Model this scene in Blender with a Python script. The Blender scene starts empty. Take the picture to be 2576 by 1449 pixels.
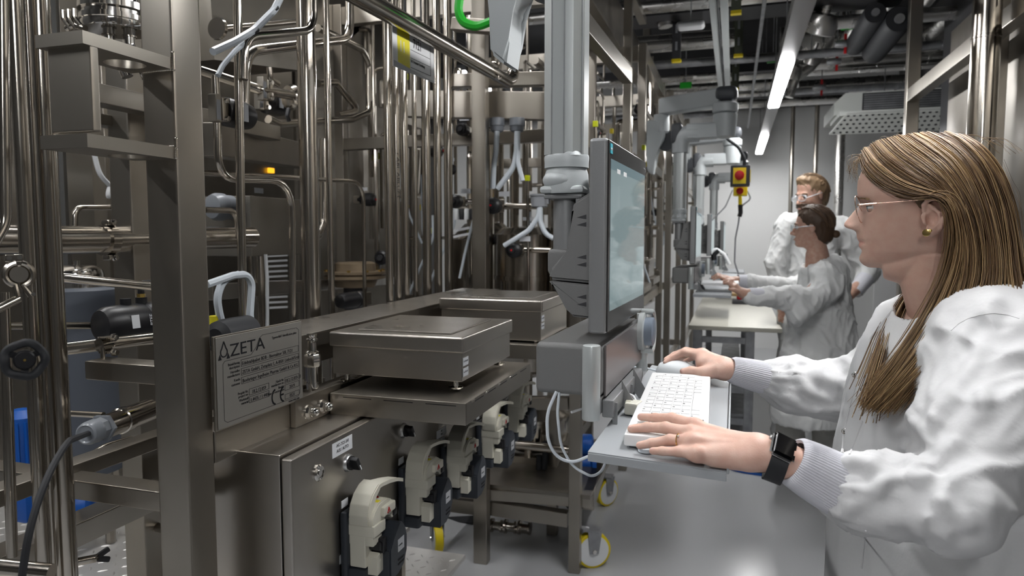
import bpy, bmesh, math, random
import numpy as np
from mathutils import Vector, Matrix, noise
PI = math.pi
random.seed(7)
SC = bpy.context.scene
COL = SC.collection
# ------------------------------------------------------------------ camera
W, H, FPX = 2576, 1449, 1760.0
CAMP = Vector((0, 0, 1.48))
YAW = math.radians(17.56)
PITCH = math.radians(4.37)
cd = bpy.data.cameras.new('camera')
cam = bpy.data.objects.new('camera', cd)
COL.objects.link(cam)
cam.location = CAMP
cam.rotation_euler = (PI / 2 - PITCH, 0, YAW)
cd.sensor_width = 36.0
cd.lens = FPX / W * 36.0
cd.clip_start = 0.02
cd.dof.use_dof = True
cd.dof.focus_distance = 1.25
cd.dof.aperture_fstop = 6.5
SC.camera = cam
SC.view_settings.view_transform = 'Standard'
SC.view_settings.look = 'None'
SC.view_settings.gamma = 1
SC.view_settings.exposure = 0.42
SC.cycles.max_bounces = 7
SC.cycles.diffuse_bounces = 3
SC.cycles.glossy_bounces = 4
SC.cycles.transmission_bounces = 4
SC.cycles.transparent_max_bounces = 6
SC.cycles.caustics_reflective = False
SC.cycles.caustics_refractive = False
SC.cycles.sample_clamp_indirect = 4.0
wd = bpy.data.worlds.new('world')
SC.world = wd
wd.use_nodes = True
wd.node_tree.nodes['Background'].inputs[0].default_value = (0.9, 0.95, 1, 1)
wd.node_tree.nodes['Background'].inputs[1].default_value = 0.02
LAMP_E = 60.0

_f = Vector((-math.sin(YAW) * math.cos(PITCH), math.cos(YAW) * math.cos(PITCH), -math.sin(PITCH)))
_r = Vector((math.cos(YAW), math.sin(YAW), 0))
_u = _r.cross(_f)
def at(px, py, X=None, Y=None, Z=None, D=None, rot=0.0):
    """where the line of sight through a photo pixel meets the plane X=, Y= or Z= (or camera depth D)"""
    d = _f + _r * ((px - W / 2) / FPX) - _u * ((py - H / 2) / FPX)
    if rot:
        d = Matrix.Rotation(rot, 3, 'Z') @ d
    if X is not None: t = (X - CAMP.x) / d.x
    elif Y is not None: t = (Y - CAMP.y) / d.y
    elif Z is not None: t = (Z - CAMP.z) / d.z
    else: t = D
    return CAMP + d * t
def depth(p): return (Vector(p) - CAMP).dot(_f)
def wid(px, wpx, p, vert=True):
    c = 1.0
    if vert: c = math.cos(math.atan((px - W / 2) / FPX))
    return wpx * depth(p) * c / FPX

# ------------------------------------------------------------------ materials
MATS = {}
def mat(name, col, rough=0.5, metal=0.0, noise_s=0, noise_a=0.0, bump=0.0, bscale=200, stretch=None,
        emit=0, spec=0.5, trans=0.0, rvar=0.0, coat=0, sss=0, alpha=1, aniso=0, col2=None, ior=1.45):
    m = bpy.data.materials.new(name)
    m.use_nodes = True
    nt = m.node_tree; N = nt.nodes; L = nt.links
    b = N['Principled BSDF']
    b.inputs['Base Color'].default_value = (*col, 1)
    b.inputs['Roughness'].default_value = rough
    b.inputs['Metallic'].default_value = metal
    b.inputs['Specular IOR Level'].default_value = spec
    b.inputs['IOR'].default_value = ior
    if trans: b.inputs['Transmission Weight'].default_value = trans
    if coat: b.inputs['Coat Weight'].default_value = coat
    if sss:
        b.inputs['Subsurface Weight'].default_value = sss
        b.inputs['Subsurface Radius'].default_value = (1, .35, .2)
        b.inputs['Subsurface Scale'].default_value = 0.006
    if aniso: b.inputs['Anisotropic'].default_value = aniso
    if alpha < 1: b.inputs['Alpha'].default_value = alpha
    if emit:
        b.inputs['Emission Color'].default_value = (*col, 1)
        b.inputs['Emission Strength'].default_value = emit
    if noise_s or rvar or bump:
        tc = N.new('ShaderNodeTexCoord'); mp = N.new('ShaderNodeMapping')
        L.new(tc.outputs['Object'], mp.inputs[0])
        if stretch: mp.inputs['Scale'].default_value = stretch
    if noise_s:
        n = N.new('ShaderNodeTexNoise'); n.inputs['Scale'].default_value = noise_s
        n.inputs['Detail'].default_value = 2.5
        L.new(tc.outputs['Object'], n.inputs['Vector'])
        if noise_a or col2:
            mx = N.new('ShaderNodeMix'); mx.data_type = 'RGBA'
            c2 = col2 or tuple(c * (1 - noise_a) for c in col)
            mx.inputs[6].default_value = (*col, 1); mx.inputs[7].default_value = (*c2, 1)
            rp = N.new('ShaderNodeMapRange'); rp.interpolation_type = 'SMOOTHSTEP'; rp.inputs[1].default_value = .25; rp.inputs[2].default_value = .75
            L.new(n.outputs[0], rp.inputs[0]); L.new(rp.outputs[0], mx.inputs[0])
            L.new(mx.outputs[2], b.inputs['Base Color'])
        if rvar:
            rr = N.new('ShaderNodeMapRange')
            rr.interpolation_type = 'SMOOTHSTEP'; rr.inputs[1].default_value = .2; rr.inputs[2].default_value = .8
            rr.inputs[3].default_value = max(0, rough - rvar); rr.inputs[4].default_value = rough + rvar
            L.new(n.outputs[0], rr.inputs[0]); L.new(rr.outputs[0], b.inputs['Roughness'])
    if bump:
        n2 = N.new('ShaderNodeTexNoise'); n2.inputs['Scale'].default_value = bscale
        n2.inputs['Detail'].default_value = 4
        L.new(mp.outputs[0], n2.inputs['Vector'])
        bp = N.new('ShaderNodeBump'); bp.inputs['Strength'].default_value = bump
        bp.inputs['Distance'].default_value = 0.002
        L.new(n2.outputs[0], bp.inputs['Height']); L.new(bp.outputs[0], b.inputs['Normal'])
    MATS[name] = m
    return m
STEEL = mat('polished_steel', (.52, .48, .425), .17, 1, 6, .12, rvar=.05)
STEEL2 = mat('satin_steel', (.41, .38, .335), .32, 1, 4, .16, rvar=.04)
BRUSH = mat('brushed_steel', (.50, .47, .43), .30, 1, 4, .12, .01, 120, (1, 1, 14), rvar=.03)
BRUSHY = mat('brushed_steel_lid', (.48, .455, .42), .30, 1, 5, .15, .04, 90, (1, 22, 1), rvar=.05)
SHEET = mat('stainless_sheet', (.36, .335, .30), .38, 1, 3, .3, rvar=.1)
MIRROR = mat('chrome', (.72, .70, .67), .1, 1)
ALU = mat('duct_foil', (.82, .81, .79), .30, 1, 9, .15, .9, 14, rvar=.10)
ZINC = mat('galvanised_steel', (.42, .43, .45), .45, .8, 14, .3)
DARKM = mat('dark_metal', (.06, .06, .065), .5, .4)
GREYP = mat('grey_plastic', (.30, .31, .33), .45)
GLAND = mat('grey_gland_plastic', (.22, .235, .26), .38, 0, coat=.3)
ENCL = mat('grey_powder_coat', (.205, .205, .205), .5, .25, bump=.25, bscale=900)
ENCL2 = mat('silver_grey_casting', (.30, .305, .31), .4, .5, bump=.15, bscale=700)
PALE = mat('pale_grey_arm_paint', (.50, .53, .54), .42, .1, bump=.1, bscale=500)
PALEA = mat('pale_grey_aluminium', (.52, .55, .55), .3, .35)
BLACKP = mat('black_plastic', (.012, .012, .014), .38)
RUBBER = mat('black_rubber', (.014, .015, .018), .6)
NAVY = mat('dark_blue_grey_plastic', (.028, .033, .042), .45)
BEIGE = mat('beige_plastic', (.66, .635, .54), .42)
CREAM = mat('cream_plastic', (.80, .78, .68), .45)
WHITEP = mat('white_plastic', (.80, .81, .82), .38)
TUBEW = mat('milky_tubing', (.66, .71, .76), .3, spec=.6)
WHITE = mat('white_wall_paint', (.80, .80, .79), .7, 0, 2, .03)
DWALL = mat('grey_wall', (.085, .083, .08), .6, 0, 2, .2)
CEIL = mat('dark_ceiling', (.035, .035, .037), .8, 0, 3, .4)
FLOOR = mat('grey_epoxy_floor', (.46, .465, .475), .22, spec=.6)
YELLOW = mat('yellow_plastic', (.80, .62, .015), .45)
YELLOWP = mat('yellow_print', (.84, .74, .03), .5)
LIME = mat('lime_yellow_tag', (.78, .84, .02), .45)
RED = mat('red_plastic', (.48, .012, .015), .4)
BLUE = mat('blue_plastic', (.008, .09, .40), .4)
GREEN = mat('green_cable', (.02, .42, .03), .4)
ORANGE = mat('orange_cable', (.85, .22, .01), .4)
BRONZE = mat('bronze_cast', (.25, .19, .125), .5, .5, 12, .2)
PAPER = mat('white_label', (.72, .73, .75), .5)
GREYL = mat('silver_label', (.45, .46, .48), .45)
INK = mat('dark_ink', (.012, .012, .014), .7, spec=.2)
GOLD = mat('gold', (.92, .66, .24), .2, 1)
TREAD = mat('tread_plate', (.74, .72, .69), .38, .45, 10, .1)
INSUL = mat('grey_insulation', (.085, .095, .115), .5)
BENCH = mat('pale_bench_top', (.62, .60, .52), .4)
WOOD = mat('light_wood', (.62, .42, .2), .5)
GRAPH = mat('graphite_paint', (.08, .085, .095), .45)

# ------------------------------------------------------------------ mesh builder
class MB:
    def __init__(s): s.bm = bmesh.new(); s.bev = False
    def box(s, a, b, bev=0.0, seg=2):
        a, b = Vector(a), Vector(b)
        lo = Vector([min(a[i], b[i]) for i in range(3)]); hi = Vector([max(a[i], b[i]) for i in range(3)])
        vs = [s.bm.verts.new((x, y, z)) for x in (lo.x, hi.x) for y in (lo.y, hi.y) for z in (lo.z, hi.z)]
        fs = [s.bm.faces.new([vs[i] for i in q]) for q in ((0,1,3,2),(4,6,7,5),(0,4,5,1),(2,3,7,6),(0,2,6,4),(1,5,7,3))]
        if bev:
            s.bev = True
            ed = list({e for f in fs for e in f.edges})
            bmesh.ops.bevel(s.bm, geom=ed, offset=bev, segments=seg, affect='EDGES', profile=.5)
        return s
    def obox(s, c, half, ax, bev=0.0):
        """oriented box: centre, half sizes, 3 axis vectors"""
        c = Vector(c); ax = [Vector(v).normalized() for v in ax]
        vs = []
        for i in (-1, 1):
            for j in (-1, 1):
                for k in (-1, 1):
                    vs.append(s.bm.verts.new(c + ax[0]*half[0]*i + ax[1]*half[1]*j + ax[2]*half[2]*k))
        fs = [s.bm.faces.new([vs[i] for i in q]) for q in ((0,1,3,2),(4,6,7,5),(0,4,5,1),(2,3,7,6),(0,2,6,4),(1,5,7,3))]
        if bev:
            s.bev = True
            ed = list({e for f in fs for e in f.edges})
            bmesh.ops.bevel(s.bm, geom=ed, offset=bev, segments=2, affect='EDGES', profile=.5)
        return s
    def bar(s, a, b, w, h, up=(0, 0, 1), bev=0.0):
        a, b = Vector(a), Vector(b); d = (b - a)
        ln = d.length; d.normalize(); up = Vector(up)
        sx = d.cross(up)
        if sx.length < 1e-4: sx = d.cross(Vector((0, 1, 0)))
        sx.normalize(); uz = sx.cross(d)
        return s.obox((a + b) / 2, (ln / 2, w / 2, h / 2), (d, sx, uz), bev)
    def rings(s, rings, cap=True, closed=False):
        """list of vertex-coordinate rings of equal length -> skin"""
        R = [[s.bm.verts.new(p) for p in r] for r in rings]
        n = len(R[0]); m = len(R)
        for i in range(m if closed else m - 1):
            A, B = R[i], R[(i + 1) % m]
            for j in range(n):
                try: s.bm.faces.new((A[j], A[(j+1) % n], B[(j+1) % n], B[j]))
                except ValueError: pass
        if cap and not closed:
            try: s.bm.faces.new(R[0][::-1]); s.bm.faces.new(R[-1])
            except ValueError: pass
        return s
    def lathe(s, o, axis, prof, seg=24, cap=True, flat=1.0):
        """prof = [(t along the axis, radius)...]"""
        o = Vector(o); ax = Vector(axis).normalized()
        q = ax.to_track_quat('Z', 'Y'); X = q @ Vector((1, 0, 0)); Y = q @ Vector((0, 1, 0))
        rr = [[o + ax*t + (X*math.cos(2*PI*k/seg) + Y*math.sin(2*PI*k/seg)*flat) * max(r, 1e-5) for k in range(seg)] for t, r in prof]
        return s.rings(rr, cap)
    def cyl(s, a, b, r, seg=20, r2=None, bev=0):
        a, b = Vector(a), Vector(b); L = (b - a).length
        r2 = r if r2 is None else r2
        if bev: pr = [(0, r-bev), (bev*.3, r-bev*.3), (bev, r), (L-bev, r2), (L-bev*.3, r2-bev*.3), (L, r2-bev)]
        else: pr = [(0, r), (L, r2)]
        return s.lathe(a, b - a, pr, seg)
    def tube(s, pts, r, bend=None, seg=14, cap=True, steps=6, rs=None):
        pts = [Vector(p) for p in pts]
        if bend:
            out = [pts[0]]
            for i in range(1, len(pts) - 1):
                p, a, b = pts[i], pts[i-1], pts[i+1]
                da, db = (a - p), (b - p); la, lb = da.length, db.length
                if la < 1e-6 or lb < 1e-6: continue
                da.normalize(); db.normalize()
                ang = da.angle(db)
                if ang > PI - .03: out.append(p); continue
                t = min(bend / math.tan(ang / 2), la * .48, lb * .48)
                p0, p1 = p + da * t, p + db * t
                for k in range(steps + 1):
                    u = k / steps
                    out.append(p0 * (1-u)**2 + p * 2*u*(1-u) + p1 * u*u)
            out.append(pts[-1]); pts = out
        n = len(pts); ring = []
        d0 = (pts[1] - pts[0]).normalized()
        nx = d0.orthogonal().normalized()
        for i, p in enumerate(pts):
            if i == 0: d = pts[1] - p
            elif i == n - 1: d = p - pts[i-1]
            else: d = (pts[i+1] - p).normalized() + (p - pts[i-1]).normalized()
            if d.length < 1e-9: d = d0
            d = d.normalized()
            nx = (nx - d * nx.dot(d))
            if nx.length < 1e-6: nx = d.orthogonal()
            nx.normalize(); ny = d.cross(nx)
            rad = rs[i] if rs else r
            ring.append([p + (nx*math.cos(2*PI*k/seg) + ny*math.sin(2*PI*k/seg)) * rad for k in range(seg)])
        return s.rings(ring, cap)
    def prism(s, poly, off, holes=()):
        """poly: list of 3D points; extruded by the vector off; holes: lists of 3D points"""
        off = Vector(off)
        loops = [poly] + list(holes)
        allv = []; edges = []
        for lp in loops:
            A = [s.bm.verts.new(p) for p in lp]; B = [s.bm.verts.new(Vector(p) + off) for p in lp]
            n = len(lp)
            for j in range(n):
                s.bm.faces.new((A[j], A[(j+1) % n], B[(j+1) % n], B[j]))
            allv.append((A, B))
        if not holes:
            s.bm.faces.new(allv[0][0][::-1]); s.bm.faces.new(allv[0][1])
        else:
            for side in (0, 1):
                es = []
                for vs in allv:
                    v = vs[side]
                    for j in range(len(v)):
                        es.append(s.bm.edges.get((v[j], v[(j+1) % len(v)])))
                bmesh.ops.triangle_fill(s.bm, edges=es, use_beauty=True)
        return s
    def sphere(s, c, r, seg=16, sc=(1, 1, 1)):
        M = Matrix.Translation(Vector(c)) @ Matrix.Diagonal((*[r * k for k in sc], 1))
        bmesh.ops.create_uvsphere(s.bm, u_segments=seg, v_segments=max(6, seg * 2 // 3), radius=1, matrix=M)
        return s
    def grid(s, rows, closed=False):
        R = [[s.bm.verts.new(p) for p in r] for r in rows]
        for i in range(len(R) - 1):
            for j in range(len(R[0]) - (0 if closed else 1)):
                k = (j + 1) % len(R[0])
                s.bm.faces.new((R[i][j], R[i][k], R[i+1][k], R[i+1][j]))
        return s
    def raw(s, verts, faces):
        V = [s.bm.verts.new(v) for v in verts]
        for f in faces:
            try: s.bm.faces.new([V[i] for i in f])
            except ValueError: pass
        return s
    def build(s, name, m, parent=None, smooth=True, ang=35):
        bm = s.bm
        off = Vector((0, 0, 0))
        if parent is not None:
            p = parent
            while p is not None: off += p.location; p = p.parent
        bmesh.ops.recalc_face_normals(bm, faces=bm.faces)
        if parent is not None and off.length:
            bmesh.ops.translate(bm, verts=bm.verts, vec=-off)
        me = bpy.data.meshes.new(name)
        bm.to_mesh(me); bm.free()
        me.materials.append(m)
        if smooth:
            me.shade_smooth()
            me.set_sharp_from_angle(angle=math.radians(ang))
        o = bpy.data.objects.new(name, me)
        COL.objects.link(o)
        if s.bev:
            wn = o.modifiers.new('weighted_normal', 'WEIGHTED_NORMAL'); wn.keep_sharp = True
        o.parent = parent
        return o
def tag(o, label, cat, group=None, kind=None):
    if label: o['label'] = label
    if cat: o['category'] = cat
    if group: o['group'] = group
    if kind: o['kind'] = kind
    return o
def thing(name, loc, label, cat, group=None, rz=0.0):
    o = bpy.data.objects.new(name, None)
    o.empty_display_size = .05
    COL.objects.link(o)
    o.location = loc; o.rotation_euler = (0, 0, rz)
    return tag(o, label, cat, group)
def copy_tree(o, parent=None):
    c = o.copy(); COL.objects.link(c); c.parent = parent
    for ch in list(o.children): copy_tree(ch, c)
    return c
def solo(mb, name, m, label, cat, group=None):
    """one thing that is one mesh: origin moved to its base"""
    o = mb.build(name, m)
    me = o.data
    n = len(me.vertices); co = np.empty(n * 3, np.float32); me.vertices.foreach_get('co', co); co = co.reshape(-1, 3)
    b = Vector(((co[:, 0].min() + co[:, 0].max()) / 2, (co[:, 1].min() + co[:, 1].max()) / 2, co[:, 2].min()))
    co -= np.array(b, np.float32); me.vertices.foreach_set('co', co.ravel()); o.location = b
    return tag(o, label, cat, group)
def hang(o, p, r=.004, top=3.75):
    return MB().cyl(p, (p[0], p[1], top), r, 6).build('hanger_rod', ZINC, o)
def struct(mb, name, m):
    o = mb.build(name, m); o['kind'] = 'structure'; return o
def text(s, loc, size, xdir, ydir, m, parent, name='lettering', depth_=0.0002, align='LEFT', sx=1.0, label=None):
    cu = bpy.data.curves.new('txt', 'FONT'); cu.body = s; cu.size = size; cu.extrude = depth_
    cu.align_x = align; cu.resolution_u = 2
    t = bpy.data.objects.new('txt', cu); COL.objects.link(t)
    bpy.context.view_layer.update()
    me = bpy.data.meshes.new_from_object(t.evaluated_get(bpy.context.evaluated_depsgraph_get()))
    bpy.data.objects.remove(t)
    xd = Vector(xdir).normalized(); yd = Vector(ydir); yd = (yd - xd * yd.dot(xd)).normalized(); zd = xd.cross(yd)
    off = Vector((0, 0, 0)); p = parent
    while p is not None: off += p.location; p = p.parent
    M = Matrix((( xd.x*sx, yd.x, zd.x, loc[0]-off.x), (xd.y*sx, yd.y, zd.y, loc[1]-off.y), (xd.z*sx, yd.z, zd.z, loc[2]-off.z), (0, 0, 0, 1)))
    me.transform(M); me.name = name
    me.materials.clear(); me.materials.append(m)
    o = bpy.data.objects.new(name, me); COL.objects.link(o); o.parent = parent
    if label: o['label'] = label
    return o
def path(pts, X=None, Y=None, Z=None, D=None):
    """pixel path on a plane; a point may carry its own plane as a dict"""
    out = []
    for p in pts:
        if isinstance(p, Vector): out.append(p); continue
        kw = dict(X=X, Y=Y, Z=Z, D=D) if len(p) < 3 else {**dict(X=None, Y=None, Z=None, D=None), **p[2]}
        out.append(at(p[0], p[1], **kw))
    return out
def pipe(label, pts, wpx, bend=.05, m=None, parent=None, name='steel_pipe', vert=True, group=None, seg=16, cat='pipe', ref=0, **pl):
    P = path(pts, **pl)
    r = wid(pts[ref][0], wpx, P[ref], vert) / 2
    mb = MB().tube(P, r, bend, seg)
    if parent is not None: return mb.build(name, m or STEEL, parent)
    return solo(mb, name, m or STEEL, label, cat, group)
# ------------------------------------------------------------------ room
struct(MB().box((-4.2, -3.2, -.1), (1.9, 9.8, 0)), 'floor', FLOOR)
struct(MB().box((-4.2, -3.2, 3.75), (1.9, 9.8, 3.85)), 'ceiling', CEIL)
struct(MB().box((-4.2, 9.6, 0), (1.9, 9.75, 3.75)), 'wall_back', WHITE)
struct(MB().box((-4.3, -3.2, 0), (-4.2, 9.8, 3.75)), 'wall_left', DWALL)
struct(MB().box((1.85, -3.2, 0), (1.95, 9.8, 3.75)), 'wall_right', DWALL)
struct(MB().box((-4.2, -3.3, 0), (1.9, -3.2, 3.75)), 'wall_front', DWALL)
# strip light row over the aisle
LX, LZ = .235, 2.46
_ly = [at(1962, y_, Z=LZ).y for y_ in (153, 265, 338, 382)]
LX = (at(1978, 153, Z=LZ).x + at(1912, 380, Z=LZ).x) / 2
DIFF = mat('lamp_diffuser', (1, 1, 1), .4, emit=LAMP_E)
names = ['strip light over the young woman at the panel', 'brightest long strip light hanging over the aisle', 'short far strip light near the white back wall',
         'strip light behind the place the picture is taken from']
def strip(x, z, y0, y1, label):
    t = thing('strip_light', (x, (y0+y1)/2, z), label, 'lamp', 'strip lights over the aisle')
    MB().box((x-.045, y0, z), (x+.045, y1, z+.06), .006).build('lamp_housing', ZINC, t)
    MB().box((x-.038, y0+.01, z-.02), (x+.038, y1-.01, z), .008).build('diffuser', DIFF, t)
    for yy in (y0+.15, y1-.15):
        MB().cyl((x, yy, z+.06), (x, yy, 3.75), .004, 6).build('suspension_rod', ZINC, t)
strip(LX, LZ, .95, 2.35, names[0])
strip(LX, LZ, _ly[0], _ly[1], names[1])
strip(LX, LZ, _ly[2], min(_ly[3], 9.4), names[2])
strip(LX, LZ, -1.95, -.55, names[3])
for i, y in enumerate((-1.6, 1.2, 4.0, 6.8)):
    strip(-2.7, 3.15, y, y+1.4, 'ceiling strip light above the vessels, %s from the back wall' % ('fourth','third','second','nearest')[i])
strip(-1.45, 3.42, -.7, .7, 'added unseen strip light over the near skid, closer to the viewer')  # this pair is added out of view to brighten the near skid
strip(-1.45, 3.42, 1.5, 2.9, 'added unseen strip light over the near skid, farther one')
tr = thing('lamp_track', (LX, 4, LZ+.06), 'pale grey lighting track running along the aisle between the lit strips', 'track')
for (y0, y1) in ((2.36, _ly[0]-.01), (_ly[1]+.01, _ly[2]-.01), (-.54, .94)):
    MB().box((LX-.045, y0, LZ), (LX+.045, y1, LZ+.06), .004).build('track_section', mat('track_grey', (.3,.3,.31), .4, .3) if 'track_grey' not in MATS else MATS['track_grey'], tr)

# ------------------------------------------------------------------ skid frame, nearest (post, rail, bracket)
XF = -.87
fr = thing('skid_frame', (XF-.035, 1.0, 0), 'brushed steel box section frame with a tall post left of the rating plate', 'machine frame')
def vpost(px0, px1, X, parent, z0=0, z1=3.3, s=None, name='post', m=None, dy=None, py=700):
    """square post whose +X face spans px0..px1 at row py on plane X"""
    a = at(px0, py, X=X); b = at(px1, py, X=X)
    s = s or abs(b.y - a.y)
    y0 = a.y
    MB().box((X - s, y0, z0), (X, y0 + (dy or s), z1), .006).build(name, m or STEEL2, parent)
    return y0, s
py0, ps = vpost(455, 523, XF, fr, s=.066)
# short bracket of two plates and a web, welded to the near face of the post
def hole(c, r, n=24, ax='Z'):
    return [Vector((c[0] + r*math.cos(2*PI*k/n), c[1] + r*math.sin(2*PI*k/n), c[2])) for k in range(n)]
a = at(207, 75, X=XF); yb = a.y
xb = at(88, 95, Y=yb).x
def zrow(px, py, X=XF): return at(px, py, X=X).z
for (pt, pb) in ((75, 108), (333, 368)):
    zt, zb = zrow(207, pt), zrow(207, pb)
    poly = [Vector((XF, yb, zb)), Vector((XF, py0, zb)), Vector((xb, py0, zb)), Vector((xb, yb, zb))]
    cx = ((XF + xb) / 2, (yb + py0) / 2 + .03, zb)
    MB().prism(poly, (0, 0, zt - zb), [hole(cx, .030)]).build('bracket_plate', STEEL2, fr)
z0, z1 = zrow(230, 330), zrow(230, 110)
yw = at(231, 200, X=XF).y; yw2 = at(254, 200, X=XF).y
MB().box((xb+.006, yw, z0), (XF-.001, yw2, z1), .004).build('bracket_web', STEEL2, fr)
# weld beads
w = MB()
for zz in (zrow(445, 148), zrow(447, 168), zrow(452, 362), zrow(455, 388)):
    for k in range(9):
        w.sphere((XF + .001, py0 - .001 , zz + (k-4)*.0016), .0035, 8)
    for k in range(18):
        w.sphere((XF - k*.0035, py0 - .001, zz - .006), .003, 6)
w.build('weld_bead', STEEL, fr)
# low rail carrying the rating plate and the weighing platform
RZ1 = at(540, 1085, X=XF).z; RZ0 = at(560, 1160, X=XF).z
ry1 = at(741, 1030, X=XF).y
MB().box((XF-.05, py0+ps, RZ0), (XF, 3.0, RZ1), .004).build('rail', STEEL2, fr)
# cross members seen left of the post
def beam(label, p0, p1, w, h, parent, name='cross_beam', m=None, up=(0, 0, 1)):
    return MB().bar(p0, p1, w, h, up, .004).build(name, m or STEEL2, parent)
# lower ones
def xbeam(px, py_top, hpx, Y, x1, w=.05, x0=-1.7, m=None):
    p = at(px, py_top, Y=Y); h_ = hpx * depth(p) / FPX
    MB().box((x0, Y, p.z-h_), (x1, Y+w, p.z), .003).build('cross_beam', m or STEEL2, fr)
def ybeam(px, py_top, hpx, X, y0, y1, w=.05, m=None):
    p = at(px, py_top, X=X); h_ = hpx * depth(p) / FPX
    MB().box((X-w, y0, p.z-h_), (X, y1, p.z), .003).build('cross_beam', m or STEEL2, fr)
xbeam(412, 1240, 52, .985, -.93)
xbeam(410, 922, 50, .99, -.93, x0=at(212, 922, Y=.99).x)
ybeam(180, 1172, 40, -1.22, .6, 1.9)
ybeam(180, 1325, 62, -1.34, .6, 2.2, .07)
ybeam(257, 210, 50, -1.36, .9, 1.9, m=SHEET)
ybeam(257, 285, 28, -1.50, .9, 1.9, m=SHEET)
# rear posts
for (p0, p1, X, pyr) in ((338, 392, -1.45, 700), (262, 300, -2.1, 350)):
    vpost(p0, p1, X, fr, py=pyr)
beam('', at(520, 350, X=-1.35), at(770, 395, X=-1.6), .07, .09, fr)
beam('', at(520, 735, X=-1.5), at(1000, 705, X=-2.4), .04, .05, fr, m=SHEET)

# rating plate
YP0 = at(541, 850, X=XF+.012).y; YP1 = at(756, 810, X=XF+.012).y
ZP1 = at(541, 851, X=XF+.012).z; ZP0 = at(541, 1085, X=XF+.012).z
XP = XF + .012
rp = thing('rating_plate', (XP-.005, YP0, ZP0), 'etched steel rating plate with maker name and CE mark, on the rail', 'plate')
MB().box((XP-.006, YP0-.004, ZP0-.003), (XP, YP1+.004, ZP1+.003), .002).build('backing_plate', STEEL2, rp)
MB().box((XP, YP0, ZP0), (XP+.0015, YP1, ZP1), .0007).build('face_plate', mat('etched_plate', (.40, .385, .355), .45, .8, 8, .05), rp)
xx = XP + .0017
PW, PH = YP1 - YP0, ZP1 - ZP0
def pp(u, v): return (xx, YP0 + PW * u, ZP1 - PH * v)
YD, ZD = (0, 1, 0), (0, 0, 1)
def frame_lines(mb, u0, v0, u1, v1, t=.0006, r=.0, cut=None):
    a, b = Vector(pp(u0, v0)), Vector(pp(u1, v1))
    for (p, q) in (((a.y, a.z), (b.y, a.z)), ((a.y, b.z), (b.y, b.z)), ((a.y, a.z), (a.y, b.z)), ((b.y, a.z), (b.y, b.z))):
        mb.box((xx-.0002, min(p[0], q[0])-t/2, min(p[1], q[1])-t/2), (xx+.0002, max(p[0], q[0])+t/2, max(p[1], q[1])+t/2))
ln = MB()
def pline(mb, pts, t=.0006):
    P = [Vector(pp(*q)) for q in pts]
    for p, q in zip(P, P[1:]): mb.bar(p, q, t, t*.5, (1, 0, 0))
pline(ln, [(.08,.27),(.36,.27),(.42,.20),(.46,.10),(.50,.07),(.93,.07),(.96,.10),(.96,.91),(.93,.95),(.09,.95),(.06,.92),(.06,.30),(.08,.27)])
for (u0, v0, u1, v1) in ((.25,.30,.95,.375),(.25,.40,.95,.475),(.25,.50,.95,.575),(.33,.66,.56,.73),(.33,.75,.56,.82),(.76,.66,.95,.73),(.76,.75,.95,.82),(.76,.87,.95,.93)):
    frame_lines(ln, u0, v0, u1, v1)
ln.build('engraved_lines', INK, rp)
text('ZETA', pp(.135, .235), PH*.20, YD, ZD, INK, rp, sx=1.25)
# drop logo
lg = MB()
c = Vector(pp(.075, .15))
P = [(math.sin(t)*.0095*(1 if t<PI else 1), -math.cos(t)*.0095) for t in np.linspace(.6, 2*PI-.6, 16)]
dr = [c + Vector((0, .0, .016))] + [c + Vector((0, x, y*1 -.003)) for x, y in [(math.sin(a_)*.0085, math.cos(a_)*.0085) for a_ in np.linspace(.7, 2*PI-.7, 14)]]
lg.tube(dr + [dr[0]], .0011, seg=6)
for sgn in (-1, 1):
    lg.prism([c+Vector((0, sgn*.015, -.016)), c+Vector((0, sgn*.0065, -.016)), c+Vector((0, sgn*.0105, -.006))], (.0004, 0, 0))
lg.build('drop_logo', INK, rp)
for s_, u, v in (('Bezeichnung', .235, .335), ('description', .235, .375), ('Hersteller', .235, .425), ('manufacturer', .235, .465), ('Kunde', .235, .525), ('customer', .235, .57),
                 ('Projekt Nr.', .32, .69), ('project no.', .32, .725), ('Werkstoff', .32, .77), ('material', .32, .81), ('Fabrik Nr.', .75, .69), ('manufacture no.', .75, .725), ('Baujahr', .75, .77), ('year of construction', .75, .81),
                 ('Typenschild / identification plate', .93, .145), ('www.zeta.com', .95, .985)):
    text(s_, pp(u, v), PH*.042, YD, ZD, INK, rp, align='RIGHT', sx=.9)
for s_, u, v in (('Edelstahlpaket BDB - Bioreaktor 50L 7121', .26, .362), ('ZETA GmbH, Zetaplatz 1, A-8501 Lieboch/Graz', .26, .462), ('Boehringer Ingelheim Pharma GmbH & Co KG', .26, .562),
                 ('18.2.12.059', .36, .72), ('1.4435 / 1.4404', .34, .81), ('18.2.12.059-13', .765, .72), ('2019', .82, .81), ('0531', .82, .92)):
    text(s_, pp(u, v), PH*.058, YD, ZD, INK, rp, sx=.95)
ce = MB()
for cu_, mid in ((.64, 0), (.745, 1)):
    c = Vector(pp(cu_, .855))
    arc_ = [c + Vector((0, -math.sin(t)*.0115, math.cos(t)*.0145)) for t in np.linspace(.12, PI-.12, 14)]
    for p_, q_ in zip(arc_, arc_[1:]): ce.bar(p_ - (q_-p_)*.12, q_ + (q_-p_)*.12, .0034, .0006, (1, 0, 0))
    if mid: ce.bar(c + Vector((0, -.0115, 0)), c + Vector((0, -.001, 0)), .0032, .0006, (1, 0, 0))
ce.build('ce_mark', INK, rp)

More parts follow.
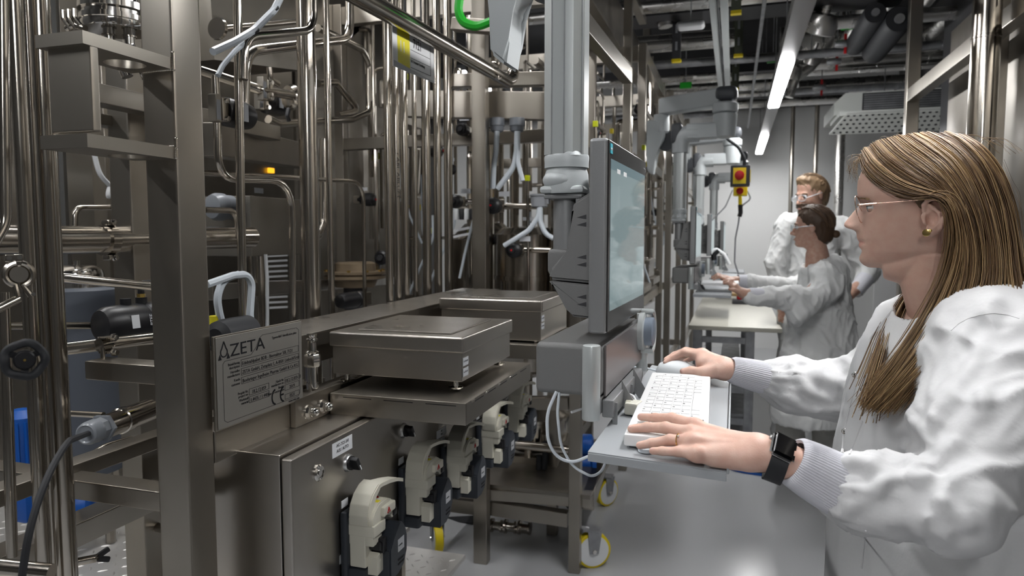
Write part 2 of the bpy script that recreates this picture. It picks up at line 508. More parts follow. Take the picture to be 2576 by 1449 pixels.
# bolted bracket at the joint rail / platform
bb = thing('bolted_bracket', at(780, 1040, X=XF+.01), 'thick steel plate with two domed cap nuts joining rail and platform', 'bracket')
y0 = at(741, 1000, X=XF+.012).y; y1 = at(838, 1000, X=XF+.012).y
z1 = at(741, 1006, X=XF+.012).z; z0 = at(741, 1078, X=XF+.012).z
MB().box((XF, y0, z0), (XF+.014, y1+.03, z1), .002).build('bracket_plate', STEEL2, bb)
for (px, py) in ((776, 1036), (812, 1022)):
    p = at(px, py, X=XF+.014)
    c = MB()
    c.lathe(p, (1, 0, 0), [(0, .0135), (.003, .0135), (.003, .0115), (.012, .0115)], 6, )
    c.lathe(p + Vector((.011, 0, 0)), (1, 0, 0), [(0, .0095), (.006, .0095), (.011, .0075), (.014, .004), (.0155, .0003)], 20)
    c.lathe(p, (1, 0, 0), [(0, .0155), (.0025, .0155)], 24)
    c.build('cap_nut', MIRROR, bb)

# ------------------------------------------------------------------ weighing platform and scales
pn = at(1172, 1015, Y=1.347); PZ = pn.z; PXR = pn.x
pf_y = at(1335, 910, X=PXR).y
PZB = at(1172, 1072, Y=1.347).z
pf = thing('scale_platform', (PXR-.17, 1.55, PZB), 'brushed steel bracket platform welded to the rail, carrying the front scale', 'platform')
MB().box((XF+.016, 1.347, PZB), (PXR, pf_y, PZ), .0025).build('platform_tray', STEEL2, pf)
for k in range(5):   # slots near the folded edge
    yk = 1.40 + k*.085
    MB().box((PXR-.0005, yk, PZ-.008), (PXR+.0004, yk+.055, PZ-.0065)).build('edge_slot', INK, pf)
for k in range(3):
    xk = XF+.05+k*.1
    MB().box((xk, 1.3466, PZ-.008), (xk+.07, 1.3472, PZ-.0065)).build('edge_slot', INK, pf)
wl = MB()
for k in range(4):
    for j in range(6): wl.sphere((PXR-.001, 1.383+k*.087+j*.003, PZ-.004), .0028, 6)
wl.build('weld_bead', STEEL, pf)
def make_scale(x0, x1, y0, y1, zb, zt, label, parentgroup):
    t = thing('bench_scale', ((x0+x1)/2, (y0+y1)/2, zb-.02), label, 'scale', parentgroup)
    MB().box((x0+.006, y0+.006, zb), (x1-.006, y1-.006, zt-.02), .002).build('scale_body', BRUSH, t)
    MB().box((x0, y0, zt-.036), (x1, y1, zt), .005, 3).build('cover', BRUSH, t)
    MB().box((x0+.055, y0+.04, zt+.0005), (x1-.045, y1-.045, zt+.0035), .001).build('weighing_pan', BRUSHY, t)
    for (a, b) in ((x0+.03, y0+.03), (x1-.03, y0+.03), (x0+.03, y1-.03), (x1-.03, y1-.03)):
        MB().lathe((a, b, zb-.02), (0, 0, 1), [(0, .015), (.004, .017), (.006, .006), (.02, .006)], 16).build('foot', MIRROR, t)
    for k in range(2):
        MB().box((x1-.0062, y0+.012, zt-.048-.024*k-.018), (x1-.005, y0+.045, zt-.048-.024*k)).build('label_sticker', GREYL, t)
        text('R-7121-%02d' % (4+k*37), (x1-.0049, y0+.016, zt-.058-.024*k), .006, YD, ZD, INK, t)
    return t
sc1n = at(1165, 850, Y=1.42)
SX1 = sc1n.x; SZT = sc1n.z
SZB = at(1165, 962, Y=1.425).z
SX0 = at(826, 812, Y=1.42).x; SY1 = at(1290, 787, X=SX1).y
make_scale(SX0, SX1, 1.42, SY1, SZB, SZT, 'large brushed steel bench scale on the welded platform in front', 'bench scales')
s2 = at(1364, 757, Y=2.05)
s1t = [o for o in COL.objects if o.name == 'bench_scale'][0]
s2t = make_scale(at(1104, 746, Y=2.05).x, s2.x, 2.05, 2.05+.36, at(1364, 860, Y=2.05).z, s2.z, 'second brushed steel bench scale half hidden behind the front one', 'bench scales')
ptb = at(1364, 872, Y=2.0).z
t = thing('scale_platform', (s2.x-.15, 2.2, ptb-.05), 'rear steel platform carrying the second scale behind the grey panel', 'platform')
MB().box((XF+.016, 2.02, ptb-.045), (s2.x+.03, 2.45, ptb), .003).build('platform_tray', STEEL2, t)
for i, (src, dy, lb) in enumerate(((s1t, 2.98, 'nearer small bench scale far down the aisle beside the second panel'), (s2t, 2.86, 'farther small bench scale down the aisle beside the second panel'))):
    c_ = copy_tree(src); c_.location = Vector(src.location) + Vector((.0, dy, .03)); tag(c_, lb, 'scale', 'bench scales')
    c_ = copy_tree(pf if i == 0 else t); c_.location = Vector(c_.location) + Vector((.0, dy, .03)); tag(c_, ('nearer', 'farther')[i] + ' steel platform under the small scales beside the second panel', 'platform')
# shelf behind scales
shz = at(800, 832, X=-.93).z
t = thing('steel_trunking', (-1.0, 2.0, shz-.1), 'long closed steel cable trunking behind the scales', 'trunking')
MB().box((-1.09, 1.2, shz-.075), (-.93, 2.75, shz-.004), .003).build('trunking_channel', STEEL2, t)
MB().box((-1.095, 1.195, shz-.004), (-.925, 2.755, shz), .0015).build('lid', BRUSHY, t)
# sanitary quick connector standing by the plate
c = at(787, 985, X=-.885)
qc = thing('sampling_coupling', c, 'upright chrome quick coupling between rating plate and scale', 'coupling')
k = wid(787, 1, c)
h = lambda y: (985 - y) * k
MB().lathe(c, (0, 0, 1), [(0, 15*k), (h(972), 15*k), (h(972), 16*k), (h(960), 16*k), (h(960), 14*k), (h(915), 14*k)], 24).build('stem', MIRROR, qc)
MB().lathe(c, (0, 0, 1), [(h(918), 20*k), (h(912), 22*k), (h(890), 22*k), (h(886), 19*k)], 8).build('hexagon_collar', MIRROR, qc)
MB().lathe(c, (0, 0, 1), [(h(888), 14*k), (h(880), 18*k), (h(876), 12*k), (h(855), 11*k), (h(850), 15*k), (h(846), 15*k), (h(843), 11*k), (h(838), 14*k), (h(834), 14*k)], 24).build('spigot', MIRROR, qc)

# ------------------------------------------------------------------ pump cabinet
XC = -.75
dn = at(735, 1156, X=XC)
CZ1 = dn.z; CY0 = dn.y; CY1 = 2.52; CZ0 = at(1240, 1130, X=XC).z
cb = thing('control_cabinet', (-.85, 1.7, CZ0), 'long brushed steel control cabinet with a row of pumps on its door', 'cabinet')
MB().box((-1.02, CY0+.002, CZ0+.004), (XC-.028, CY1, CZ1+.004), .003).build('cabinet_body', BRUSH, cb)
dr = MB().box((XC-.022, CY0-.004, CZ0), (XC, CY1+.004, CZ1), .004, 3).build('cabinet_door', BRUSH, cb)
MB().box((XC-.03, CY0+.01, CZ0+.012), (XC-.02, CY1-.01, CZ1-.01)).build('door_seal', RUBBER, cb)
# lock
p = at(800, 1189, X=XC)
l = MB().lathe(p, (1, 0, 0), [(0, .0165), (.003, .0165), (.006, .013), (.006, .0115), (.0035, .011), (.0035, .006), (.006, .006), (.006, .0001)], 28).build('cabinet_lock', MIRROR, dr)
# rotary switches
for (px, py) in ((874, 1164), (1014, 1083)):
    p = at(px, py, X=XC)
    kn = MB().lathe(p, (1, 0, 0), [(0, .0185), (.004, .018), (.007, .0155)], 28).build('switch_bezel', mat('satin_chrome', (.6,.6,.6), .3, .9) if 'satin_chrome' not in MATS else MATS['satin_chrome'], dr)
    MB().lathe(p, (1, 0, 0), [(.006, .0145), (.012, .014), (.013, .0001)], 24).build('switch_base', BLACKP, dr)
    MB().obox(p + Vector((.019, 0, 0)), (.009, .005, .0145), ((1, 0, 0), (0, .85, .5), (0, -.5, .85)), .002).build('switch_handle', BLACKP, dr)
    MB().obox(p + Vector((.0285, .004, -.008)), (.0008, .0012, .006), ((1, 0, 0), (0, .85, .5), (0, -.5, .85))).build('pointer_mark', WHITEP, dr)
def sticker(px0, py0, px1, py1, X, lines, parent, size=.0075, m=None):
    """px0,py0 = upper near corner, px1,py1 = upper far corner row; height from lines"""
    a, b = at(px0, py0, X=X), at(px1, py1, X=X)
    h_ = len(lines) * size * 1.25 + size * .5
    MB().box((X, a.y, a.z - h_), (X+.0008, b.y, a.z)).build('label_sticker', m or PAPER, parent)
    for i, s in enumerate(lines):
        text(s, (X+.001, (a.y+b.y)/2, a.z - size*1.15*(i+1)), size, YD, ZD, INK, parent, align='CENTER', sx=.85)
sticker(835, 1118, 885, 1095, XC, ['-NC-7121-S41', 'AUS / AUTO'], dr, .0098)
sticker(1098, 1086, 1122, 1066, XC, ['-NC', '7121'], dr, .0075)
for (px, py) in ((865, 1400), (1010, 1288), (1117, 1190+20), (1190, 1131), (1262, 1075)):
    p = at(px, py, X=XC)
    MB().box((XC, p.y-.016, p.z-.009), (XC+.0008, p.y+.016, p.z+.009)).build('label_sticker', GREYL, dr)
    text('P-7121-%02d' % random.randint(1, 9), (XC+.001, p.y, p.z-.002), .006, YD, ZD, INK, dr, align='CENTER', sx=.8)

# peristaltic pumps: built once in local coordinates (origin on the door plane), then copied
def make_pump():
    t = thing('peristaltic_pump', (0, 0, 0), 'x', 'pump')
    MB().box((0, -.056, -.088), (.016, .046, .045), .006).build('back_plate', NAVY, t)
    MB().box((.0, -.052, -.088), (.05, .03, -.062), .006).build('pump_foot', NAVY, t)
    # motor side body (navy), a curved lower front shell
    def YZ(pts, x0, x1): return [Vector((x0, a, b)) for a, b in pts], (x1-x0, 0, 0)
    shell = [(-.018,-.094),(.014,-.094),(.038,-.084),(.052,-.060),(.053,-.030),(.046,-.010),(.034,.003),(.022,.006),(.012,-.006),(-.002,-.018),(-.018,-.034)]
    b = MB(); b.prism(*YZ(shell, .016, .086)); 
    bmesh.ops.bevel(b.bm, geom=list(b.bm.edges), offset=.0025, segments=2, affect='EDGES')
    b.build('rotor_cover', NAVY, t)
    # beige jaw block: left column
    b = MB(); b.box((.016, -.048, -.060), (.050, -.022, .005), .003); b.box((.012, -.047, -.018), (.066, -.012, .005), .003)
    b.box((.012, -.049, .0), (.070, -.004, .022), .003); b.build('jaw_block', BEIGE, t)
    # upper flip lid: a head block and a thin arched grip strap over it
    head = [(-.048,.008),(-.048,.034),(-.040,.046),(-.022,.056),(.010,.056),(.030,.046),(.040,.030),(.040,.010),(.029,.008),(.020,.020),(.006,.026),(-.008,.022),(-.014,.008)]
    b = MB(); b.prism(*YZ(head, .014, .066)); bmesh.ops.bevel(b.bm, geom=list(b.bm.edges), offset=.002, segments=2, affect='EDGES'); b.bev = True; b.build('flip_lid', BEIGE, t)
    strap = [(-.050,.020),(-.053,.040),(-.048,.060),(-.034,.076),(-.014,.087),(.004,.090),(.004,.082),(-.010,.078),(-.022,.070),(-.030,.058),(-.030,.044)]
    b = MB(); b.prism(*YZ(strap, .018, .060)); bmesh.ops.bevel(b.bm, geom=list(b.bm.edges), offset=.002, segments=2, affect='EDGES'); b.bev = True; b.build('lid_strap', BEIGE, t)
    b = MB()
    gp = [(-.012,.082,.018),(-.004,.086,.030),(.012,.088,.046),(.030,.086,.058),(.046,.080,.066)]
    rows = [[Vector((x-.000, y, z_+.0035)), Vector((x+w_, y, z_+.0035)), Vector((x+w_, y, z_-.0035)), Vector((x, y, z_-.0035))] for (y, z_, x), w_ in zip(gp, (.040, .034, .026, .020, .016))]
    b.rings(rows).build('lid_handle', BEIGE, t)
    b = MB(); b.box((.060, -.016, .028), (.074, .030, .046), .003); b.build('lid_front', BEIGE, t)
    # rotor with rollers seen in the gap
    b = MB(); b.lathe((.02, .004, -.002), (1, 0, 0), [(0, .017), (.036, .017), (.038, .014)], 20)
    for k in range(4):
        a_ = k*PI/2+.5; b.lathe((.024, .004+.017*math.cos(a_), -.002+.017*math.sin(a_)), (1, 0, 0), [(0, .006), (.03, .006)], 10)
    b.build('rotor', BLACKP, t)
    # tube clamps
    b = MB(); b.box((.03, -.034, -.030), (.074, -.008, -.014), .003); b.box((.05, -.028, -.036), (.077, -.014, -.008), .002); b.build('tube_clamp', BLACKP, t)
    MB().box((.03, .030, .012), (.070, .044, .026), .003).build('tube_clamp', BLACKP, t)
    b = MB(); b.prism(*YZ([(-.040,-.040),(-.032,-.033),(-.026,-.040),(-.018,-.033),(-.016,-.072),(-.040,-.074)], .050, .070)); b.build('clamp_key', BEIGE, t)
    MB().cyl((.03, -.022, -.094), (.03, -.022, -.080), .011, 14).build('release_button', BEIGE, t)
    # stickers
    MB().box((.086, .012, -.050), (.0867, .038, -.026)).build('label_sticker', GREYL, t)
    text('P-7121-06', (.0869, .0145, -.040), .0045, YD, ZD, INK, t, sx=.8)
    text('WATSON', (.0862, .012, -.068), .0062, YD, ZD, BLACKP, t, sx=.9, depth_=.0006, name='embossed_lettering')
    text('MARLOW', (.0862, .012, -.076), .0062, YD, ZD, BLACKP, t, sx=.9, depth_=.0006, name='embossed_lettering')
    # warning triangle, no-touch disc, yellow triangle
    b = MB(); c0 = Vector((.0746, .0, .036))
    tri = [c0+Vector((0, .0065*math.sin(k*2*PI/3), .0065*math.cos(k*2*PI/3))) for k in range(3)]
    b.tube(tri+[tri[0]], .0008, seg=6); b.bar(c0+Vector((0,0,.003)), c0+Vector((0,0,-.001)), .001, .001, (1,0,0)); b.build('warning_triangle', RED, t)
    b = MB(); c0 = Vector((.042, .004, .0567))
    ring = [c0+Vector((.0075*math.cos(k*PI/8), .006*math.sin(k*PI/8), -.0008*math.sin(k*PI/8)-.0)) for k in range(17)]
    b.tube(ring, .0009, seg=6); b.tube([ring[2], ring[10]], .0008, seg=6); b.build('prohibition_sign', RED, t)
    MB().box((.050, -.018, .0555), (.061, -.008, .0568)).build('warning_sticker', YELLOWP, t)
    MB().box((.0, -.047, .048), (.0008, -.025, .062)).build('tag_sticker', PAPER, t)
    return t
P0 = make_pump()
plabels = ['nearest beige and black peristaltic pump, lid open, fully visible on the cabinet door',
           'second peristaltic pump along the cabinet door from the front',
           'third peristaltic pump, under the far corner of the weighing platform',
           'fourth peristaltic pump in the row, half under the platform edge',
           'farthest small peristaltic pump at the end of the cabinet door']
for i, (px, py) in enumerate(((893, 1318), (1028, 1207), (1128, 1150), (1213, 1087), (1277, 1030))):
    o = P0 if i == 0 else copy_tree(P0)
    p = at(px, py, X=XC); o.location = (XC, p.y, p.z)
    tag(o, plabels[i], 'pump', 'peristaltic pumps on the cabinet door')
    o.scale = (1.08, 1.1, 1.1)
# ------------------------------------------------------------------ operator panel (built axis aligned, then turned by -1.9 degrees)
RA = math.radians(1.88)
def PR(px, py, **k): return at(px, py, rot=RA, **k)
MY0 = 1.114
e0 = PR(1527, 590, Y=MY0); MX = e0.x
MZ1 = PR(1527, 345, Y=MY0).z; MZ0 = PR(1515, 841, Y=MY0).z
MY1 = PR(1621, 590, X=MX).y
MT = MX - PR(1480, 590, Y=MY0).x
pnl = thing('operator_panel', (MX - .03, (MY0+MY1)/2, MZ0-.2), 'x', 'control panel')
mb = MB().box((MX-MT, MY0, MZ0), (MX, MY1, MZ1), .006, 3); mon = mb.build('monitor_housing', ENCL2, pnl)
MB().box((MX-.0005, MY0+.003, MZ0+.003), (MX+.0015, MY1-.003, MZ1-.003), .001).build('glass_front', mat('black_glass', (.028,.026,.026), .09, spec=.6), pnl)
# screen: soft blue grey picture with reflections left to the renderer
scr = mat('screen_picture', (.23, .31, .33), .1, emit=0.0, spec=.9)
_n = scr.node_tree; _b = _n.nodes['Principled BSDF']
_tc = _n.nodes.new('ShaderNodeTexCoord'); _sp = _n.nodes.new('ShaderNodeSeparateXYZ'); _cr = _n.nodes.new('ShaderNodeValToRGB')
_n.links.new(_tc.outputs['Generated'], _sp.inputs[0]); _n.links.new(_sp.outputs['Z'], _cr.inputs[0]); _n.links.new(_cr.outputs[0], _b.inputs['Emission Color'])
_cr.color_ramp.interpolation = 'CONSTANT'
el = _cr.color_ramp.elements
el[0].position = 0; el[0].color = (.22, .30, .31, 1); el[1].position = .045; el[1].color = (.29, .385, .40, 1)
e = el.new(.93); e.color = (.17, .26, .29, 1)
_b.inputs['Emission Strength'].default_value = .46
_b.inputs['IOR'].default_value = 1.9
_b.inputs['Roughness'].default_value = .035
_b.inputs['Base Color'].default_value = (.02, .02, .02, 1)
sy0 = PR(1551, 590, X=MX).y; 
sy0 = MY0 + .018; sy1 = MY1 - .018
MB().box((MX+.001, sy0, MZ0+.036), (MX+.002, sy1, MZ1-.032)).build('screen', scr, pnl)
mb = MB()
for yy in (sy0+.05, sy0+.11): mb.box((MX+.002, yy, MZ1-.0515), (MX+.0022, yy+.03, MZ1-.044))
mb.build('screen_lettering', WHITEP, pnl)
MB().box((MX+.0016, MY0+.010, MZ1-.024), (MX+.0024, MY0+.028, MZ1-.008)).build('maker_badge', mat('teal_badge', (.0, .38, .48), .4), pnl)
text('SIEMENS', (MX+.0026, MY0+.0112, MZ1-.0185), .0055, YD, ZD, PAPER, pnl, sx=.72)
text('SIMATIC HMI', (MX+.0018, MY1-.033, MZ1-.020), .004, YD, ZD, GREYP, pnl)
# rear housing
def PYp(pts, Y): return [PR(x, y, Y=Y) for x, y in pts]
Yh = MY0 + .075
hp = PYp([(1486, 482), (1446, 506), (1437, 524), (1434, 618), (1426, 630), (1382, 680), (1380, 703)], Yh)
hq = PYp([(1380, 706), (1383, 713), (1430, 776), (1434, 796), (1486, 803)], Yh)
xw = MX - MT + .001
hpoly = hp + [Vector((xw, Yh, hp[-1].z - .006)), Vector((xw, Yh, hp[0].z))]
b_ = MB().prism(hpoly, (0, .20, 0)); bmesh.ops.bevel(b_.bm, geom=list(b_.bm.edges), offset=.005, segments=3, affect='EDGES'); b_.build('upper_rear_housing', ENCL, pnl)
hpoly2 = hq[:4] + [Vector((xw, Yh, hq[3].z-.004)), Vector((xw, Yh, hq[0].z - .007))]
b_ = MB().prism(hpoly2, (0, .20, 0)); bmesh.ops.bevel(b_.bm, geom=list(b_.bm.edges), offset=.004, segments=3, affect='EDGES'); b_.build('lower_rear_housing', ENCL, pnl)
for py in (547, 648, 748):   # vent notches in the near side
    p = PR(1468, py, Y=Yh)
    for dz in (0, -.013):
        MB().prism([p + Vector((-.012, .0004, dz)), p + Vector((.005, .0004, dz+.005)), p + Vector((.005, .0004, dz-.003))], (0, -.0008, 0)).build('vent_notch', DARKM, pnl)
# lower equipment box
BX0 = PR(1352, 900, Y=MY0+.02).x
BZ1 = PR(1352, 856, Y=MY0+.02).z; BZ0 = PR(1352, 983, Y=MY0+.02).z
MB().box((BX0, MY0+.004, BZ0), (MX-.006, MY1+.004, BZ1), .01, 3).build('equipment_box', ENCL, pnl)
MB().box((MX-.006, MY0+.014, BZ0+.0), (MX-.002, MY1, BZ1-.002), .001).build('front_foil', mat('brown_grey_foil', (.16, .145, .145), .3, .5), pnl)
MB().box((MX-.008, MY0+.01, BZ0-.034), (MX+.012, MY1-.08, BZ0-.004), .003).build('tray_hinge_rail', ENCL2, pnl)
MB().box((MX-.03, MY0+.0, BZ0-.028), (MX-.008, MY0+.14, BZ0), .003).build('hinge_block', ENCL2, pnl)
for k, yy in enumerate((MY0+.10, MY0+.22)):
    MB().prism([Vector((MX+.008, yy, BZ0-.03)), Vector((MX+.008, yy+.0, BZ0+.012)), Vector((MX+.05, yy, BZ0-.058)), Vector((MX+.03, yy, BZ0-.062))], (0, .003, 0)).build('tray_bracket', ENCL2, pnl)
# grip bars
h0 = PR(1488, 868, Y=MY0-.028); hb = PR(1487, 1056, Y=MY0-.028)
rg = wid(1488, 46, h0) / 2
MB().cyl((h0.x, h0.y, hb.z), (h0.x, h0.y, h0.z), rg, 28, bev=.002).build('grip_bar', PALEA, pnl)
MB().bar((h0.x-.01, MY0-.02, hb.z+.07), (h0.x-.01, MY0+.03, hb.z+.07), .012, .03).build('grip_mount', ENCL2, pnl)
h1 = PR(1617, 765, Y=MY1+.022)
MB().cyl((h1.x, h1.y, hb.z+.0), (h1.x, h1.y, h0.z+.005), rg*.85, 20, bev=.002).build('grip_bar', PALEA, pnl)
# selector switch on the front foil
sw = PR(1606, 838, X=MX)
mb = MB(); mb.lathe((MX-.002, MY1-.028, sw.z), (1, 0, 0), [(0, .040), (.01, .040), (.012, .036)], 32); knb = mb.build('switch_plate', PALEA, pnl)
mb = MB(); mb.lathe((MX+.01, MY1-.028, sw.z), (1, 0, 0), [(0, .030), (.016, .030), (.018, .026)], 32); mb.build('switch_disc', mat('blue_grey_knob', (.17,.20,.25), .35), pnl)
arc = [Vector((MX+.022, MY1-.028+.036*math.cos(t), sw.z+.042*math.sin(t))) for t in np.linspace(-1.45, 1.45, 14)]
mb = MB(); mb.tube([Vector((MX, arc[0].y, arc[0].z))] + arc + [Vector((MX, arc[-1].y, arc[-1].z))], .006, seg=10); mb.build('switch_guard', PALEA, pnl)
# tray (pull-out keyboard shelf)
TZ = CAMP.z - .315
t00 = PR(1479, 1136, Z=TZ); t10 = PR(1828, 1186, Z=TZ); t11 = PR(1836, 958, Z=TZ); t01 = PR(1640, 918, Z=TZ)
tx0, tx1 = MX-.012, (t10.x + t11.x)/2
ty0, ty1 = (t00.y+t10.y)/2, t01.y
tp = [Vector((t00.x, t00.y, TZ)), Vector((t10.x, t10.y, TZ)), Vector((t11.x, t11.y, TZ)), Vector((t01.x, t01.y, TZ))]
TRAYM = mat('tray_paint', (.40, .42, .44), .38, .2)
mb = MB().prism([p - Vector((0, 0, .003)) for p in tp], (0, 0, .003)); tray = mb.build('keyboard_tray', TRAYM, pnl)
def lip(a, b, h_=.010):
    return MB().bar(a + Vector((0, 0, h_/2-.004)), b + Vector((0, 0, h_/2-.004)), .0035, h_, (0, 0, 1), .0012)
lip(tp[1] + Vector((.0015, 0, 0)), tp[2] + Vector((.0015, 0, 0)), .014).build('raised_rim', TRAYM, tray)
MB().bar(tp[0] - Vector((0, 0, .008)), tp[1] - Vector((0, 0, .008)), .003, .012, (0, 0, 1), .001).build('folded_edge', TRAYM, tray)
for yy in (MY0+.02, MY0+.17):
    MB().box((tx0+.02, yy, TZ), (tx0+.028, yy+.005, BZ0-.01)).build('tray_strut', ENCL2, pnl)
def turn(root):
    root.location = Matrix.Rotation(-RA, 3, 'Z') @ Vector(root.location); root.rotation_euler = (0, 0, -RA)
# support arm
arm = thing('support_arm', (0, 0, 0), 'x', 'support arm')
AY = 1.24
c0 = PR(1426, 300, Y=AY); CXA = c0.x; CW = wid(1426, 100, c0)
def AZ(py): return PR(1420, py, Y=AY).z
arm.location = (CXA, AY, AZ(640))
pr_ = []
a2 = CW / 2
oct_ = [(-1,-.62),(-.52,-1),(.1,-1),(.55,-.92),(1,-.5),(1,.5),(.55,.95),(-.55,.95),(-1,.5)]
ZT = 1.985
mb = MB().prism([Vector((CXA+x*a2, AY+y*a2, AZ(392))) for x, y in oct_], (0, 0, ZT - AZ(392))); col = mb.build('column_profile', PALEA, arm, ang=20)
for fx, fy in ((-.52, -1.0), (.1, -1.0), (.93, -.6)):
    MB().box((CXA+a2*fx-.0006, AY+a2*fy-.0012, AZ(392)), (CXA+a2*fx+.0006, AY+a2*fy, ZT)).build('profile_groove', ZINC, arm)
u1 = (AZ(380) - AZ(390)) / 10
C0 = Vector((CXA, AY, 0))
def L(o, prof, name, m, seg=36): return MB().lathe(o, (0, 0, 1), prof, seg).build(name, m, arm)
pxw = CW / 100
L(C0, [(AZ(424), 56*pxw), (AZ(412), 56*pxw), (AZ(398), 57*pxw), (AZ(392), 55*pxw), (AZ(390), 40*pxw)], 'upper_collar', PALE)
L(C0 + Vector((.010, -.012, 0)), [(AZ(396), 36*pxw), (AZ(384), 30*pxw), (AZ(376), 18*pxw), (AZ(374), 4*pxw)], 'cap_dome', PALE)
L(C0, [(AZ(488), 56*pxw), (AZ(480), 58*pxw), (AZ(440), 55*pxw), (AZ(425), 50*pxw), (AZ(422), 53*pxw)], 'joint_body', PALE)
mb = MB(); mb.sphere(C0 + Vector((-.006, -.014, AZ(455))), 46*pxw, 24, (1.02, .9, .62)); mb.build('joint_bulge', PALE, arm)
mb = MB().box((CXA-a2*1.14, AY-a2*1.05, AZ(489)), (CXA+a2*1.14, AY+a2, AZ(470)), .006); mb.build('joint_flange', PALE, arm)
mb = MB().box((CXA-a2*1.0, AY-a2*.9, AZ(503)), (CXA+a2*1.05, AY+a2*.9, AZ(488)), .006); mb.build('clamp_flange', ENCL2, arm)
for sx_ in (-.8, .8):
    MB().cyl((CXA+a2*sx_, AY-a2*.7, AZ(514)), (CXA+a2*sx_, AY-a2*.7, AZ(502)), .005, 8).build('clamp_bolt', ZINC, arm)
MB().cyl((CXA-.001, AY, AZ(640)), (CXA-.001, AY, AZ(500)), 31*pxw*1.02, 28).build('swivel_tube', ENCL2, arm)
MB().box((CXA-.028, AY-.03, AZ(690)), (CXA+.03, AY+.03, AZ(626)), .008).build('tube_socket', ENCL, arm)
# elbow, horizontal arm towards the aisle, pivot, second arm back to the frame and wall bracket
BYo = .20
mb = MB().tube([Vector((CXA, AY, ZT-.05)), Vector((CXA, AY, ZT+.055)), Vector((CXA+.1, AY, ZT+.055))], .047, .05, 20); mb.build('elbow', PALE, arm)
MB().box((CXA-.052, AY-.040, ZT+.0), (CXA+.01, AY+.04, ZT+.115), .02, 3).build('elbow_cover', GRAPH, arm)
MB().bar((CXA+.03, AY, ZT+.065), (CXA+.20, AY, ZT+.065), .085, .085, (0, 0, 1), .012).build('lower_boom', PALE, arm)
L(Vector((CXA+.235, AY, 0)), [(ZT+.02, .02), (ZT+.03, .055), (ZT+.10, .062), (ZT+.15, .065), (ZT+.155, .058)], 'lower_pivot', PALE)
L(Vector((CXA+.235, AY, 0)), [(ZT+.158, .06), (ZT+.165, .068), (ZT+.205, .068), (ZT+.215, .055)], 'upper_pivot', PALE)
MB().bar((CXA+.225, AY, ZT+.245), (CXA-.13, AY+BYo, ZT+.245), .095, .095, (0, 0, 1), .014).build('upper_boom', PALE, arm)
MB().box((CXA+.18, AY-.05, ZT+.22), (CXA+.30, AY+.05, ZT+.30), .03, 3).build('boom_end_cover', GRAPH, arm)
# bracket casting on the frame
bk = Vector((CXA-.135, AY+BYo, 0))
L(bk, [(ZT+.09, .04), (ZT+.10, .048), (ZT+.14, .048), (ZT+.2, .045)], 'bracket_pivot', PALE)
poly = [(.05, .16), (.045, .06), (.012, .0), (-.01, -.04), (-.012, -.10), (-.02, -.155), (-.055, -.125), (-.06, .0), (-.06, .17)]
mb = MB().prism([Vector((bk.x + x - .02, AY+BYo-.045, ZT+.0 + z)) for x, z in poly], (0, .09, 0))
bmesh.ops.bevel(mb.bm, geom=list(mb.bm.edges), offset=.008, segments=3, affect='EDGES'); mb.build('wall_bracket', PALE, arm)
mb = MB().lathe((bk.x+.03, AY+BYo+.02, ZT+.05), (0, 1, 0), [(-.03, .06), (.03, .06)], 24); mb.build('bracket_cover', GRAPH, arm)
MB().bar((bk.x-.05, AY+BYo-.02, ZT+.13), (bk.x-.05, AY+1.62, ZT+.13), .04, .06, (0, 0, 1), .003).build('mounting_rail', STEEL2, arm)
plab = ['large grey control panel with lit touch screen in front of the long haired woman',
        'grey control panel seen edge on, next down the aisle behind the big one',
        'third grey control panel along the aisle, edge on',
        'farthest small grey control panel near the white back wall']
alab = ['pale grey jointed support arm with wide column carrying the near panel', 'pale grey jointed support arm carrying the second panel down the aisle',
        'third pale grey support arm down the aisle, mostly behind the second', 'farthest slender pale support arm near the back wall']
roots_p, roots_a = [pnl], [arm]
base_p, base_a = Vector(pnl.location), Vector(arm.location)
for i, (dx, dy, dz) in enumerate(((0, 0, 0), (-.005, 2.82, .0), (.03, 4.35, -.0), (.10, 5.75, -.03))):
    p = pnl if i == 0 else copy_tree(pnl); a = arm if i == 0 else copy_tree(arm)
    for o, b in ((p, base_p), (a, base_a)):
        o.location = b; turn(o); o.location = Vector(o.location) + Vector((dx, dy, dz))
    tag(p, plab[i], 'control panel', 'control panels along the aisle'); tag(a, alab[i], 'support arm', 'support arms along the aisle')

# keyboard
KZ = TZ + .022
kc = [at(1569, 1092, Z=KZ), at(1640, 936, Z=KZ), at(1787, 963, Z=KZ)]
ydir = (kc[1]-kc[0]).normalized(); xdir = kc[2]-kc[1]; kwid = xdir.length; klen = (kc[1]-kc[0]).length
xdir = (xdir - ydir*xdir.dot(ydir)).normalized()
kwid = (kc[2]-kc[1]).dot(xdir)
kb = thing('keyboard', (kc[0].x+.06, kc[0].y+.2, TZ+.0005), 'white wired compact keyboard lying on the grey tray', 'keyboard')
def K(u, v, z=0): return Vector(kc[0]) + xdir*(u*kwid) + ydir*(v*klen) + Vector((0, 0, z))
Zv = Vector((0, 0, 1))
KEYW = mat('white_keyboard', (.86, .86, .86), .4)
MB().obox(K(.5, .5, -.009), (kwid/2, klen/2, .009), (xdir, ydir, Zv), .003).build('keyboard_case', KEYW, kb)
for u, v in ((.12, .04), (.88, .04), (.12, .96), (.88, .96)):
    MB().lathe(K(u, v, -.0215), (0, 0, 1), [(0, .009), (.004, .009)], 12).build('rubber_foot', GREYL, kb)
MB().lathe(K(.28, -.015, -.0205), (0, 0, 1), [(0, .012), (.005, .012)], 14).build('flip_foot', TUBEW, kb)
proto = None
rows, cols = 6, 16
LET = '123456789QWERTZUIOPASDFGHJKLYXCVBNM'
n_ = 0
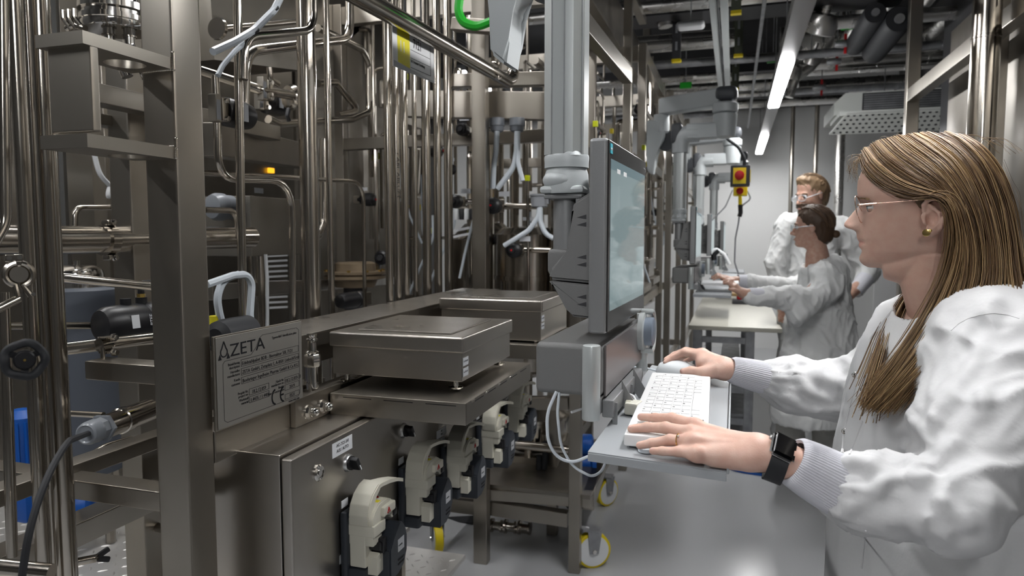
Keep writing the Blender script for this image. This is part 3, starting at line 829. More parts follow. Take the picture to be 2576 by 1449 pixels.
for r_ in range(rows):
    for c_ in range(cols):
        u = .10 + (r_+.5)*(.78/rows); v = .05 + (c_+.5)*(.90/cols)
        if r_ == 5 and 4 < c_ < 10:
            if c_ != 7: continue
            MB().obox(K(u, v, .0018), (.78/rows*kwid*.42, .9/cols*klen*2.4, .0016), (xdir, ydir, Zv), .001).build('key', KEYW, kb); continue
        if n_ >= 90: continue
        n_ += 1
        p = K(u, v, .0018)
        if proto is None:
            proto = MB().obox(p, (.78/rows*kwid*.43, .9/cols*klen*.43, .0016), (xdir, ydir, Zv), .001).build('key', KEYW, kb); pb = p
        else:
            c2 = proto.copy(); COL.objects.link(c2); c2.parent = kb; c2.location = p - pb
        if (r_ + c_) % 2 == 0:
            text(LET[(r_*7+c_) % len(LET)], p + Zv*.0019 - xdir*.003 - ydir*.002, .0045, ydir, -xdir, INK, kb)
text('CHERRY', K(.93, .18, .0004), .007, ydir, -xdir, INK, kb)
# mouse
mp = at(1712, 948, Z=TZ)
ms = thing('computer_mouse', (mp.x, mp.y, TZ), 'white wired mouse under the far hand on the grey tray', 'mouse')
md = (at(1775, 948, Z=TZ) - at(1660, 935, Z=TZ)).normalized()
sd = Vector((-md.y, md.x, 0))
ringsM = []
Lm = .115
for i in range(13):
    t = i / 12; x = -Lm*.5 + Lm*t
    wd_ = .031 * (1 - abs(2*t-1)**3.2)**.5 * (.9 + .1*math.cos(2*PI*(t-.5))) + .0008
    ht = .036 * (math.sin(PI*min(1, t*.85+.12)))**.55 * (1 if t > .02 else .5)
    if t > .85: ht *= math.sqrt(max(.02, (1-t)/.15))
    ringsM.append([mp + Vector((0, 0, .0008)) + md*x + sd*(wd_*math.cos(a_)) + Zv*(ht*max(0, math.sin(a_))**.7) for a_ in np.linspace(0, PI, 15)])
mb = MB().rings(ringsM); mb.build('mouse_shell', mat('mouse_white', (.72,.75,.77), .3), ms, ang=60)
p0 = mp - md*(Lm/2)
MB().tube([p0 + Zv*.008, p0 - md*.03 + Zv*.012, p0 - md*.09 - sd*.0 + Zv*.008, p0 - md*.15 + Vector((0, -.06, -.004)), p0 - md*.17 + Vector((0, -.10, -.02))], .0022, .03, 8).build('mouse_cable', TUBEW, ms)
# ferrite plug and cable on the tray
fp = at(1594, 1025, Z=TZ+.013)
fk = thing('cable_connector', (fp.x, fp.y, TZ+.001), 'cream ribbed plug on the tray left of the keyboard', 'connector')
MB().obox(fp, (.012, .017, .011), ((.95, -.2, 0), (.2, .95, 0), (0, 0, 1)), .004).build('plug_body', CREAM, fk)
for k in range(4):
    MB().obox(fp + Vector((-.009+.0, .010-.006*k, .0)), (.0045, .0012, .0118), ((.95, -.2, 0), (.2, .95, 0), (0, 0, 1)), .0005).build('grip_rib', CREAM, fk)
MB().tube([fp + Vector((.004, .018, .002)), fp + Vector((-.01, .05, .014)), fp + Vector((-.045, .035, .008)), fp + Vector((-.075, -.01, .0)), fp + Vector((-.10, -.05, -.004))], .0024, .03, 8).build('connector_cable', WHITEP, fk)
# loose white cables hanging below the panel
def cable(label, pts, r, m, cat='cable', bend=.08, name='loose_cable', **pl):
    return solo(MB().tube(path(pts, **pl), r, bend, 8), name, m, label, cat)
cable('thin white cable looping down from the panel box, left strand', [(1400, 985), (1375, 1040), (1378, 1110), (1400, 1150), (1440, 1165), (1500, 1140), (1534, 1110)], .0028, TUBEW, D=1.16)
cable('thin white cable looping lower from the panel box, right strand', [(1407, 985), (1402, 1040), (1410, 1120), (1440, 1175), (1490, 1200), (1515, 1185), (1528, 1150)], .0024, TUBEW, D=1.18)

# ------------------------------------------------------------------ pipes at the left edge
def V(label, px0, py0, px1, py1, w, X=None, Y=None, **k):
    return pipe(label, [(px0, py0), (px1, py1)], w, None, X=X, Y=Y, **k)
def vert(label, px, py, w, X, z0=.1, z1=3.3, m=None, parent=None, name='steel_pipe', tail=None, bend=.05, kind='pipe'):
    p = at(px, py, X=X); r = wid(px, w, p)/2
    pts = [Vector((p.x, p.y, z0)), Vector((p.x, p.y, z1))]
    if tail: pts = tail(p) + pts[1:]
    mb = MB().tube(pts, r, bend, 20)
    if parent: return mb.build(name, m or STEEL, parent)
    return solo(mb, name, m or STEEL, label, kind)
vert('wide upright steel pipe at the left edge, left one of the close pair', 62, 500, 45, -1.16, .05)
vert('wide upright steel pipe at the left edge, right one of the close pair', 124, 500, 56, -1.16, .62)
pipe('steel pipe at the extreme left edge ending in an elbow beside the clamp', [(6, -60), (14, 560), (-60, 690)], 34, .05, X=-1.05)
vert('slim steel tube squeezed between the two wide left pipes', 101, 700, 16, -1.22, .66)
pipe('short upright steel pipe at the left edge joining the bottom crosspipe', [(10, 735), (31, 1400)], 32, None, X=-1.12)
pipe('horizontal steel crosspipe at the bottom left corner', [(-60, 1420), (130, 1440)], 42, None, D=1.0, vert=False)
# tri clamp
p = at(48, 690, X=-.98)
k = wid(48, 1, p)
tc_ = thing('pipe_clamp', p, 'steel hinged sanitary clamp around a flat ferrule, left edge above the handwheel', 'clamp')
nd = (CAMP - p).normalized(); nd.z = 0; nd.normalize(); sx_ = Vector((0, 0, 1)).cross(nd) * 1
mb = MB().lathe(p, nd, [(-.03, 26*k), (.004, 26*k), (.006, 24*k)], 28); mb.build('ferrule_cap', STEEL2, tc_)
for s0, s1 in ((.25, 2.9), (3.3, 5.95)):
    arc = [p + nd*.002 + (Vector((0, 0, -1))*math.cos(t) + sx_*math.sin(t))*(35*k) for t in np.linspace(s0, s1, 14)]
    e_ = arc[0] if s0 < 1 else arc[-1]
    tail_ = e_ + Vector((0, 0, -1))*(34*k) + sx_*((12 if s0 < 1 else -2)*k) + sx_*6*k
    pts_ = [tail_] + arc if s0 < 1 else arc + [tail_]
    MB().tube(pts_, 10*k, None, 10).build('clamp_half', STEEL, tc_)
for dx, dz in ((-22, 50), (4, 52)):
    MB().lathe(p + sx_*dx*k + Vector((0, 0, dz*k)), nd, [(0, 7*k), (10*k, 7*k)], 10).build('hinge_pin', MIRROR, tc_)
mb = MB().obox(p + sx_*-10*k + Vector((0, 0, 50*k)), (24*k, 12*k, 6*k), (sx_, Vector((0, 0, 1)), nd), 4*k); mb.build('hinge_link', STEEL, tc_)
MB().lathe(p + sx_*34*k - Vector((0, 0, 62*k)), nd, [(0, 6*k), (14*k, 6*k)], 10).build('clamp_bolt', MIRROR, tc_)
q = at(0, 775, X=-.98); q2 = at(46, 752, X=-.98)
MB().tube([q - (q2-q), q2], 13*k, None, 14).build('tension_rod', STEEL, tc_)
# black handwheel
p = at(62, 905, D=.80); k = wid(62, 1, p)
hw = thing('handwheel', p, 'black lobed plastic valve handwheel in front of the left pipes', 'valve handle')
nd = (CAMP - p).normalized(); nd.z *= .3; nd.normalize(); a1 = Vector((0, 0, 1)).cross(nd).normalized(); a2_ = nd.cross(a1)
rim = [p + (a1*math.cos(t) + a2_*math.sin(t)) * (k*(51 + 2.0*math.cos(5*t))) + nd*(k*2*math.cos(6*t)) for t in np.linspace(0, 2*PI, 73)[:-1]]
rr = []
for i, c in enumerate(rim):
    d = (rim[(i+1) % 72] - rim[i-1]).normalized(); n1 = nd; n2 = d.cross(n1)
    rr.append([c + (n1*math.cos(t)*12*k + n2*math.sin(t)*13*k) for t in np.linspace(0, 2*PI, 11)[:-1]])
MB().rings(rr, closed=True).build('rim', RUBBER, hw)
MB().lathe(p, nd, [(-16*k, 25*k), (-12*k, 30*k), (8*k, 30*k), (14*k, 25*k), (14.5*k, 5*k), (11*k, 4*k), (11*k, .1*k)], 24).build('hub', BLACKP, hw)
for j in range(3):
    t = j*2*PI/3 + .5; dd = a1*math.cos(t) + a2_*math.sin(t)
    MB().bar(p - nd*5*k + dd*18*k, p + dd*46*k, 20*k, 8*k, nd, 2*k).build('spoke', BLACKP, hw)
MB().cyl(p - nd*.06, p - nd*10*k, 12*k, 14).build('valve_stem', BRONZE, hw)
MB().cyl(p + nd*11*k, p + nd*13.5*k, 4*k, 10).build('cap_screw', GOLD, hw)
# big tank pipe with clamp
pipe('thick horizontal steel pipe running behind the left pipes and the post', [(-40, 603, dict(X=-1.48)), (150, 604, dict(X=-1.48)), (632, 597, dict(X=-1.48))], 72, None, vert=False, ref=1)
def pclamp(label, px, py, w, X, bolt=True):
    p = at(px, py, X=X); r = w/2*depth(p)/FPX
    t = thing('pipe_clamp', p, label, 'clamp')
    MB().lathe(p - Vector((0, .012, 0)), (0, 1, 0), [(0, r), (0, r*1.08), (.024, r*1.08), (.024, r)], 28).build('clamp_band', STEEL, t)
    for s_ in (-1, 1):
        MB().box((p.x-.002, p.y-.014, p.z+s_*r*1.0), (p.x+.022, p.y+.014, p.z+s_*r*1.42), .004).build('clamp_lug', STEEL, t)
        MB().lathe((p.x+.022, p.y, p.z+s_*r*1.24), (1, 0, 0), [(0, .008), (.005, .008), (.005, .005), (.01, .005)], 6).build('clamp_nut', MIRROR, t)
    return t
pclamp('two lug pipe clamp on the thick horizontal pipe left of the post', 268, 604, 72, -1.48)
pipe('bent steel pipe rising from the thick pipe left of the post', [(188, 575), (188, 522), (300, 522)], 18, .05, X=-1.6)
pipe('shiny slanting steel tube behind the left pipes, below the kettle', [(120, 695, dict(X=-1.38)), (395, 722, dict(X=-1.2))], 24, None, vert=False)
pipe('slim horizontal tube leading to the black valve actuator', [(20, 820), (270, 819)], 20, None, X=-1.35, vert=False)
pipe('steel tube running up to the post below the black actuator', [(150, 880, dict(X=-1.2)), (410, 848, dict(X=-1.1))], 32, None, vert=False)
pclamp('small pipe clamp with bolt under the black actuator', 262, 866, 30, -1.15)
pipe('short steel stub standing on the short cross member', [(258, 875), (260, 922)], 13, None, X=-1.13)
# steel kettle top and grey insulated tank
p = at(195, 712, X=-2.0)
t = thing('insulated_tank', Vector((p.x, p.y, .48)), 'grey insulated tank with a shiny domed steel top, left background', 'tank')
k = wid(195, 1, p)
for _a in (0, 2.1, 4.2): MB().cyl((p.x+.09*math.cos(_a), p.y+.09*math.sin(_a), .482), (p.x+.09*math.cos(_a), p.y+.09*math.sin(_a), .74), .015, 8).build('leg', STEEL2, t)
MB().lathe((p.x, p.y, 0), (0, 0, 1), [(.72, 108*k), (p.z-.02, 108*k), (p.z-.012, 100*k)], 40).build('insulation_jacket', INSUL, t)
MB().lathe((p.x, p.y, p.z-.02), (0, 0, 1), [(0, 70*k), (45*k, 70*k), (58*k, 66*k), (68*k, 50*k), (72*k, 30*k), (73*k, 8*k), (85*k, 8*k), (85*k, .1*k)], 40).build('domed_lid', MIRROR, t)
# black actuator
def actuator(label, p, ax, r, ln, tagtxt=None, elbow=True):
    t = thing('valve_actuator', p, label, 'valve')
    ax = Vector(ax).normalized(); up = Vector((0, 0, 1))
    MB().lathe(p, ax, [(-ln*.5, r*.55), (-ln*.47, r*.8), (-ln*.38, r*.95), (-ln*.2, r), (ln*.25, r), (ln*.3, r*.95), (ln*.32, r*1.02), (ln*.5, r*1.02)], 28).build('actuator_cylinder', BLACKP, t)
    sd_ = up.cross(ax).normalized()
    MB().obox(p + ax*ln*.66, (ln*.14, r*.85, r*.85), (ax, sd_, up), r*.1).build('valve_body', STEEL2, t)
    for i in (-1, 1):
        for j in (-1, 1):
            MB().lathe(p + ax*ln*.5 + sd_*i*r*.7 + up*j*r*.7, -ax, [(0, r*.13), (r*.15, r*.13)], 8).build('body_bolt', MIRROR, t)
    if elbow:
        MB().cyl(p + up*r*.8, p + up*r*1.3 , r*.28, 12).build('air_port', BLACKP, t)
        MB().cyl(p + up*r*.8 + ax*ln*.3, p + up*r*1.3 + ax*ln*.3, r*.3, 12).build('air_port', BLACKP, t)
        e_ = p + up*r*1.3 + ax*ln*.3
        MB().cyl(e_, e_ + up*r*.2, r*.22, 6).build('brass_fitting', GOLD, t)
        MB().tube([e_ + up*r*.2, e_ + up*r*.75, e_ + up*r*.75 + ax*r*.7], r*.18, r*.3, 10).build('elbow_fitting', BLACKP, t)
        MB().cyl(e_ + up*r*.75 + ax*r*.7, e_ + up*r*.75 + ax*r*.85, r*.2, 10).build('release_ring', BLUE, t)
        MB().cyl(e_ + up*r*.75 + ax*r*.85, e_ + up*r*.75 + ax*r*1.6, r*.1, 8).build('air_hose', TUBEW, t)
    if tagtxt:
        n_ = (CAMP - p); n_ = (n_ - ax*n_.dot(ax)).normalized(); yd = ax
        c = p + n_*r*1.005
        MB().obox(c - ax*ln*.05, (r*.22, r*.35, r*.01), (ax, n_.cross(ax), n_)).build('label_sticker', PAPER, t)
        text(tagtxt, c + ax*ln*.28 - n_.cross(ax)*r*.3 + n_*.001, r*.3, -ax.cross(n_) if False else n_.cross(ax), -ax, PAPER, t)
    return t
actuator('black pneumatic actuator with blue ringed air fitting left of the post', at(318, 812, X=-1.3), (.15, 1, 0), .042, .13, 'PTFE')
# cable gland with cable
p = at(235, 1085, X=-1.02); k = wid(235, 1, p)
ax = (at(405, 1020, X=-1.08) - p).normalized()
g = thing('cable_gland', p, 'large grey cable gland on a capped steel tube, black cable leaving it', 'cable gland')
MB().lathe(p, ax, [(-34*k, 22*k), (-38*k, 26*k), (-34*k, 31*k), (-22*k, 34*k), (6*k, 35*k), (8*k, 33*k), (8*k, 28*k)], 28).build('dome_nut', GLAND, g)
MB().lathe(p, ax, [(4*k, 34*k), (34*k, 35*k), (35*k, 32*k)], 8).build('gland_body', GLAND, g)
MB().lathe(p, ax, [(36*k, 42*k), (50*k, 42*k)], 6).build('hexagon_flange', GLAND, g)
MB().lathe(p, ax, [(-33*k, 21*k), (-20*k, 20*k)], 16).build('seal_insert', RUBBER, g)
MB().lathe(p, ax, [(50*k, 36*k), (130*k, 37*k), (132*k, 41*k), (165*k, 41*k), (166*k, 37*k), (300*k, 37*k)], 28).build('gland_tube', STEEL, g)
cable('black cable hanging from the grey gland down across the left pipes', [Vector(p - ax*22*k), (170, 1110, dict(D=.98)), (130, 1175, dict(D=.93)), (95, 1260, dict(D=.9)), (70, 1350, dict(D=.88)), (48, 1500, dict(D=.87))], .0047, RUBBER, name='black_cable', bend=.2)
# tubes behind gland
pipe('shiny curved tube under the cable gland', [(330, 1110), (270, 1128), (232, 1150)], 28, .04, X=-1.3, vert=False)
pipe('slim shiny tube above the cable gland', [(175, 1040, dict(X=-1.5)), (260, 1045, dict(X=-1.4))], 16, None, vert=False)
pipe('thin rod welded to the lower cross member', [(180, 1248, dict(X=-1.5)), (225, 1228, dict(X=-1.3))], 9, None, vert=False)
pipe('steel tube lying low above the tread plate', [(330, 1310, dict(X=-1.6)), (420, 1332, dict(X=-1.4))], 22, None, vert=False)
# wing nut clamp low left
p = at(225, 1415, X=-1.25); k = wid(225, 1, p)
t = thing('wing_nut_clamp', p, 'dark steel wing nut clamp low beside the left pipes', 'clamp')
MB().bar(p - Vector((.03, .01, 0)), p + Vector((.01, .012, .006)), .02, .012, (0, 0, 1), .003).build('clamp_strap', STEEL, t)
for s_ in (-1, 1):
    MB().bar(p + Vector((0, .012, .003)), p + Vector((.012, .038, .003+s_*.012)), .008, .012, (0, 0, 1), .003).build('wing', DARKM, t)
# upper left: filter housing with bent nozzles
p = at(290, 60, X=-1.25); k = wid(290, 1, p)
t = thing('filter_housing', p, 'polished steel flanged vessel bottom with two bent nozzles, top left', 'vessel')
MB().lathe(p, (0, 0, 1), [(-22*k, 5*k), (-22*k, 84*k), (-14*k, 88*k), (-2*k, 88*k), (0, 92*k), (14*k, 92*k), (16*k, 84*k), (26*k, 84*k), (30*k, 94*k), (48*k, 94*k), (50*k, 70*k), (400*k, 70*k)], 40).build('flanged_bottom', MIRROR, t)
for dx, sgn in ((-18, 1), (38, 1)):
    q = p + Vector((dx*k*.8, dx*k*.5, -20*k))
    MB().tube([q, q - Vector((0, 0, 46*k)), q + Vector((24*k, 12*k, -85*k)), q + Vector((40*k, 20*k, -130*k))], 16*k, .03, 18).build('bent_nozzle', MIRROR, t)
    MB().lathe(q - Vector((0, 0, 14*k)), (0, 0, 1), [(-2*k, 16*k), (-2*k, 20*k), (2*k, 20*k), (2*k, 16*k)], 20).build('weld_collar', STEEL, t)
p = at(175, 45, X=-1.2); k = wid(175, 1, p)
t = thing('toggle_clamp', p, 'dark steel toggle clamp levers at the top left beside the flanged vessel', 'clamp')
for dx in (-25, -4, 18):
    MB().tube([p + Vector((dx*k, 0, 25*k)), p + Vector((dx*k, 0, 0)), p + Vector(((dx+12)*k, .01, -28*k))], 7*k, .01, 10).build('lever', STEEL, t)
MB().tube([p + Vector((-30*k, .01, -25*k)), p + Vector((0, .01, -14*k)), p + Vector((40*k, .01, -30*k))], 10*k, .02, 12).build('clamp_band', STEEL, t)
# background sheets left
def sheet(label, a, b, m=SHEET, name='equipment_cabinet', cat='cabinet', th=.01):
    a, b = Vector(a), Vector(b)
    return solo(MB().box(a, b, .002), name, m, label, cat)
sheet('tall brushed steel cabinet wall far behind the left pipes', (-2.62, .9, .3), (-2.6, 2.15, 3.0))
sheet('brushed steel cabinet front with small lamps, behind the upright pipes', (-2.62, 2.2, .3), (-2.6, 4.0, 3.0))
sheet('upright steel panel with edge light, right of the tall pipes', (-2.3, 3.32, .3), (-2.28, 4.4, 2.9))
t = thing('tread_platform', (-2.0, 2.0, 0), 'light tread plate platform with raised dots on the floor, bottom left', 'platform')
# diamond tread surface as real raised studs
def tread(name, x0, x1, y0, y1, z, parent, step=.045):
    b = MB().box((x0, y0, z-.02), (x1, y1, z), .003).build(name, TREAD, parent)
    mb = MB(); i = 0
    nx_ = int((x1-x0)/step); ny_ = int((y1-y0)/step)
    for ix in range(nx_):
        for iy in range(ny_):
            c = Vector((x0+(ix+.5)*step, y0+(iy+.5)*step, z))
            d = Vector((1, 1, 0)) if (ix+iy) % 2 else Vector((1, -1, 0)); d.normalize()
            s2 = Vector((-d.y, d.x, 0))
            vs = [c + d*.015, c + s2*.004, c - d*.015, c - s2*.004]
            top = c + Zv*.0025
            n0 = [mb.bm.verts.new(v) for v in vs]; tt = [mb.bm.verts.new(top + d*.007), mb.bm.verts.new(top - d*.007)]
            mb.bm.faces.new((n0[0], n0[1], tt[0])); mb.bm.faces.new((n0[1], n0[2], tt[1], tt[0])); mb.bm.faces.new((n0[2], n0[3], tt[1])); mb.bm.faces.new((n0[3], n0[0], tt[0], tt[1]))
    o = mb.build('tread_pattern', TREAD, parent); o['kind'] = 'stuff'
    return b
tread('platform_plate', -2.56, -1.14, .45, 2.2, .48, t)
for (x, y) in ((-2.45, .6), (-1.25, .6), (-2.45, 2.1), (-1.25, 2.1)):
    MB().box((x-.025, y-.025, 0), (x+.025, y+.025, .46)).build('leg', STEEL2, t)
t = thing('step_stool', (-1.2, 2.7, 0), 'two step tread plate stool beneath the pump cabinet', 'step')
a_ = at(1032, 1322, Z=.36); b_ = at(1160, 1408, Z=.14)
tread('upper_step', a_.x-.50, a_.x, a_.y-.35, a_.y, .36, t)
tread('lower_step', b_.x-.55, b_.x, b_.y-.40, b_.y+.05, .14, t)
for x in (a_.x-.48, a_.x-.03):
    for y in (a_.y-.33, a_.y-.03):
        MB().box((x-.015, y-.015, 0), (x+.015, y+.015, .345)).build('leg', STEEL2, t)
# ------------------------------------------------------------------ pipework between post and panel
pipe('slim upright pipe just right of the tall post', [(597, -40), (605, 480), (613, 850)], 24, None, X=-1.12)
vert('thickest upright pipe in the middle left, rising behind the rating plate', 778, 480, 48, -1.2, .9)
vert('slim upright pipe right of the thickest upright pipe', 829, 480, 17, -1.25, .9)
pipe('pipe coming down from the top and turning left, ending in a drop', [(789, -60), (789, 76), (614, 92), (612, 200)], 21, .07, X=-1.1)
pipe('short horizontal pipe with ferrule from the hood', [(552, 72), (752, 53)], 18, None, X=-1.6, vert=False)
solo(MB().lathe(at(550, 73, X=-1.6), (0, 1, 0), [(-.01, .012), (-.01, .034), (0, .036), (.008, .022)], 24), 'pipe_ferrule', STEEL, 'round ferrule flange on the hood pipe at the top', 'flange')
pipe('second pipe turning left below the first, from the top', [(880, -60), (880, 98), (617, 129), (612, 320)], 23, .09, X=-1.3)
pipe('looped pipe folding around the right end of the valve group', [(800, 70), (912, 125), (929, 160), (929, 282), (885, 300), (700, 312), (675, 300)], 20, .06, X=-1.7)
pipe('pipe running behind the valve group and sloping down right', [(800, 210), (845, 208), (905, 280), (850, 290)], 20, .03, X=-1.9)
pipe('pipe dropping from the small steel valve and turning right then down', [(541, 190), (547, 310), (549, 450), (735, 455), (737, 830)], 21, .09, X=-1.15)
pipe('thin pipe crossing right behind the uprights then turning down', [(500, 434), (700, 445), (914, 458), (918, 800)], 16, .09, X=-1.4)
pipe('short bent pipe behind the slim upright, beside the grey gland', [(515, 528), (596, 530), (600, 600)], 17, .04, X=-1.4)
pipe('inclined header pipe of the upper valve group', [(505, 178, dict(X=-1.5)), (655, 226, dict(X=-1.38)), (735, 240, dict(X=-1.38))], 26, .03, vert=False)
pipe('small upright stub with open ferrule above the valve group', [(678, 170), (680, 200), (700, 212)], 16, .02, X=-1.6)
pipe('tube bending upward behind the thickest pipe', [(745, 600, dict(X=-1.8)), (800, 595, dict(X=-1.8)), (815, 560, dict(X=-1.8)), (815, 350, dict(X=-1.8))], 24, .06)
for k_, (px, w, lb) in enumerate(((977, 19, 'bright upright pipe, leftmost of the tall bundle in the middle'), (998, 18, 'upright pipe with ABL ABLUFT lettering in the tall bundle'), (1018, 20, 'third upright pipe of the tall bundle'), (1044, 12, 'thin upright pipe of the tall bundle'),
                      (1073, 22, 'dark upright pipe with bent foot in the tall bundle'), (1101, 20, 'upright pipe right of the one with the bent foot'), (1128, 22, 'rightmost pipe of the tall bundle'))):
    vert(lb, px, 480, w, -1.12 - .02*k_, .9, 3.4)
text('‹ ABL ABLUFT', at(993, 384, X=-1.125)+Vector((0.01, -.004, 0)), .026, (0, 0, -1), (0, 1, 0), INK, [o for o in COL.objects if o.get('label') == 'upright pipe with ABL ABLUFT lettering in the tall bundle'][0])
# sloping exhaust pipe over the sign
ep = pipe('sloping shiny exhaust pipe across the top centre, turning up at its right end', [(860, -35, dict(X=-.85)), (1275, 203, dict(X=-.85)), (1290, 195, dict(X=-.85)), (1292, 20, dict(X=-.85))], 32, .045, vert=False, ref=1)
pA, pB = at(1115, 104, X=-.85), at(1180, 141, X=-.85)
dd = (pB-pA).normalized()
text('‹ ABL ABLUFT', pA + Vector((.022, 0, -.006)), .022, dd, Vector((0, 0, 1)), INK, ep)
t = pclamp('small clamp on the sloping exhaust pipe near its right end', 1240, 178, 30, -.85)
# sign
SX_ = -.87
c4 = [at(985, 50, X=SX_), at(1090, 108, X=SX_), at(1094, 214, X=SX_), at(988, 166, X=SX_)]
sg = thing('station_sign', (c4[3]+c4[2])/2, 'laminated sign with 11 on yellow and number 7121 hanging under the sloping pipe', 'sign')
su = (c4[1]-c4[0]); sv = (c4[3]-c4[0])
def S(u, v, e=0): return Vector(c4[0]) + su*u + sv*v + Vector((.0012+e, 0, 0))
MB().prism([S(0, 0, -.001), S(1, 0, -.001), S(1, 1.0, -.001), S(0, 1, -.001)], (.001, 0, 0)).build('sign_board', mat('sign_white', (.88, .88, .88), .5), sg)
MB().prism([S(.10, .04), S(.38, .06), S(.38, .9), S(.11, .86)], (.0006, 0, 0)).build('yellow_field', YELLOWP, sg)
text('11', S(.14, .60, .0008), sv.length*.36, su, -sv, PAPER, sg, sx=.9)
text('7121', S(.46, .38, .0008), sv.length*.30, su, -sv, INK, sg, sx=.8)
text('50 L Fermenter Verrohrung', S(.40, .74, .0008), sv.length*.095, su, -sv, INK, sg, sx=.72)
mb = MB()
for (u0, v0, u1, v1) in ((.40, .45, .9, .45), (.40, .64, .9, .64), (.9, .05, .9, .86), (.40, .86, .9, .86)):
    mb.bar(S(u0, v0), S(u1, v1), .0012, .0008, (1, 0, 0))
mb.build('printed_lines', INK, sg)
MB().prism([S(0, .86, .0009), S(1, .98, .0009), S(1, 1.0, .0009), S(0, 1.0, .0009)], (.0004, 0, 0)).build('sleeve_edge', GREYL, sg)
for (px, py) in ((1018, 10), (1059, 35)):
    p = at(px, py, X=-.9)
    MB().tube([p + Zv*.05, p, p - Zv*.04], .003, None, 6).build('cable_tie', RUBBER, sg)
# hood: big folded sheet body at the top
q = lambda x, y, X: at(x, y, X=X)
hd = solo(MB().prism([q(525, -80, -2.0), q(960, -80, -2.0), q(960, 40, -2.0), q(760, 178, -2.0), q(540, 150, -2.0)], (-.5, 0, 0)), 'exhaust_hood', SHEET, 'large folded stainless hood above the valves at the top', 'hood')
_p=at(895,300,X=-2.0); solo(MB().box((_p.x-.05,_p.y-.08,.3),(_p.x,_p.y+.08,3.3),.004),'steel_post',SHEET,'wide flat steel post behind the looped pipe','post')
# small steel valve left (with white tag) and its black actuator
def blockvalve(label, px, py, X, s, actuator_r=0, tagm=PAPER):
    p = at(px, py, X=X); k = wid(px, 1, p) * s
    t = thing('diaphragm_valve', p, label, 'valve')
    MB().box(p - Vector((.012, 26*k, 34*k)), p + Vector((.012, -6*k, 34*k)), .003).build('valve_block', STEEL2, t)
    MB().box(p - Vector((.014, 6*k, 30*k)), p + Vector((.014, 22*k, 30*k)), .005).build('flange', STEEL, t)
    for j in (-1, 1):
        MB().lathe(p + Vector((.014, 10*k, j*22*k)), (1, 0, 0), [(0, 7*k), (5*k, 7*k)], 6).build('bolt', MIRROR, t)
    MB().box(p + Vector((.0125, -25*k, -28*k)), p + Vector((.0132, -12*k, 20*k))).build('label_sticker', GREYL, t)
    if actuator_r:
        MB().lathe(p + Vector((-.01, 22*k, 0)), (0, 1, 0), [(0, actuator_r*.8), (.01, actuator_r), (.07, actuator_r), (.09, actuator_r*.9), (.1, actuator_r*.5)], 24).build('actuator_cap', BLACKP, t)
        MB().box(p + Vector((actuator_r-.012, .05, -.02)), p + Vector((actuator_r-.008, .07, .02))).build('label_sticker', PAPER, t)
    return t
blockvalve('small steel diaphragm valve with black round actuator right of the post', 552, 275, -1.15, 1.1, .034)
blockvalve('steel valve block with white tag on the inclined header', 668, 226, -1.38, .9)
blockvalve('lower steel valve block behind the slim upright', 660, 250, -1.5, .9, .04)
# clamp joint on header
p = at(735, 245, X=-1.4); 
t = thing('header_clamp', p, 'round steel clamp joint at the right end of the inclined header', 'clamp')
MB().lathe(p, (.4, 1, 0), [(-.02, .014), (-.018, .036), (-.006, .042), (.006, .042), (.018, .036), (.02, .02)], 28).build('clamp_ring', STEEL, t)
MB().tube([p + Vector((.0, -.02, -.04)), p + Vector((0, -.03, -.065)), p + Vector((0, -.02, -.08))], .007, .01, 8).build('wing_bolt', DARKM, t)
# milky hoses at the top left
cable('milky air hose from the top running down left with black ties', [(712, -20), (690, 25), (640, 75), (590, 105), (535, 130)], .0085, TUBEW, name='air_hose', X=-1.05)
cable('second milky air hose curving down to the valve behind the post', [(640, 85), (590, 130), (560, 165), (548, 190)], .006, TUBEW, name='air_hose', X=-1.1)
for (px, py, lb) in ((690, 22, 'upper'), (640, 78, 'lower')):
    p = at(px, py, X=-1.05); solo(MB().lathe(p, (.0, 1, -.9), [(-.002, .0095), (-.002, .0115), (.002, .0115), (.002, .0095)], 16), 'cable_tie', RUBBER, 'black cable tie on the milky top hose, %s one' % lb, 'cable tie')
# transmitter box + gland
t = thing('transmitter_box', at(660, 560, X=-1.62), 'brushed steel junction box on the thick pipe end with a grey gland', 'junction box')
a_ = at(632, 500, Y=2.02); 
MB().box((-1.75, 1.95, at(630, 645, Y=1.95).z), (-1.52, 2.25, at(630, 492, Y=1.95).z), .004).build('box_body', SHEET, t)
MB().lathe((-1.6, 1.95, at(580, 520, Y=1.9).z), (-.15, -1, 0), [(0, .04), (.03, .04), (.035, .045), (.06, .045), (.075, .038), (.08, .022)], 20).build('cable_gland', GLAND, t)
pipe('stout upright steel tube under the junction box', [(648, 640), (655, 830)], 50, None, X=-1.6)
# regulators (bronze) behind
p = at(893, 690, X=-1.75); k = wid(893, 1, p)
t = thing('pressure_regulator', p, 'bronze coloured round pressure regulator behind the slim pipes', 'regulator')
MB().lathe(p, (0, 0, 1), [(-32*k, 50*k), (-14*k, 58*k), (-10*k, 78*k), (-3*k, 78*k), (-3*k, 70*k), (2*k, 70*k), (2*k, 78*k), (8*k, 78*k), (9*k, 54*k), (28*k, 52*k), (32*k, 45*k), (32*k, 1*k)], 40).build('regulator_body', BRONZE, t)
for j in range(10):
    a2x = j*2*PI/10; MB().lathe(p + Vector((72*k*math.cos(a2x), 72*k*math.sin(a2x), 8*k)), (0, 0, 1), [(0, 5*k), (5*k, 5*k)], 6).build('flange_bolt', GOLD, t)
MB().cyl(p - Zv*90*k, p - Zv*30*k, 30*k, 18).build('regulator_neck', DARKM, t)
t = actuator('black adjusting valve with knobs below the bronze regulator', at(880, 755, X=-1.6), (.2, 1, 0), .035, .14, None, False)
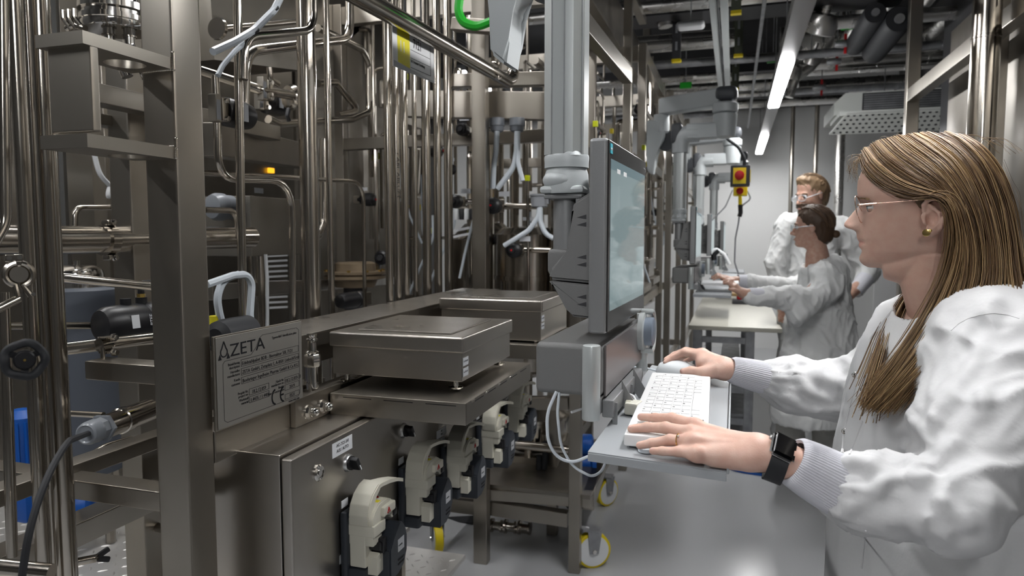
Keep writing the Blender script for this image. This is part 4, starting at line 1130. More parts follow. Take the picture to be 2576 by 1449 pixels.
# white hose loop behind the plate
cable('white hose arching over behind the rating plate, left leg', [(520, 716), (585, 693), (620, 690), (634, 712), (628, 800), (640, 830)], .008, TUBEW, name='air_hose', X=-1.02, bend=.05)
cable('white hose curving down to the black cap behind the plate', [(600, 690), (560, 705), (545, 750), (552, 790), (562, 830)], .008, TUBEW, name='air_hose', X=-1.03, bend=.06)
p = at(575, 845, X=-1.0)
t = thing('rubber_valve_head', p, 'round black rubber valve cap behind the rating plate', 'valve cap')
MB().lathe(p - Vector((.0, .04, 0)), (.0, 1, 0), [(0, .02), (.01, .034), (.03, .037), (.10, .037)], 24).build('cap_shell', RUBBER, t)
solo(MB().lathe(at(542, 818, X=-1.04), (0, 0, 1), [(-.02, .012), (.02, .012)], 12), 'yellow_plug', YELLOWP, 'small yellow plug behind the rating plate', 'plug')
cable('thin white hose hanging below the junction box', [(668, 640), (672, 700), (672, 860)], .006, WHITEP, name='air_hose', X=-1.5)
cable('white looped hose hanging in the left background', [(235, 380), (250, 440), (290, 480), (270, 500), (275, 470), (300, 450)], .008, WHITEP, name='air_hose', X=-2.0)
# vent louvre
t = thing('louvre_plate', at(700, 720, X=-2.2), 'white slatted louvre seen behind the pipes in the middle', 'louvre')
for j in range(11):
    a_ = at(665, 645+j*13, X=-2.25); b_ = at(722, 645+j*13-3, X=-2.25)
    MB().bar(a_, b_, .008, .010, (0, 0, 1)).build('slat', WHITEP, t)
# small lamp and stickers on rear cabinet
lm = thing('indicator_lamp', at(680, 425, X=-2.6), 'small orange indicator lamp on the rear cabinet', 'lamp')
MB().box(at(672, 422, X=-2.6), at(684, 436, X=-2.6) + Vector((.02, 0, 0)), .003).build('lamp_lens', mat('orange_lamp', (1, .45, .02), .3, emit=1.2), lm)
for (x0, y0, x1, y1, lb) in ((672, 402, 682, 415, 'upper small white sticker above the orange lamp'), (845, 487, 860, 499, 'small white sticker on the rear cabinet right of the thickest pipe'), (640, 472, 662, 487, 'white sticker below the orange lamp')):
    solo(MB().box(at(x0, y0, X=-2.6 if x0 < 800 else -2.28), at(x1, y1, X=-2.6 if x0 < 800 else -2.28) + Vector((.002, 0, 0))), 'white_sticker', PAPER, lb, 'sticker')
p = at(854, 523, X=-2.28)
t = thing('push_button', p, 'small blue push button on the rear cabinet', 'button')
MB().lathe(p, (1, 0, 0), [(0, .018), (.008, .016)], 16).build('bezel', WHITEP, t); MB().lathe(p, (1, 0, 0), [(.008, .011), (.012, .010)], 16).build('button_cap', BLUE, t)

# blue pump parts low left
p = at(55, 1100, X=-1.9)
t = thing('motor_pump', p, 'blue electric pump motor glimpsed low between the left pipes', 'pump')
MB().lathe(p, (0, 0, 1), [(-.10, .03), (-.08, .04), (.06, .04), (.08, .02)], 24).build('motor_body', BLUE, t)
for j in range(14):
    a2x = j*2*PI/14; MB().box(p + Vector((.039*math.cos(a2x)-.003, .039*math.sin(a2x)-.003, -.07)), p + Vector((.045*math.cos(a2x)+.003, .045*math.sin(a2x)+.003, .05))).build('cooling_fin', BLUE, t)
MB().box(p + Vector((-.03, -.03, -.24)), p + Vector((.04, .04, -.15)), .015).build('pump_foot', BLUE, t)
t = thing('blue_flange', at(215, 1275, X=-1.9), 'blue flange with bolts seen below the lower cross member', 'flange')
MB().lathe(at(212, 1275, X=-1.95), (1, .6, 0), [(-.03, .05), (0, .06), (.02, .06), (.03, .03)], 24).build('flange_ring', BLUE, t)

# ------------------------------------------------------------------ skid standing behind the scales (posts, rails, trolley)
s3 = thing('skid_frame', (-.9, 2.9, 0), 'steel frame with two front posts behind the scales', 'machine frame')
b1 = at(1222, 600, Y=2.86); a1x = at(1187, 600, Y=2.86)
FX3 = b1.x
MB().box((a1x.x, 2.86, 0), (FX3, 2.86+.05, 3.0), .004).build('post', STEEL2, s3)
b2 = at(1459, 1200, Y=2.9); a2x_ = at(1430, 1200, Y=2.9)
MB().box((a2x_.x, 2.9, 0), (b2.x, 2.95, 3.0), .004).build('post', STEEL2, s3)
def railY(p0, p1, h_, w=.05, m=STEEL2, parent=s3, name='rail'):
    MB().bar(p0, p1, w, h_, (0, 0, 1), .004).build(name, m, parent)
railY(at(1020, 262, Y=3.0), at(1470, 270, Y=3.0), .12)
railY(at(1120, 205, Y=3.0), at(1470, 197, Y=3.0), .06)
railY(at(1140, 62, Y=2.7), at(1280, 72, Y=2.7), .05)
railY(at(1300, 1012, Y=2.95), at(1432, 1014, Y=2.95), .055)
MB().cyl(at(1240, 1112, Y=3.0), at(1432, 1133, Y=3.0), .020, 18).build('tube_rail', STEEL, s3)
railY(at(1235, 1275, Y=2.95), at(1430, 1305, Y=2.95), .065)
railY(at(1100, 1262, Y=2.95), at(1200, 1275, Y=2.95), .065)
railY(Vector((b2.x-.025, 2.95, at(1440, 1015, Y=2.95).z)), Vector((b2.x-.025, 5.0, at(1440, 1015, Y=2.95).z)), .05)
for z_ in (2.35, 1.0):
    railY(Vector((b2.x-.025, 2.95, z_+.6)), Vector((b2.x-.025, 5.0, z_+.6)), .05)
MB().box((b2.x-.05, 4.3, 0), (b2.x, 4.35, 3.0), .004).build('post', STEEL2, s3)
# square junction box
solo(MB().box(at(1017, 310, X=-1.5), at(1062, 255, X=-1.5)+Vector((-.08, 0, 0)), .004), 'junction_box', SHEET, 'small square pale steel box between the bundle pipes', 'box')
# trolley
A_ = at(1490, 1425, Z=0); B_ = at(1525, 1270, Z=0); C_ = at(1100, 1388, Z=0)
tl = thing('pump_trolley', ((A_.x+C_.x)/2, 3.4, 0), 'wheeled steel trolley with yellow edged castors under the pipework', 'trolley')
tz = at(1445, 1345, D=3.0).z
MB().bar((A_.x-.02, A_.y, .30), (B_.x-.02, B_.y+.15, .30), .05, .09, (0, 0, 1), .004).build('side_rail', STEEL2, tl)
MB().bar((C_.x, C_.y, .30), (A_.x, A_.y, .30), .05, .05, (0, 0, 1), .004).build('front_rail', STEEL2, tl)
MB().box((C_.x, C_.y+.02, .325), (A_.x, B_.y, .345), .003).build('deck', SHEET, tl)
MB().bar((B_.x-.02, B_.y+.1, .3), (C_.x, B_.y+.1, .3), .05, .05).build('rear_rail', STEEL2, tl)
def castor(p, r, yaw, brake=True, side=WHITEP):
    c = MB(); ax = Vector((math.cos(yaw), math.sin(yaw), 0)); fw = Vector((-ax.y, ax.x, 0))
    ctr = Vector((p.x, p.y, r))
    w_ = MB().lathe(ctr, ax, [(-.02, r*.9), (-.016, r), (.016, r), (.02, r*.9)], 32).build('castor_wheel', YELLOW, tl)
    MB().lathe(ctr, ax, [(-.022, .2*r), (-.0215, r*.86), (.0215, r*.86), (.022, .2*r)], 28).build('wheel_disc', side, w_)
    for s_ in (-1, 1):
        MB().prism([ctr + ax*.026*s_ + fw*-.02 - Zv*.01, ctr + ax*.026*s_ + fw*.02 - Zv*.01, ctr + ax*.026*s_ + fw*.035 + Zv*(r*1.15), ctr + ax*.026*s_ - fw*.03 + Zv*(r*1.15)], ax*.003*s_).build('castor_fork', ZINC, tl)
        MB().lathe(ctr + ax*.028*s_, ax*s_, [(0, .01), (.006, .009)], 10).build('axle_nut', MIRROR, tl)
    MB().box((ctr.x-.035, ctr.y-.035, 2.12*r), (ctr.x+.035, ctr.y+.035, 2.2*r)).build('castor_plate', ZINC, tl)
    if brake: MB().tube([ctr + Zv*r*1.2 - fw*.02, ctr + Zv*r*1.35 - fw*.06, ctr + Zv*r*1.15 - fw*.10], .008, .02, 8).build('brake_lever', ZINC, tl)
castor(A_, .08, -1.05); castor(B_, .075, -.6); castor(C_, .07, .6, False)
# vessel on trolley with legs, pump, valves
p = at(1345, 1075, Y=3.45)
MB().lathe((p.x, p.y, 0), (0, 0, 1), [(p.z-.12, .03), (p.z-.10, .12), (p.z-.05, .17), (p.z, .18), (p.z+.06, .18), (p.z+.065, .19), (p.z+.08, .19), (p.z+.085, .17), (p.z+.13, .12), (p.z+.14, .05)], 36).build('vessel_bowl', STEEL, tl)
MB().tube(path([(1375, 1090), (1378, 1130), (1395, 1200), (1400, 1265)], Y=3.3), .028, .1, 16).build('drain_pipe', STEEL, tl)
MB().cyl(at(1325, 1140, Y=3.3), at(1325, 1215, Y=3.3), .012, 12).build('foot_stem', STEEL, tl)
MB().lathe(at(1325, 1222, Y=3.3), (0, 0, 1), [(-.01, .05), (0, .055), (.012, .04), (.02, .015)], 20).build('levelling_foot', STEEL, tl)
for (px, y0, y1) in ((1356, 1165, 1240), (1372, 1130, 1180)):
    MB().tube(path([(px, y0-20), (px, y0), (px-3, y1)], Y=3.2), .014, None, 10).build('black_handle', RUBBER, tl)
MB().bar(at(1276, 1214, Y=3.05), at(1276, 1256, Y=3.05), .03, .012, (0, 1, 0), .004).build('red_lever', RED, tl)
MB().tube(path([(1240, 1170), (1262, 1185), (1280, 1205), (1297, 1222)], Y=3.2), .008, .05, 8).build('orange_cable', ORANGE, tl)
MB().tube(path([(1240, 1205), (1262, 1180), (1285, 1160)], Y=3.4), .011, .05, 8).build('green_hose', GREEN, tl)
MB().box(at(1323, 1140, Y=3.25), at(1338, 1150, Y=3.25) + Vector((0, .01, 0)), .002).build('green_clip', mat('green_plastic', (.02, .6, .1), .4), tl)
MB().lathe(at(1470, 1165, Y=3.35), (1, .2, 0), [(-.06, .05), (-.05, .065), (-.03, .065), (-.02, .045), (.03, .045), (.04, .06), (.06, .06)], 24).build('blue_pump', BLUE, tl)
MB().lathe(at(1478, 1120, Y=3.35), (1, .2, 0), [(-.03, .05), (-.02, .055), (.02, .055), (.03, .04)], 24).build('blue_pump_head', BLUE, tl)
MB().lathe(at(1455, 1240, Y=3.5), (0, 1, 0), [(-.1, .06), (.1, .06)], 20).build('blue_motor', INSUL, tl)
for j in range(3):
    p = at(1250 + j*35, 1322 + j*3, Y=3.15)
    MB().lathe(p, (1, 0, 0), [(-.03, .012), (-.03, .035), (-.02, .035), (-.02, .02), (.02, .02), (.02, .03), (.03, .03)], 18).build('drain_valve', STEEL, tl)
MB().cyl(at(1245, 1325, Y=3.15), at(1330, 1335, Y=3.15), .016, 14).build('drain_tube', STEEL, tl)
# black hose on the floor under the cabinet
cable('thick black hose lying above the floor beneath the pump cabinet', [(1000, 1320), (1090, 1330), (1200, 1325)], .06, RUBBER, name='black_hose', Y=3.3)

# ------------------------------------------------------------------ dense bioreactor units behind
rng = random.Random(3)
def reactor_unit(label, y0, y1, x0, x1, npipes, seed, zmin=.95, zmax=2.75):
    rg_ = random.Random(seed)
    t = thing('bioreactor_unit', ((x0+x1)/2, (y0+y1)/2, 0), label, 'bioreactor')
    # frame
    for x in (x0, x1-.05):
        for y in (y0, y1-.05):
            MB().box((x, y, 0), (x+.05, y+.05, 2.66), .004).build('post', STEEL2, t)
    for z in (.35, 1.05, 1.95, 2.6):
        for (a, b) in (((x0+.05, y0+.03), (x1-.05, y0+.03)), ((x1-.03, y0+.05), (x1-.03, y1-.05))):
            if z in (1.05, 1.95) and a[1] == b[1] and rg_.random() < .4: continue
            MB().bar((*a, z), (*b, z), .05, .06 if z < 2.5 else .09, (0, 0, 1), .003).build('rail', STEEL2, t)
    cx, cy = (x0+x1)/2 + rg_.uniform(-.05, .05), y0 + (y1-y0)*.55
    R = .19
    v = MB().lathe((cx, cy, 0), (0, 0, 1), [(.62, .02), (.64, .1), (.7, R), (1.12, R), (1.12, R*1.08), (1.15, R*1.08), (1.15, R), (1.45, R), (1.45, R*1.15), (1.48, R*1.15), (1.48, R*.9), (1.54, R*.6), (1.56, .03)], 40).build('vessel', STEEL, t)
    # pipes
    mats_ = [STEEL, STEEL, STEEL2]
    n = 0
    while n < npipes:
        k = rg_.random()
        x = rg_.uniform(x0+.05, x1-.04); y = rg_.uniform(y0+.02, y1-.1); 
        r = rg_.choice((.008, .010, .0125, .016, .02))
        za = rg_.uniform(zmin, 1.9); zb = rg_.uniform(za+.25, zmax)
        if k < .45:
            x2 = x + rg_.uniform(-.25, .25); x2 = min(max(x2, x0), x1); y2 = y
            if rg_.random() < .5: x2, y2 = x, min(y + rg_.uniform(-.3, .3), y1)
            pts = [(x, y, za), (x, y, zb), (x2, y2, zb)]
            if rg_.random() < .5: pts.append((x2, y2, zb - rg_.uniform(.1, .5)))
        elif k < .75: pts = [(x, y, za), (x, y, 2.8)]
        elif k < .9: pts = [(x, y, za), (min(x + rg_.uniform(.2, .6), x1), y, za), (min(x + .6, x1), y, za + rg_.uniform(-.15, .3))]
        else: pts = [(x, y, zb), (x, min(y + rg_.uniform(.3, .7), y1), zb), (x, min(y + .7, y1), zb + .3)]
        if (Vector(pts[0]) - Vector(pts[-1])).length < .12: continue
        MB().tube(pts, r, .035, 10, steps=4).build('pipe', rg_.choice(mats_), t); n += 1
    # diaphragm valves with black caps and red dots, tags, white hoses
    for j in range(14):
        x = rg_.uniform(x0+.08, x1-.03); y = y0 + rg_.uniform(-.02, .25); z = rg_.uniform(1.25, 2.3)
        ax = rg_.choice(((0, -1, 0), (1, 0, 0), (.5, -1, 0)))
        r = rg_.uniform(.028, .042)
        b = MB().lathe((x, y, z), ax, [(-.03, r*.6), (0, r*.7), (.004, r*.95), (.03, r), (.05, r*.95), (.058, r*.7)], 18).build('valve_cap', BLACKP, t)
        axv = Vector(ax).normalized()
        MB().lathe(Vector((x, y, z)) + axv*.058, axv, [(0, r*.42), (.008, r*.36)], 12).build('indicator', DARKM, b)
        if j % 2: MB().lathe(Vector((x, y, z)) + axv*.066, axv, [(0, .006), (.004, .006)], 8).build('red_dot', RED, b)
        MB().obox(Vector((x, y, z)) - axv*.035, (.018, .02, .02), (axv, axv.cross(Zv), Zv), .004).build('valve_body', STEEL2, t)
        if rg_.random() < .6: MB().box((x-.02, y-.02, z+.045), (x+.03, y-.017, z+.062)).build('name_tag', PAPER, t)
    for j in range(7):
        x = rg_.uniform(x0+.05, x1); y = y0 + rg_.uniform(0, .3); z = rg_.uniform(1.3, 2.4)
        MB().box((x-.011, y-.012, z-.016), (x+.011, y+.012, z+.016), .003).build('yellow_plug', LIME if j % 3 else YELLOW, t)
    for j in range(6):
        x = rg_.uniform(x0+.08, x1-.05); y = y0 + rg_.uniform(0, .2); z = rg_.uniform(1.5, 2.2)
        dx = rg_.uniform(-.2, .2)
        MB().tube([(x, y, z), (x, y, z-.12), (x+dx*.5, y, z-.28), (x+dx, y+.03, z-.42)], .007, .1, 8).build('air_hose', TUBEW, t)
    return t
reactor_unit('first bioreactor unit, dense valves and pipes between scales and near panel arm', 3.25, 4.2, -2.0, -.80, 44, 11)
reactor_unit('second bioreactor unit, dense pipework right of the near arm column', 4.45, 5.7, -1.70, -.54, 46, 23)
reactor_unit('third bioreactor unit down the aisle', 5.95, 7.2, -1.65, -.50, 40, 35)
reactor_unit('last bioreactor unit near the back wall', 7.45, 9.0, -1.6, -.46, 34, 41)
# large black caps with red dot, traced
def bigcap(label, px, py, w, Y, ax=(0, -1, 0)):
    p = at(px, py, Y=Y); r = wid(px, w, p)/2
    t = thing('diaphragm_valve', p, label, 'valve')
    axv = Vector(ax).normalized()
    MB().lathe(p, axv, [(-.01, r*.7), (0, r*.95), (.02, r), (.04, r*.96), (.046, r*.8), (.05, r*.45)], 28).build('handwheel_cap', BLACKP, t)
    MB().lathe(p + axv*.05, axv, [(0, r*.42), (.012, r*.36)], 16).build('centre_hub', RUBBER, t)
    MB().lathe(p + axv*.062, axv, [(0, r*.13), (.004, r*.12)], 12).build('red_dot', RED, t)
    MB().obox(p - axv*.03, (.024, r*.75, r*.75), (axv, axv.cross(Zv), Zv), .005).build('bonnet', STEEL2, t)
    MB().cyl(p - axv*.04 - Vector((0, 0, 0)), p - axv*.04 + Vector((.22, 0, 0)), .013, 12).build('pipe_stub', STEEL, t)
    MB().box(p + Vector((.02, -.005, r*1.1)), p + Vector((.07, -.002, r*1.1+.022))).build('name_tag', PAPER, t)
    return t
bigcap('black round valve cap with red dot at the end of the white hose', 1297, 629, 40, 3.0)
bigcap('black round valve cap with red dot just right of the front post', 1245, 518, 42, 3.0)
bigcap('black round valve cap with red dot left of the front post', 1150, 507, 36, 3.1)
# grey distribution box and forked white hoses
p = at(1357, 505, Y=2.95)
t = thing('hose_manifold', p, 'small grey distributor with two white hoses forking below it', 'manifold')
MB().lathe(p, (0, 0, 1), [(-.03, .028), (-.025, .036), (.02, .038), (.02, .042), (.028, .042)], 20).build('distributor_cap', GREYP, t)
MB().tube(path([(1357, 520), (1355, 545), (1330, 580), (1290, 605), (1268, 618)], Y=2.93), .011, .08, 10).build('air_hose', TUBEW, t)
MB().tube(path([(1359, 520), (1360, 560), (1372, 588), (1392, 600)], Y=2.93), .011, .06, 10).build('air_hose', TUBEW, t)
for i, (px, lb) in enumerate(((1250, 'left'), (1301, 'right'))):
    p = at(px, 318, Y=2.95)
    t = thing('cable_gland', p, 'grey cable gland hanging under the wide top rail, %s one of the two' % lb, 'cable gland')
    MB().lathe(p, (0, 0, 1), [(-.025, .02), (-.02, .028), (.0, .030), (.002, .034), (.035, .034)], 20).build('gland_nut', GLAND, t)
    MB().tube(path([(px, 330), (px-2, 380), (px-8, 420), (px-(10 if i == 0 else 50), 475)], Y=2.93), .012, .1, 10).build('bundled_hose', TUBEW, t)
    if i: MB().tube(path([(px+2, 330), (px+2, 410), (px+14, 455)], Y=2.92), .010, .1, 10).build('bundled_hose', TUBEW, t)
for (px, py, lb) in ((1327, 448, 'beside the forked hoses'), (1498, 312, 'right of the arm column')):
    p = at(px, py, Y=3.0); yo = thing('yellow_plug', p, 'bright yellow square plug %s' % lb, 'plug'); MB().box(p - Vector((.011, .01, .013)), p + Vector((.011, .01, .013)), .003).build('plug_body', LIME, yo); MB().cyl(p, (p.x, p.y+.02, p.z-.5), .007, 8).build('stem', STEEL, yo)
# steel vessels low behind second scale
for (px, w, lb) in ((1330, 170, 'polished steel vessel body behind the second scale'), (1445, 120, 'polished steel vessel partly behind the grey panel')):
    p = at(px, 650, Y=3.2 if w > 130 else 3.05); r = wid(px, w, p)/2
    t = thing('steel_vessel', Vector((p.x, p.y, .8)), lb, 'vessel')
    z1_ = at(px, 590 if w > 130 else 500, Y=3.2).z; zr = at(px, 697, Y=3.2).z
    MB().lathe((p.x, p.y, 0), (0, 0, 1), [(.8, r*.3), (.85, r), (zr-.01, r), (zr-.01, r*1.04), (zr+.01, r*1.04), (zr+.01, r), (z1_, r), (z1_+.03, r*.8), (z1_+.04, .02)], 40).build('vessel_shell', STEEL, t)
    MB().cyl((p.x, p.y, .4), (p.x, p.y, .82), .02, 12).build('outlet_pipe', STEEL, t)
# the round dark wheel valves, traced small
t = thing('white_valve_bank', at(1160, 540, Y=3.3), 'row of white and black valve heads left of the front post', 'valves')
for j in range(4):
    p = at(1148+j*13, 540, Y=3.3); MB().lathe(p, (0, 0, 1), [(-.025, .012), (.02, .014), (.03, .01)], 12).build('valve_head', WHITEP if j % 2 == 0 else BLACKP, t)
# white flat bars
for j, (y_, lb) in enumerate(((575, 'upper'), (590, 'lower'))):
    solo(MB().bar(at(1142, y_+6, Y=3.35), at(1182, y_-2, Y=3.35), .02, .012), 'white_bar', WHITEP, 'short %s white bar left of the front post' % lb, 'bar')
cable('green loop of cable at the top centre', [(1158, -20), (1152, 30), (1165, 58), (1200, 68), (1250, 48)], .013, GREEN, name='green_cable', Y=1.9, bend=.06)
# ------------------------------------------------------------------ overhead structure
ZB = 2.70
t = thing('overhead_beam', (-.765, 4.4, ZB), 'long stainless channel beam overhead left of the aisle', 'beam')
MB().box((-.80, 2.3, ZB), (-.735, 6.2, ZB+.012), .002).build('bottom_flange', STEEL2, t)
MB().box((-.747, 2.3, ZB+.012), (-.735, 6.2, ZB+.27), .002).build('web', SHEET, t)
t = thing('overhead_beam', (-.76, 7.7, ZB), 'farther stainless channel beam overhead toward the back wall', 'beam')
MB().box((-.79, 6.4, ZB), (-.72, 9.2, ZB+.012), .002).build('bottom_flange', STEEL2, t)
MB().box((-.73, 6.4, ZB+.012), (-.72, 9.2, ZB+.25), .002).build('web', SHEET, t)
MB().box((-.79, 6.25, ZB), (-.73, 6.32, 3.75), .003).build('post', STEEL2, t)
def along(label, x, z, y0, y1, w, h, m, name='cable_channel', cat='cable channel', extra=None):
    t = thing(name, (x, (y0+y1)/2, z), label, cat)
    MB().box((x-w/2, y0, z), (x+w/2, y1, z+h), .003).build('channel', m, t)
    if extra: extra(t)
    return t
def chanx(t):
    MB().tube([(-.115, 2.2, 2.745), (-.115, 6.4, 2.745), (-.1, 6.6, 2.55), (-.07, 6.6, 2.15)], .006, .05, 8).build('black_cable', RUBBER, t)
along('twin grey aluminium channels with black cable running overhead', -.14, 2.75, 2.0, 9.2, .045, .03, PALEA, extra=chanx)
MB().box((-.105, 2.0, 2.75), (-.06, 9.2, 2.78), .003).build('channel', PALEA, [o for o in COL.objects if o.get('label') == 'twin grey aluminium channels with black cable running overhead'][0])
along('slim galvanised conduit overhead between the channels and the lights', .13, 2.75, 2.0, 9.0, .022, .022, ZINC, 'conduit', 'conduit')
# ducts crossing the ceiling
def acrossX(label, x0, x1, y, z, r, m=ALU, name='insulated_pipe', cat='pipe', band=True):
    t = thing(name, ((x0+x1)/2, y, z), label, cat)
    pr = []
    n = max(2, int((x1-x0)/.35))
    for i in range(n):
        a = i/n*(x1-x0); b = (i+1)/n*(x1-x0)
        pr += [(a, r), (b-.02, r), (b-.018, r*1.05), (b-.002, r*1.05)]
    MB().lathe((x0, y, z), (1, 0, 0), pr, 20).build('foil_wrap', m, t)
    return t
acrossX('foil wrapped pipe crossing overhead at the top right', .1, 1.85, 4.6, 3.05, .05)
acrossX('foil wrapped pipe crossing overhead left of the channels, nearest', -.9, .0, 6.0, 3.05, .07)
acrossX('wide foil duct crossing right of the bright light', .35, 1.85, 6.8, 3.15, .16)
acrossX('foil duct crossing behind the channels', -1.0, 1.8, 7.3, 3.12, .09)
acrossX('foil pipe crossing overhead, second from the back', -1.0, .6, 7.9, 3.05, .06)
acrossX('foil pipe crossing overhead near the back wall', -1.0, 1.8, 8.5, 3.1, .08)
acrossX('slender foil pipe crossing high in the ceiling', -1.2, 1.8, 5.4, 3.35, .06)
acrossX('broad foil duct high in the ceiling', -1.2, 1.8, 6.3, 3.45, .13)
acrossX('dim foil duct crossing high over the panels', -3.5, 1.8, 3.6, 3.4, .12)
solo(MB().lathe((.98, 4.6, 3.05), (1, 0, 0), [(0, .051), (0, .054), (.12, .054), (.12, .051)], 20), 'pipe_marker', RED, 'red marker band on the top right foil pipe', 'label')
_r5 = random.Random(21)
_lab = ['nearest', 'second', 'third', 'fourth', 'fifth', 'sixth', 'seventh', 'eighth', 'ninth', 'tenth', 'eleventh', 'farthest']
for i in range(12):
    y = 4.9 + i*.36
    half = i % 3
    x0_, x1_ = ((-1.5, 1.8), (.36, 1.8), (-1.5, .0))[half]
    acrossX('%s of the thin foil clad pipes crossing under the ceiling' % _lab[i], x0_, x1_, y + _r5.uniform(-.1, .1), 2.86 + _r5.uniform(.0, .18), _r5.uniform(.022, .05), ALU if i % 4 != 3 else ZINC)
for i in range(6):
    x = .45 + i*.21
    t = thing('insulated_pipe', (x, 6.5, 2.95), '%s foil pipe running along the ceiling right of the lights, counted from the aisle' % ('first', 'second', 'third', 'fourth', 'fifth', 'sixth')[i], 'pipe')
    z_ = 3.2 - .04*(i % 3)
    MB().tube([(x, 5.0, z_), (x, 6.2 + .3*i, z_), (x+.0, 6.2 + .3*i, z_+.3)], .03 + .012*(i % 3), .1, 14).build('foil_wrap', ALU, t)
    for k in range(3): MB().lathe((x, 5.1 + k*.4, z_), (0, 1, 0), [(0, .05+.012*(i % 3)), (.04, .05+.012*(i % 3))], 16).build('flange', ZINC, t)
# foil elbow upper centre
solo(MB().tube(path([(1570, 35), (1640, 28), (1670, 35), (1675, 68)], Y=5.2), .05, .12, 14), 'foil_elbow', ALU, 'foil wrapped pipe elbow near the top centre', 'pipe')
# black insulated pipes running along the aisle, open ends
for (px, py, w, lb) in ((2202, 32, 62, 'smaller'), (2262, 48, 78, 'larger')):
    p = at(px, py, Y=4.9); r = wid(px, w, p)/2
    t = thing('insulated_elbow', p, '%s of two black insulated pipe ends at the top right' % lb, 'pipe')
    MB().lathe(p, (0, 1, 0), [(0, r*.38), (0, r*.9), (.02, r), (.8, r)], 28).build('insulation', RUBBER, t)
    MB().lathe(p, (0, 1, 0), [(-.02, r*.22), (-.02, r*.34), (.05, r*.36)], 20).build('inner_pipe', ZINC, t)
# trays and dark beams
def bx(label, a, b, m, name, cat): return solo(MB().box(a, b, .004), name, m, label, cat)
bx('dark cable tray crossing overhead behind the conduit', (-1.3, 5.0, 2.98), (1.0, 5.3, 3.02), DARKM, 'cable_tray', 'cable tray')
bx('dark cable tray crossing nearer overhead', (-1.3, 4.1, 3.15), (1.8, 4.35, 3.2), DARKM, 'cable_tray', 'cable tray')
bx('grey cable tray with slots, crossing before the back wall', (-.6, 8.1, 2.93), (1.1, 8.35, 2.96), ZINC, 'cable_tray', 'cable tray')
bx('black crossbeam along the top of the back wall', (-4.1, 9.3, 3.05), (1.85, 9.45, 3.22), DARKM, 'crossbeam', 'beam')
bx('black crossbeam in the middle of the ceiling', (-1.3, 6.95, 2.98), (1.85, 7.05, 3.08), DARKM, 'crossbeam', 'beam')
for i, (x, y, z) in enumerate(((-.42, 5.2, 2.7), (-.02, 4.7, 2.85), (.0, 5.6, 2.8), (-.02, 6.6, 2.75), (-.03, 7.8, 2.7))):
    t = thing('hanger_strut', (x, y, z), ('slotted black hanger left of the twin channels', 'nearest olive hanger strut with yellow end cap', 'second olive hanger strut with yellow end cap', 'third olive hanger strut with yellow end cap', 'farthest olive hanger strut with yellow end cap')[i], 'hanger')
    MB().box((x-.03, y-.02, z+.02), (x+.03, y+.02, 3.75), .002).build('strut', DARKM if i == 0 else mat('olive%d' % i, (.09, .10, .07), .5), t)
    MB().box((x-.033, y-.023, z), (x+.033, y+.023, z+.022), .003).build('end_cap', YELLOW, t)
    for k in range(6):
        MB().box((x-.008, y-.0215, z+.08+k*.12), (x+.008, y-.0195, z+.14+k*.12)).build('slot', ZINC if i else GREYP, t)
# small valves with red levers, green blocks in the ceiling
for i, (px, py, Y) in enumerate(((2127, 110, 5.6), (2105, 155, 6.0), (2067, 220, 6.6))):
    p = at(px, py, Y=Y)
    t = thing('ball_valve', p, ('upper red lever valve hanging under the ceiling', 'middle red lever valve hanging under the ceiling', 'lowest red lever valve hanging under the ceiling')[i], 'valve')
    MB().bar(p + Zv*.07, p - Zv*.07, .02, .008, (0, 1, 0), .003).build('lever', RED, t)
    MB().lathe(p + Vector((-.02, 0, 0)), (1, 0, 0), [(-.05, .02), (.0, .03), (.05, .02)], 14).build('valve_body', ZINC, t); hang(t, p)
for i, (px, py, Y) in enumerate(((1725, 215, 6.4), (1945, 150, 6.5), (2135, 65, 5.6))):
    p = at(px, py, Y=Y)
    solo(MB().box(p - Vector((.05, .02, .025)), p + Vector((.05, .02, .025)), .004), 'green_marker', GREEN, ('green marker left of the twin channels', 'green marker beside the bright strip light', 'green marker near the black pipe ends')[i], 'label')
    hang([o for o in COL.objects if o.name.startswith('green_marker')][-1], p)
# round exhaust fittings near lights
for i, (px, py, Y, r) in enumerate(((2065, 62, 5.2, .11), (1990, 180, 6.2, .09), (2040, 150, 6.0, .06))):
    p = at(px, py, Y=Y)
    solo(MB().lathe(p, (.3, -.4, 1), [(-r*.6, r*.5), (-r*.5, r*.9), (0, r), (r*.6, r*.8), (r*.7, r*.3), (r*2.2, r*.3)], 20), 'foil_fitting', ALU, ('large foil wrapped fitting near the top right of the light track', 'foil fitting just right of the bright strip light', 'small foil fitting hanging between the others')[i], 'fitting')
    hang([o for o in COL.objects if o.name.startswith('foil_fitting')][-1], p)
solo(MB().tube(path([(1985, 245), (2000, 200), (2040, 170), (2075, 130), (2090, 90)], Y=6.3), .035, .1, 12), 'flexible_duct', ALU, 'crinkled foil hose climbing right of the bright light', 'duct')
t = thing('emergency_light', at(1738, 58, Y=4.4), 'rounded pale grey luminaire body at the top, unlit', 'lamp'); hang(t, at(1738, 50, Y=4.45))
MB().box(at(1700, 68, Y=4.4), at(1772, 46, Y=4.4) + Vector((0, .12, 0)), .02, 4).build('lamp_body', WHITEP, t)
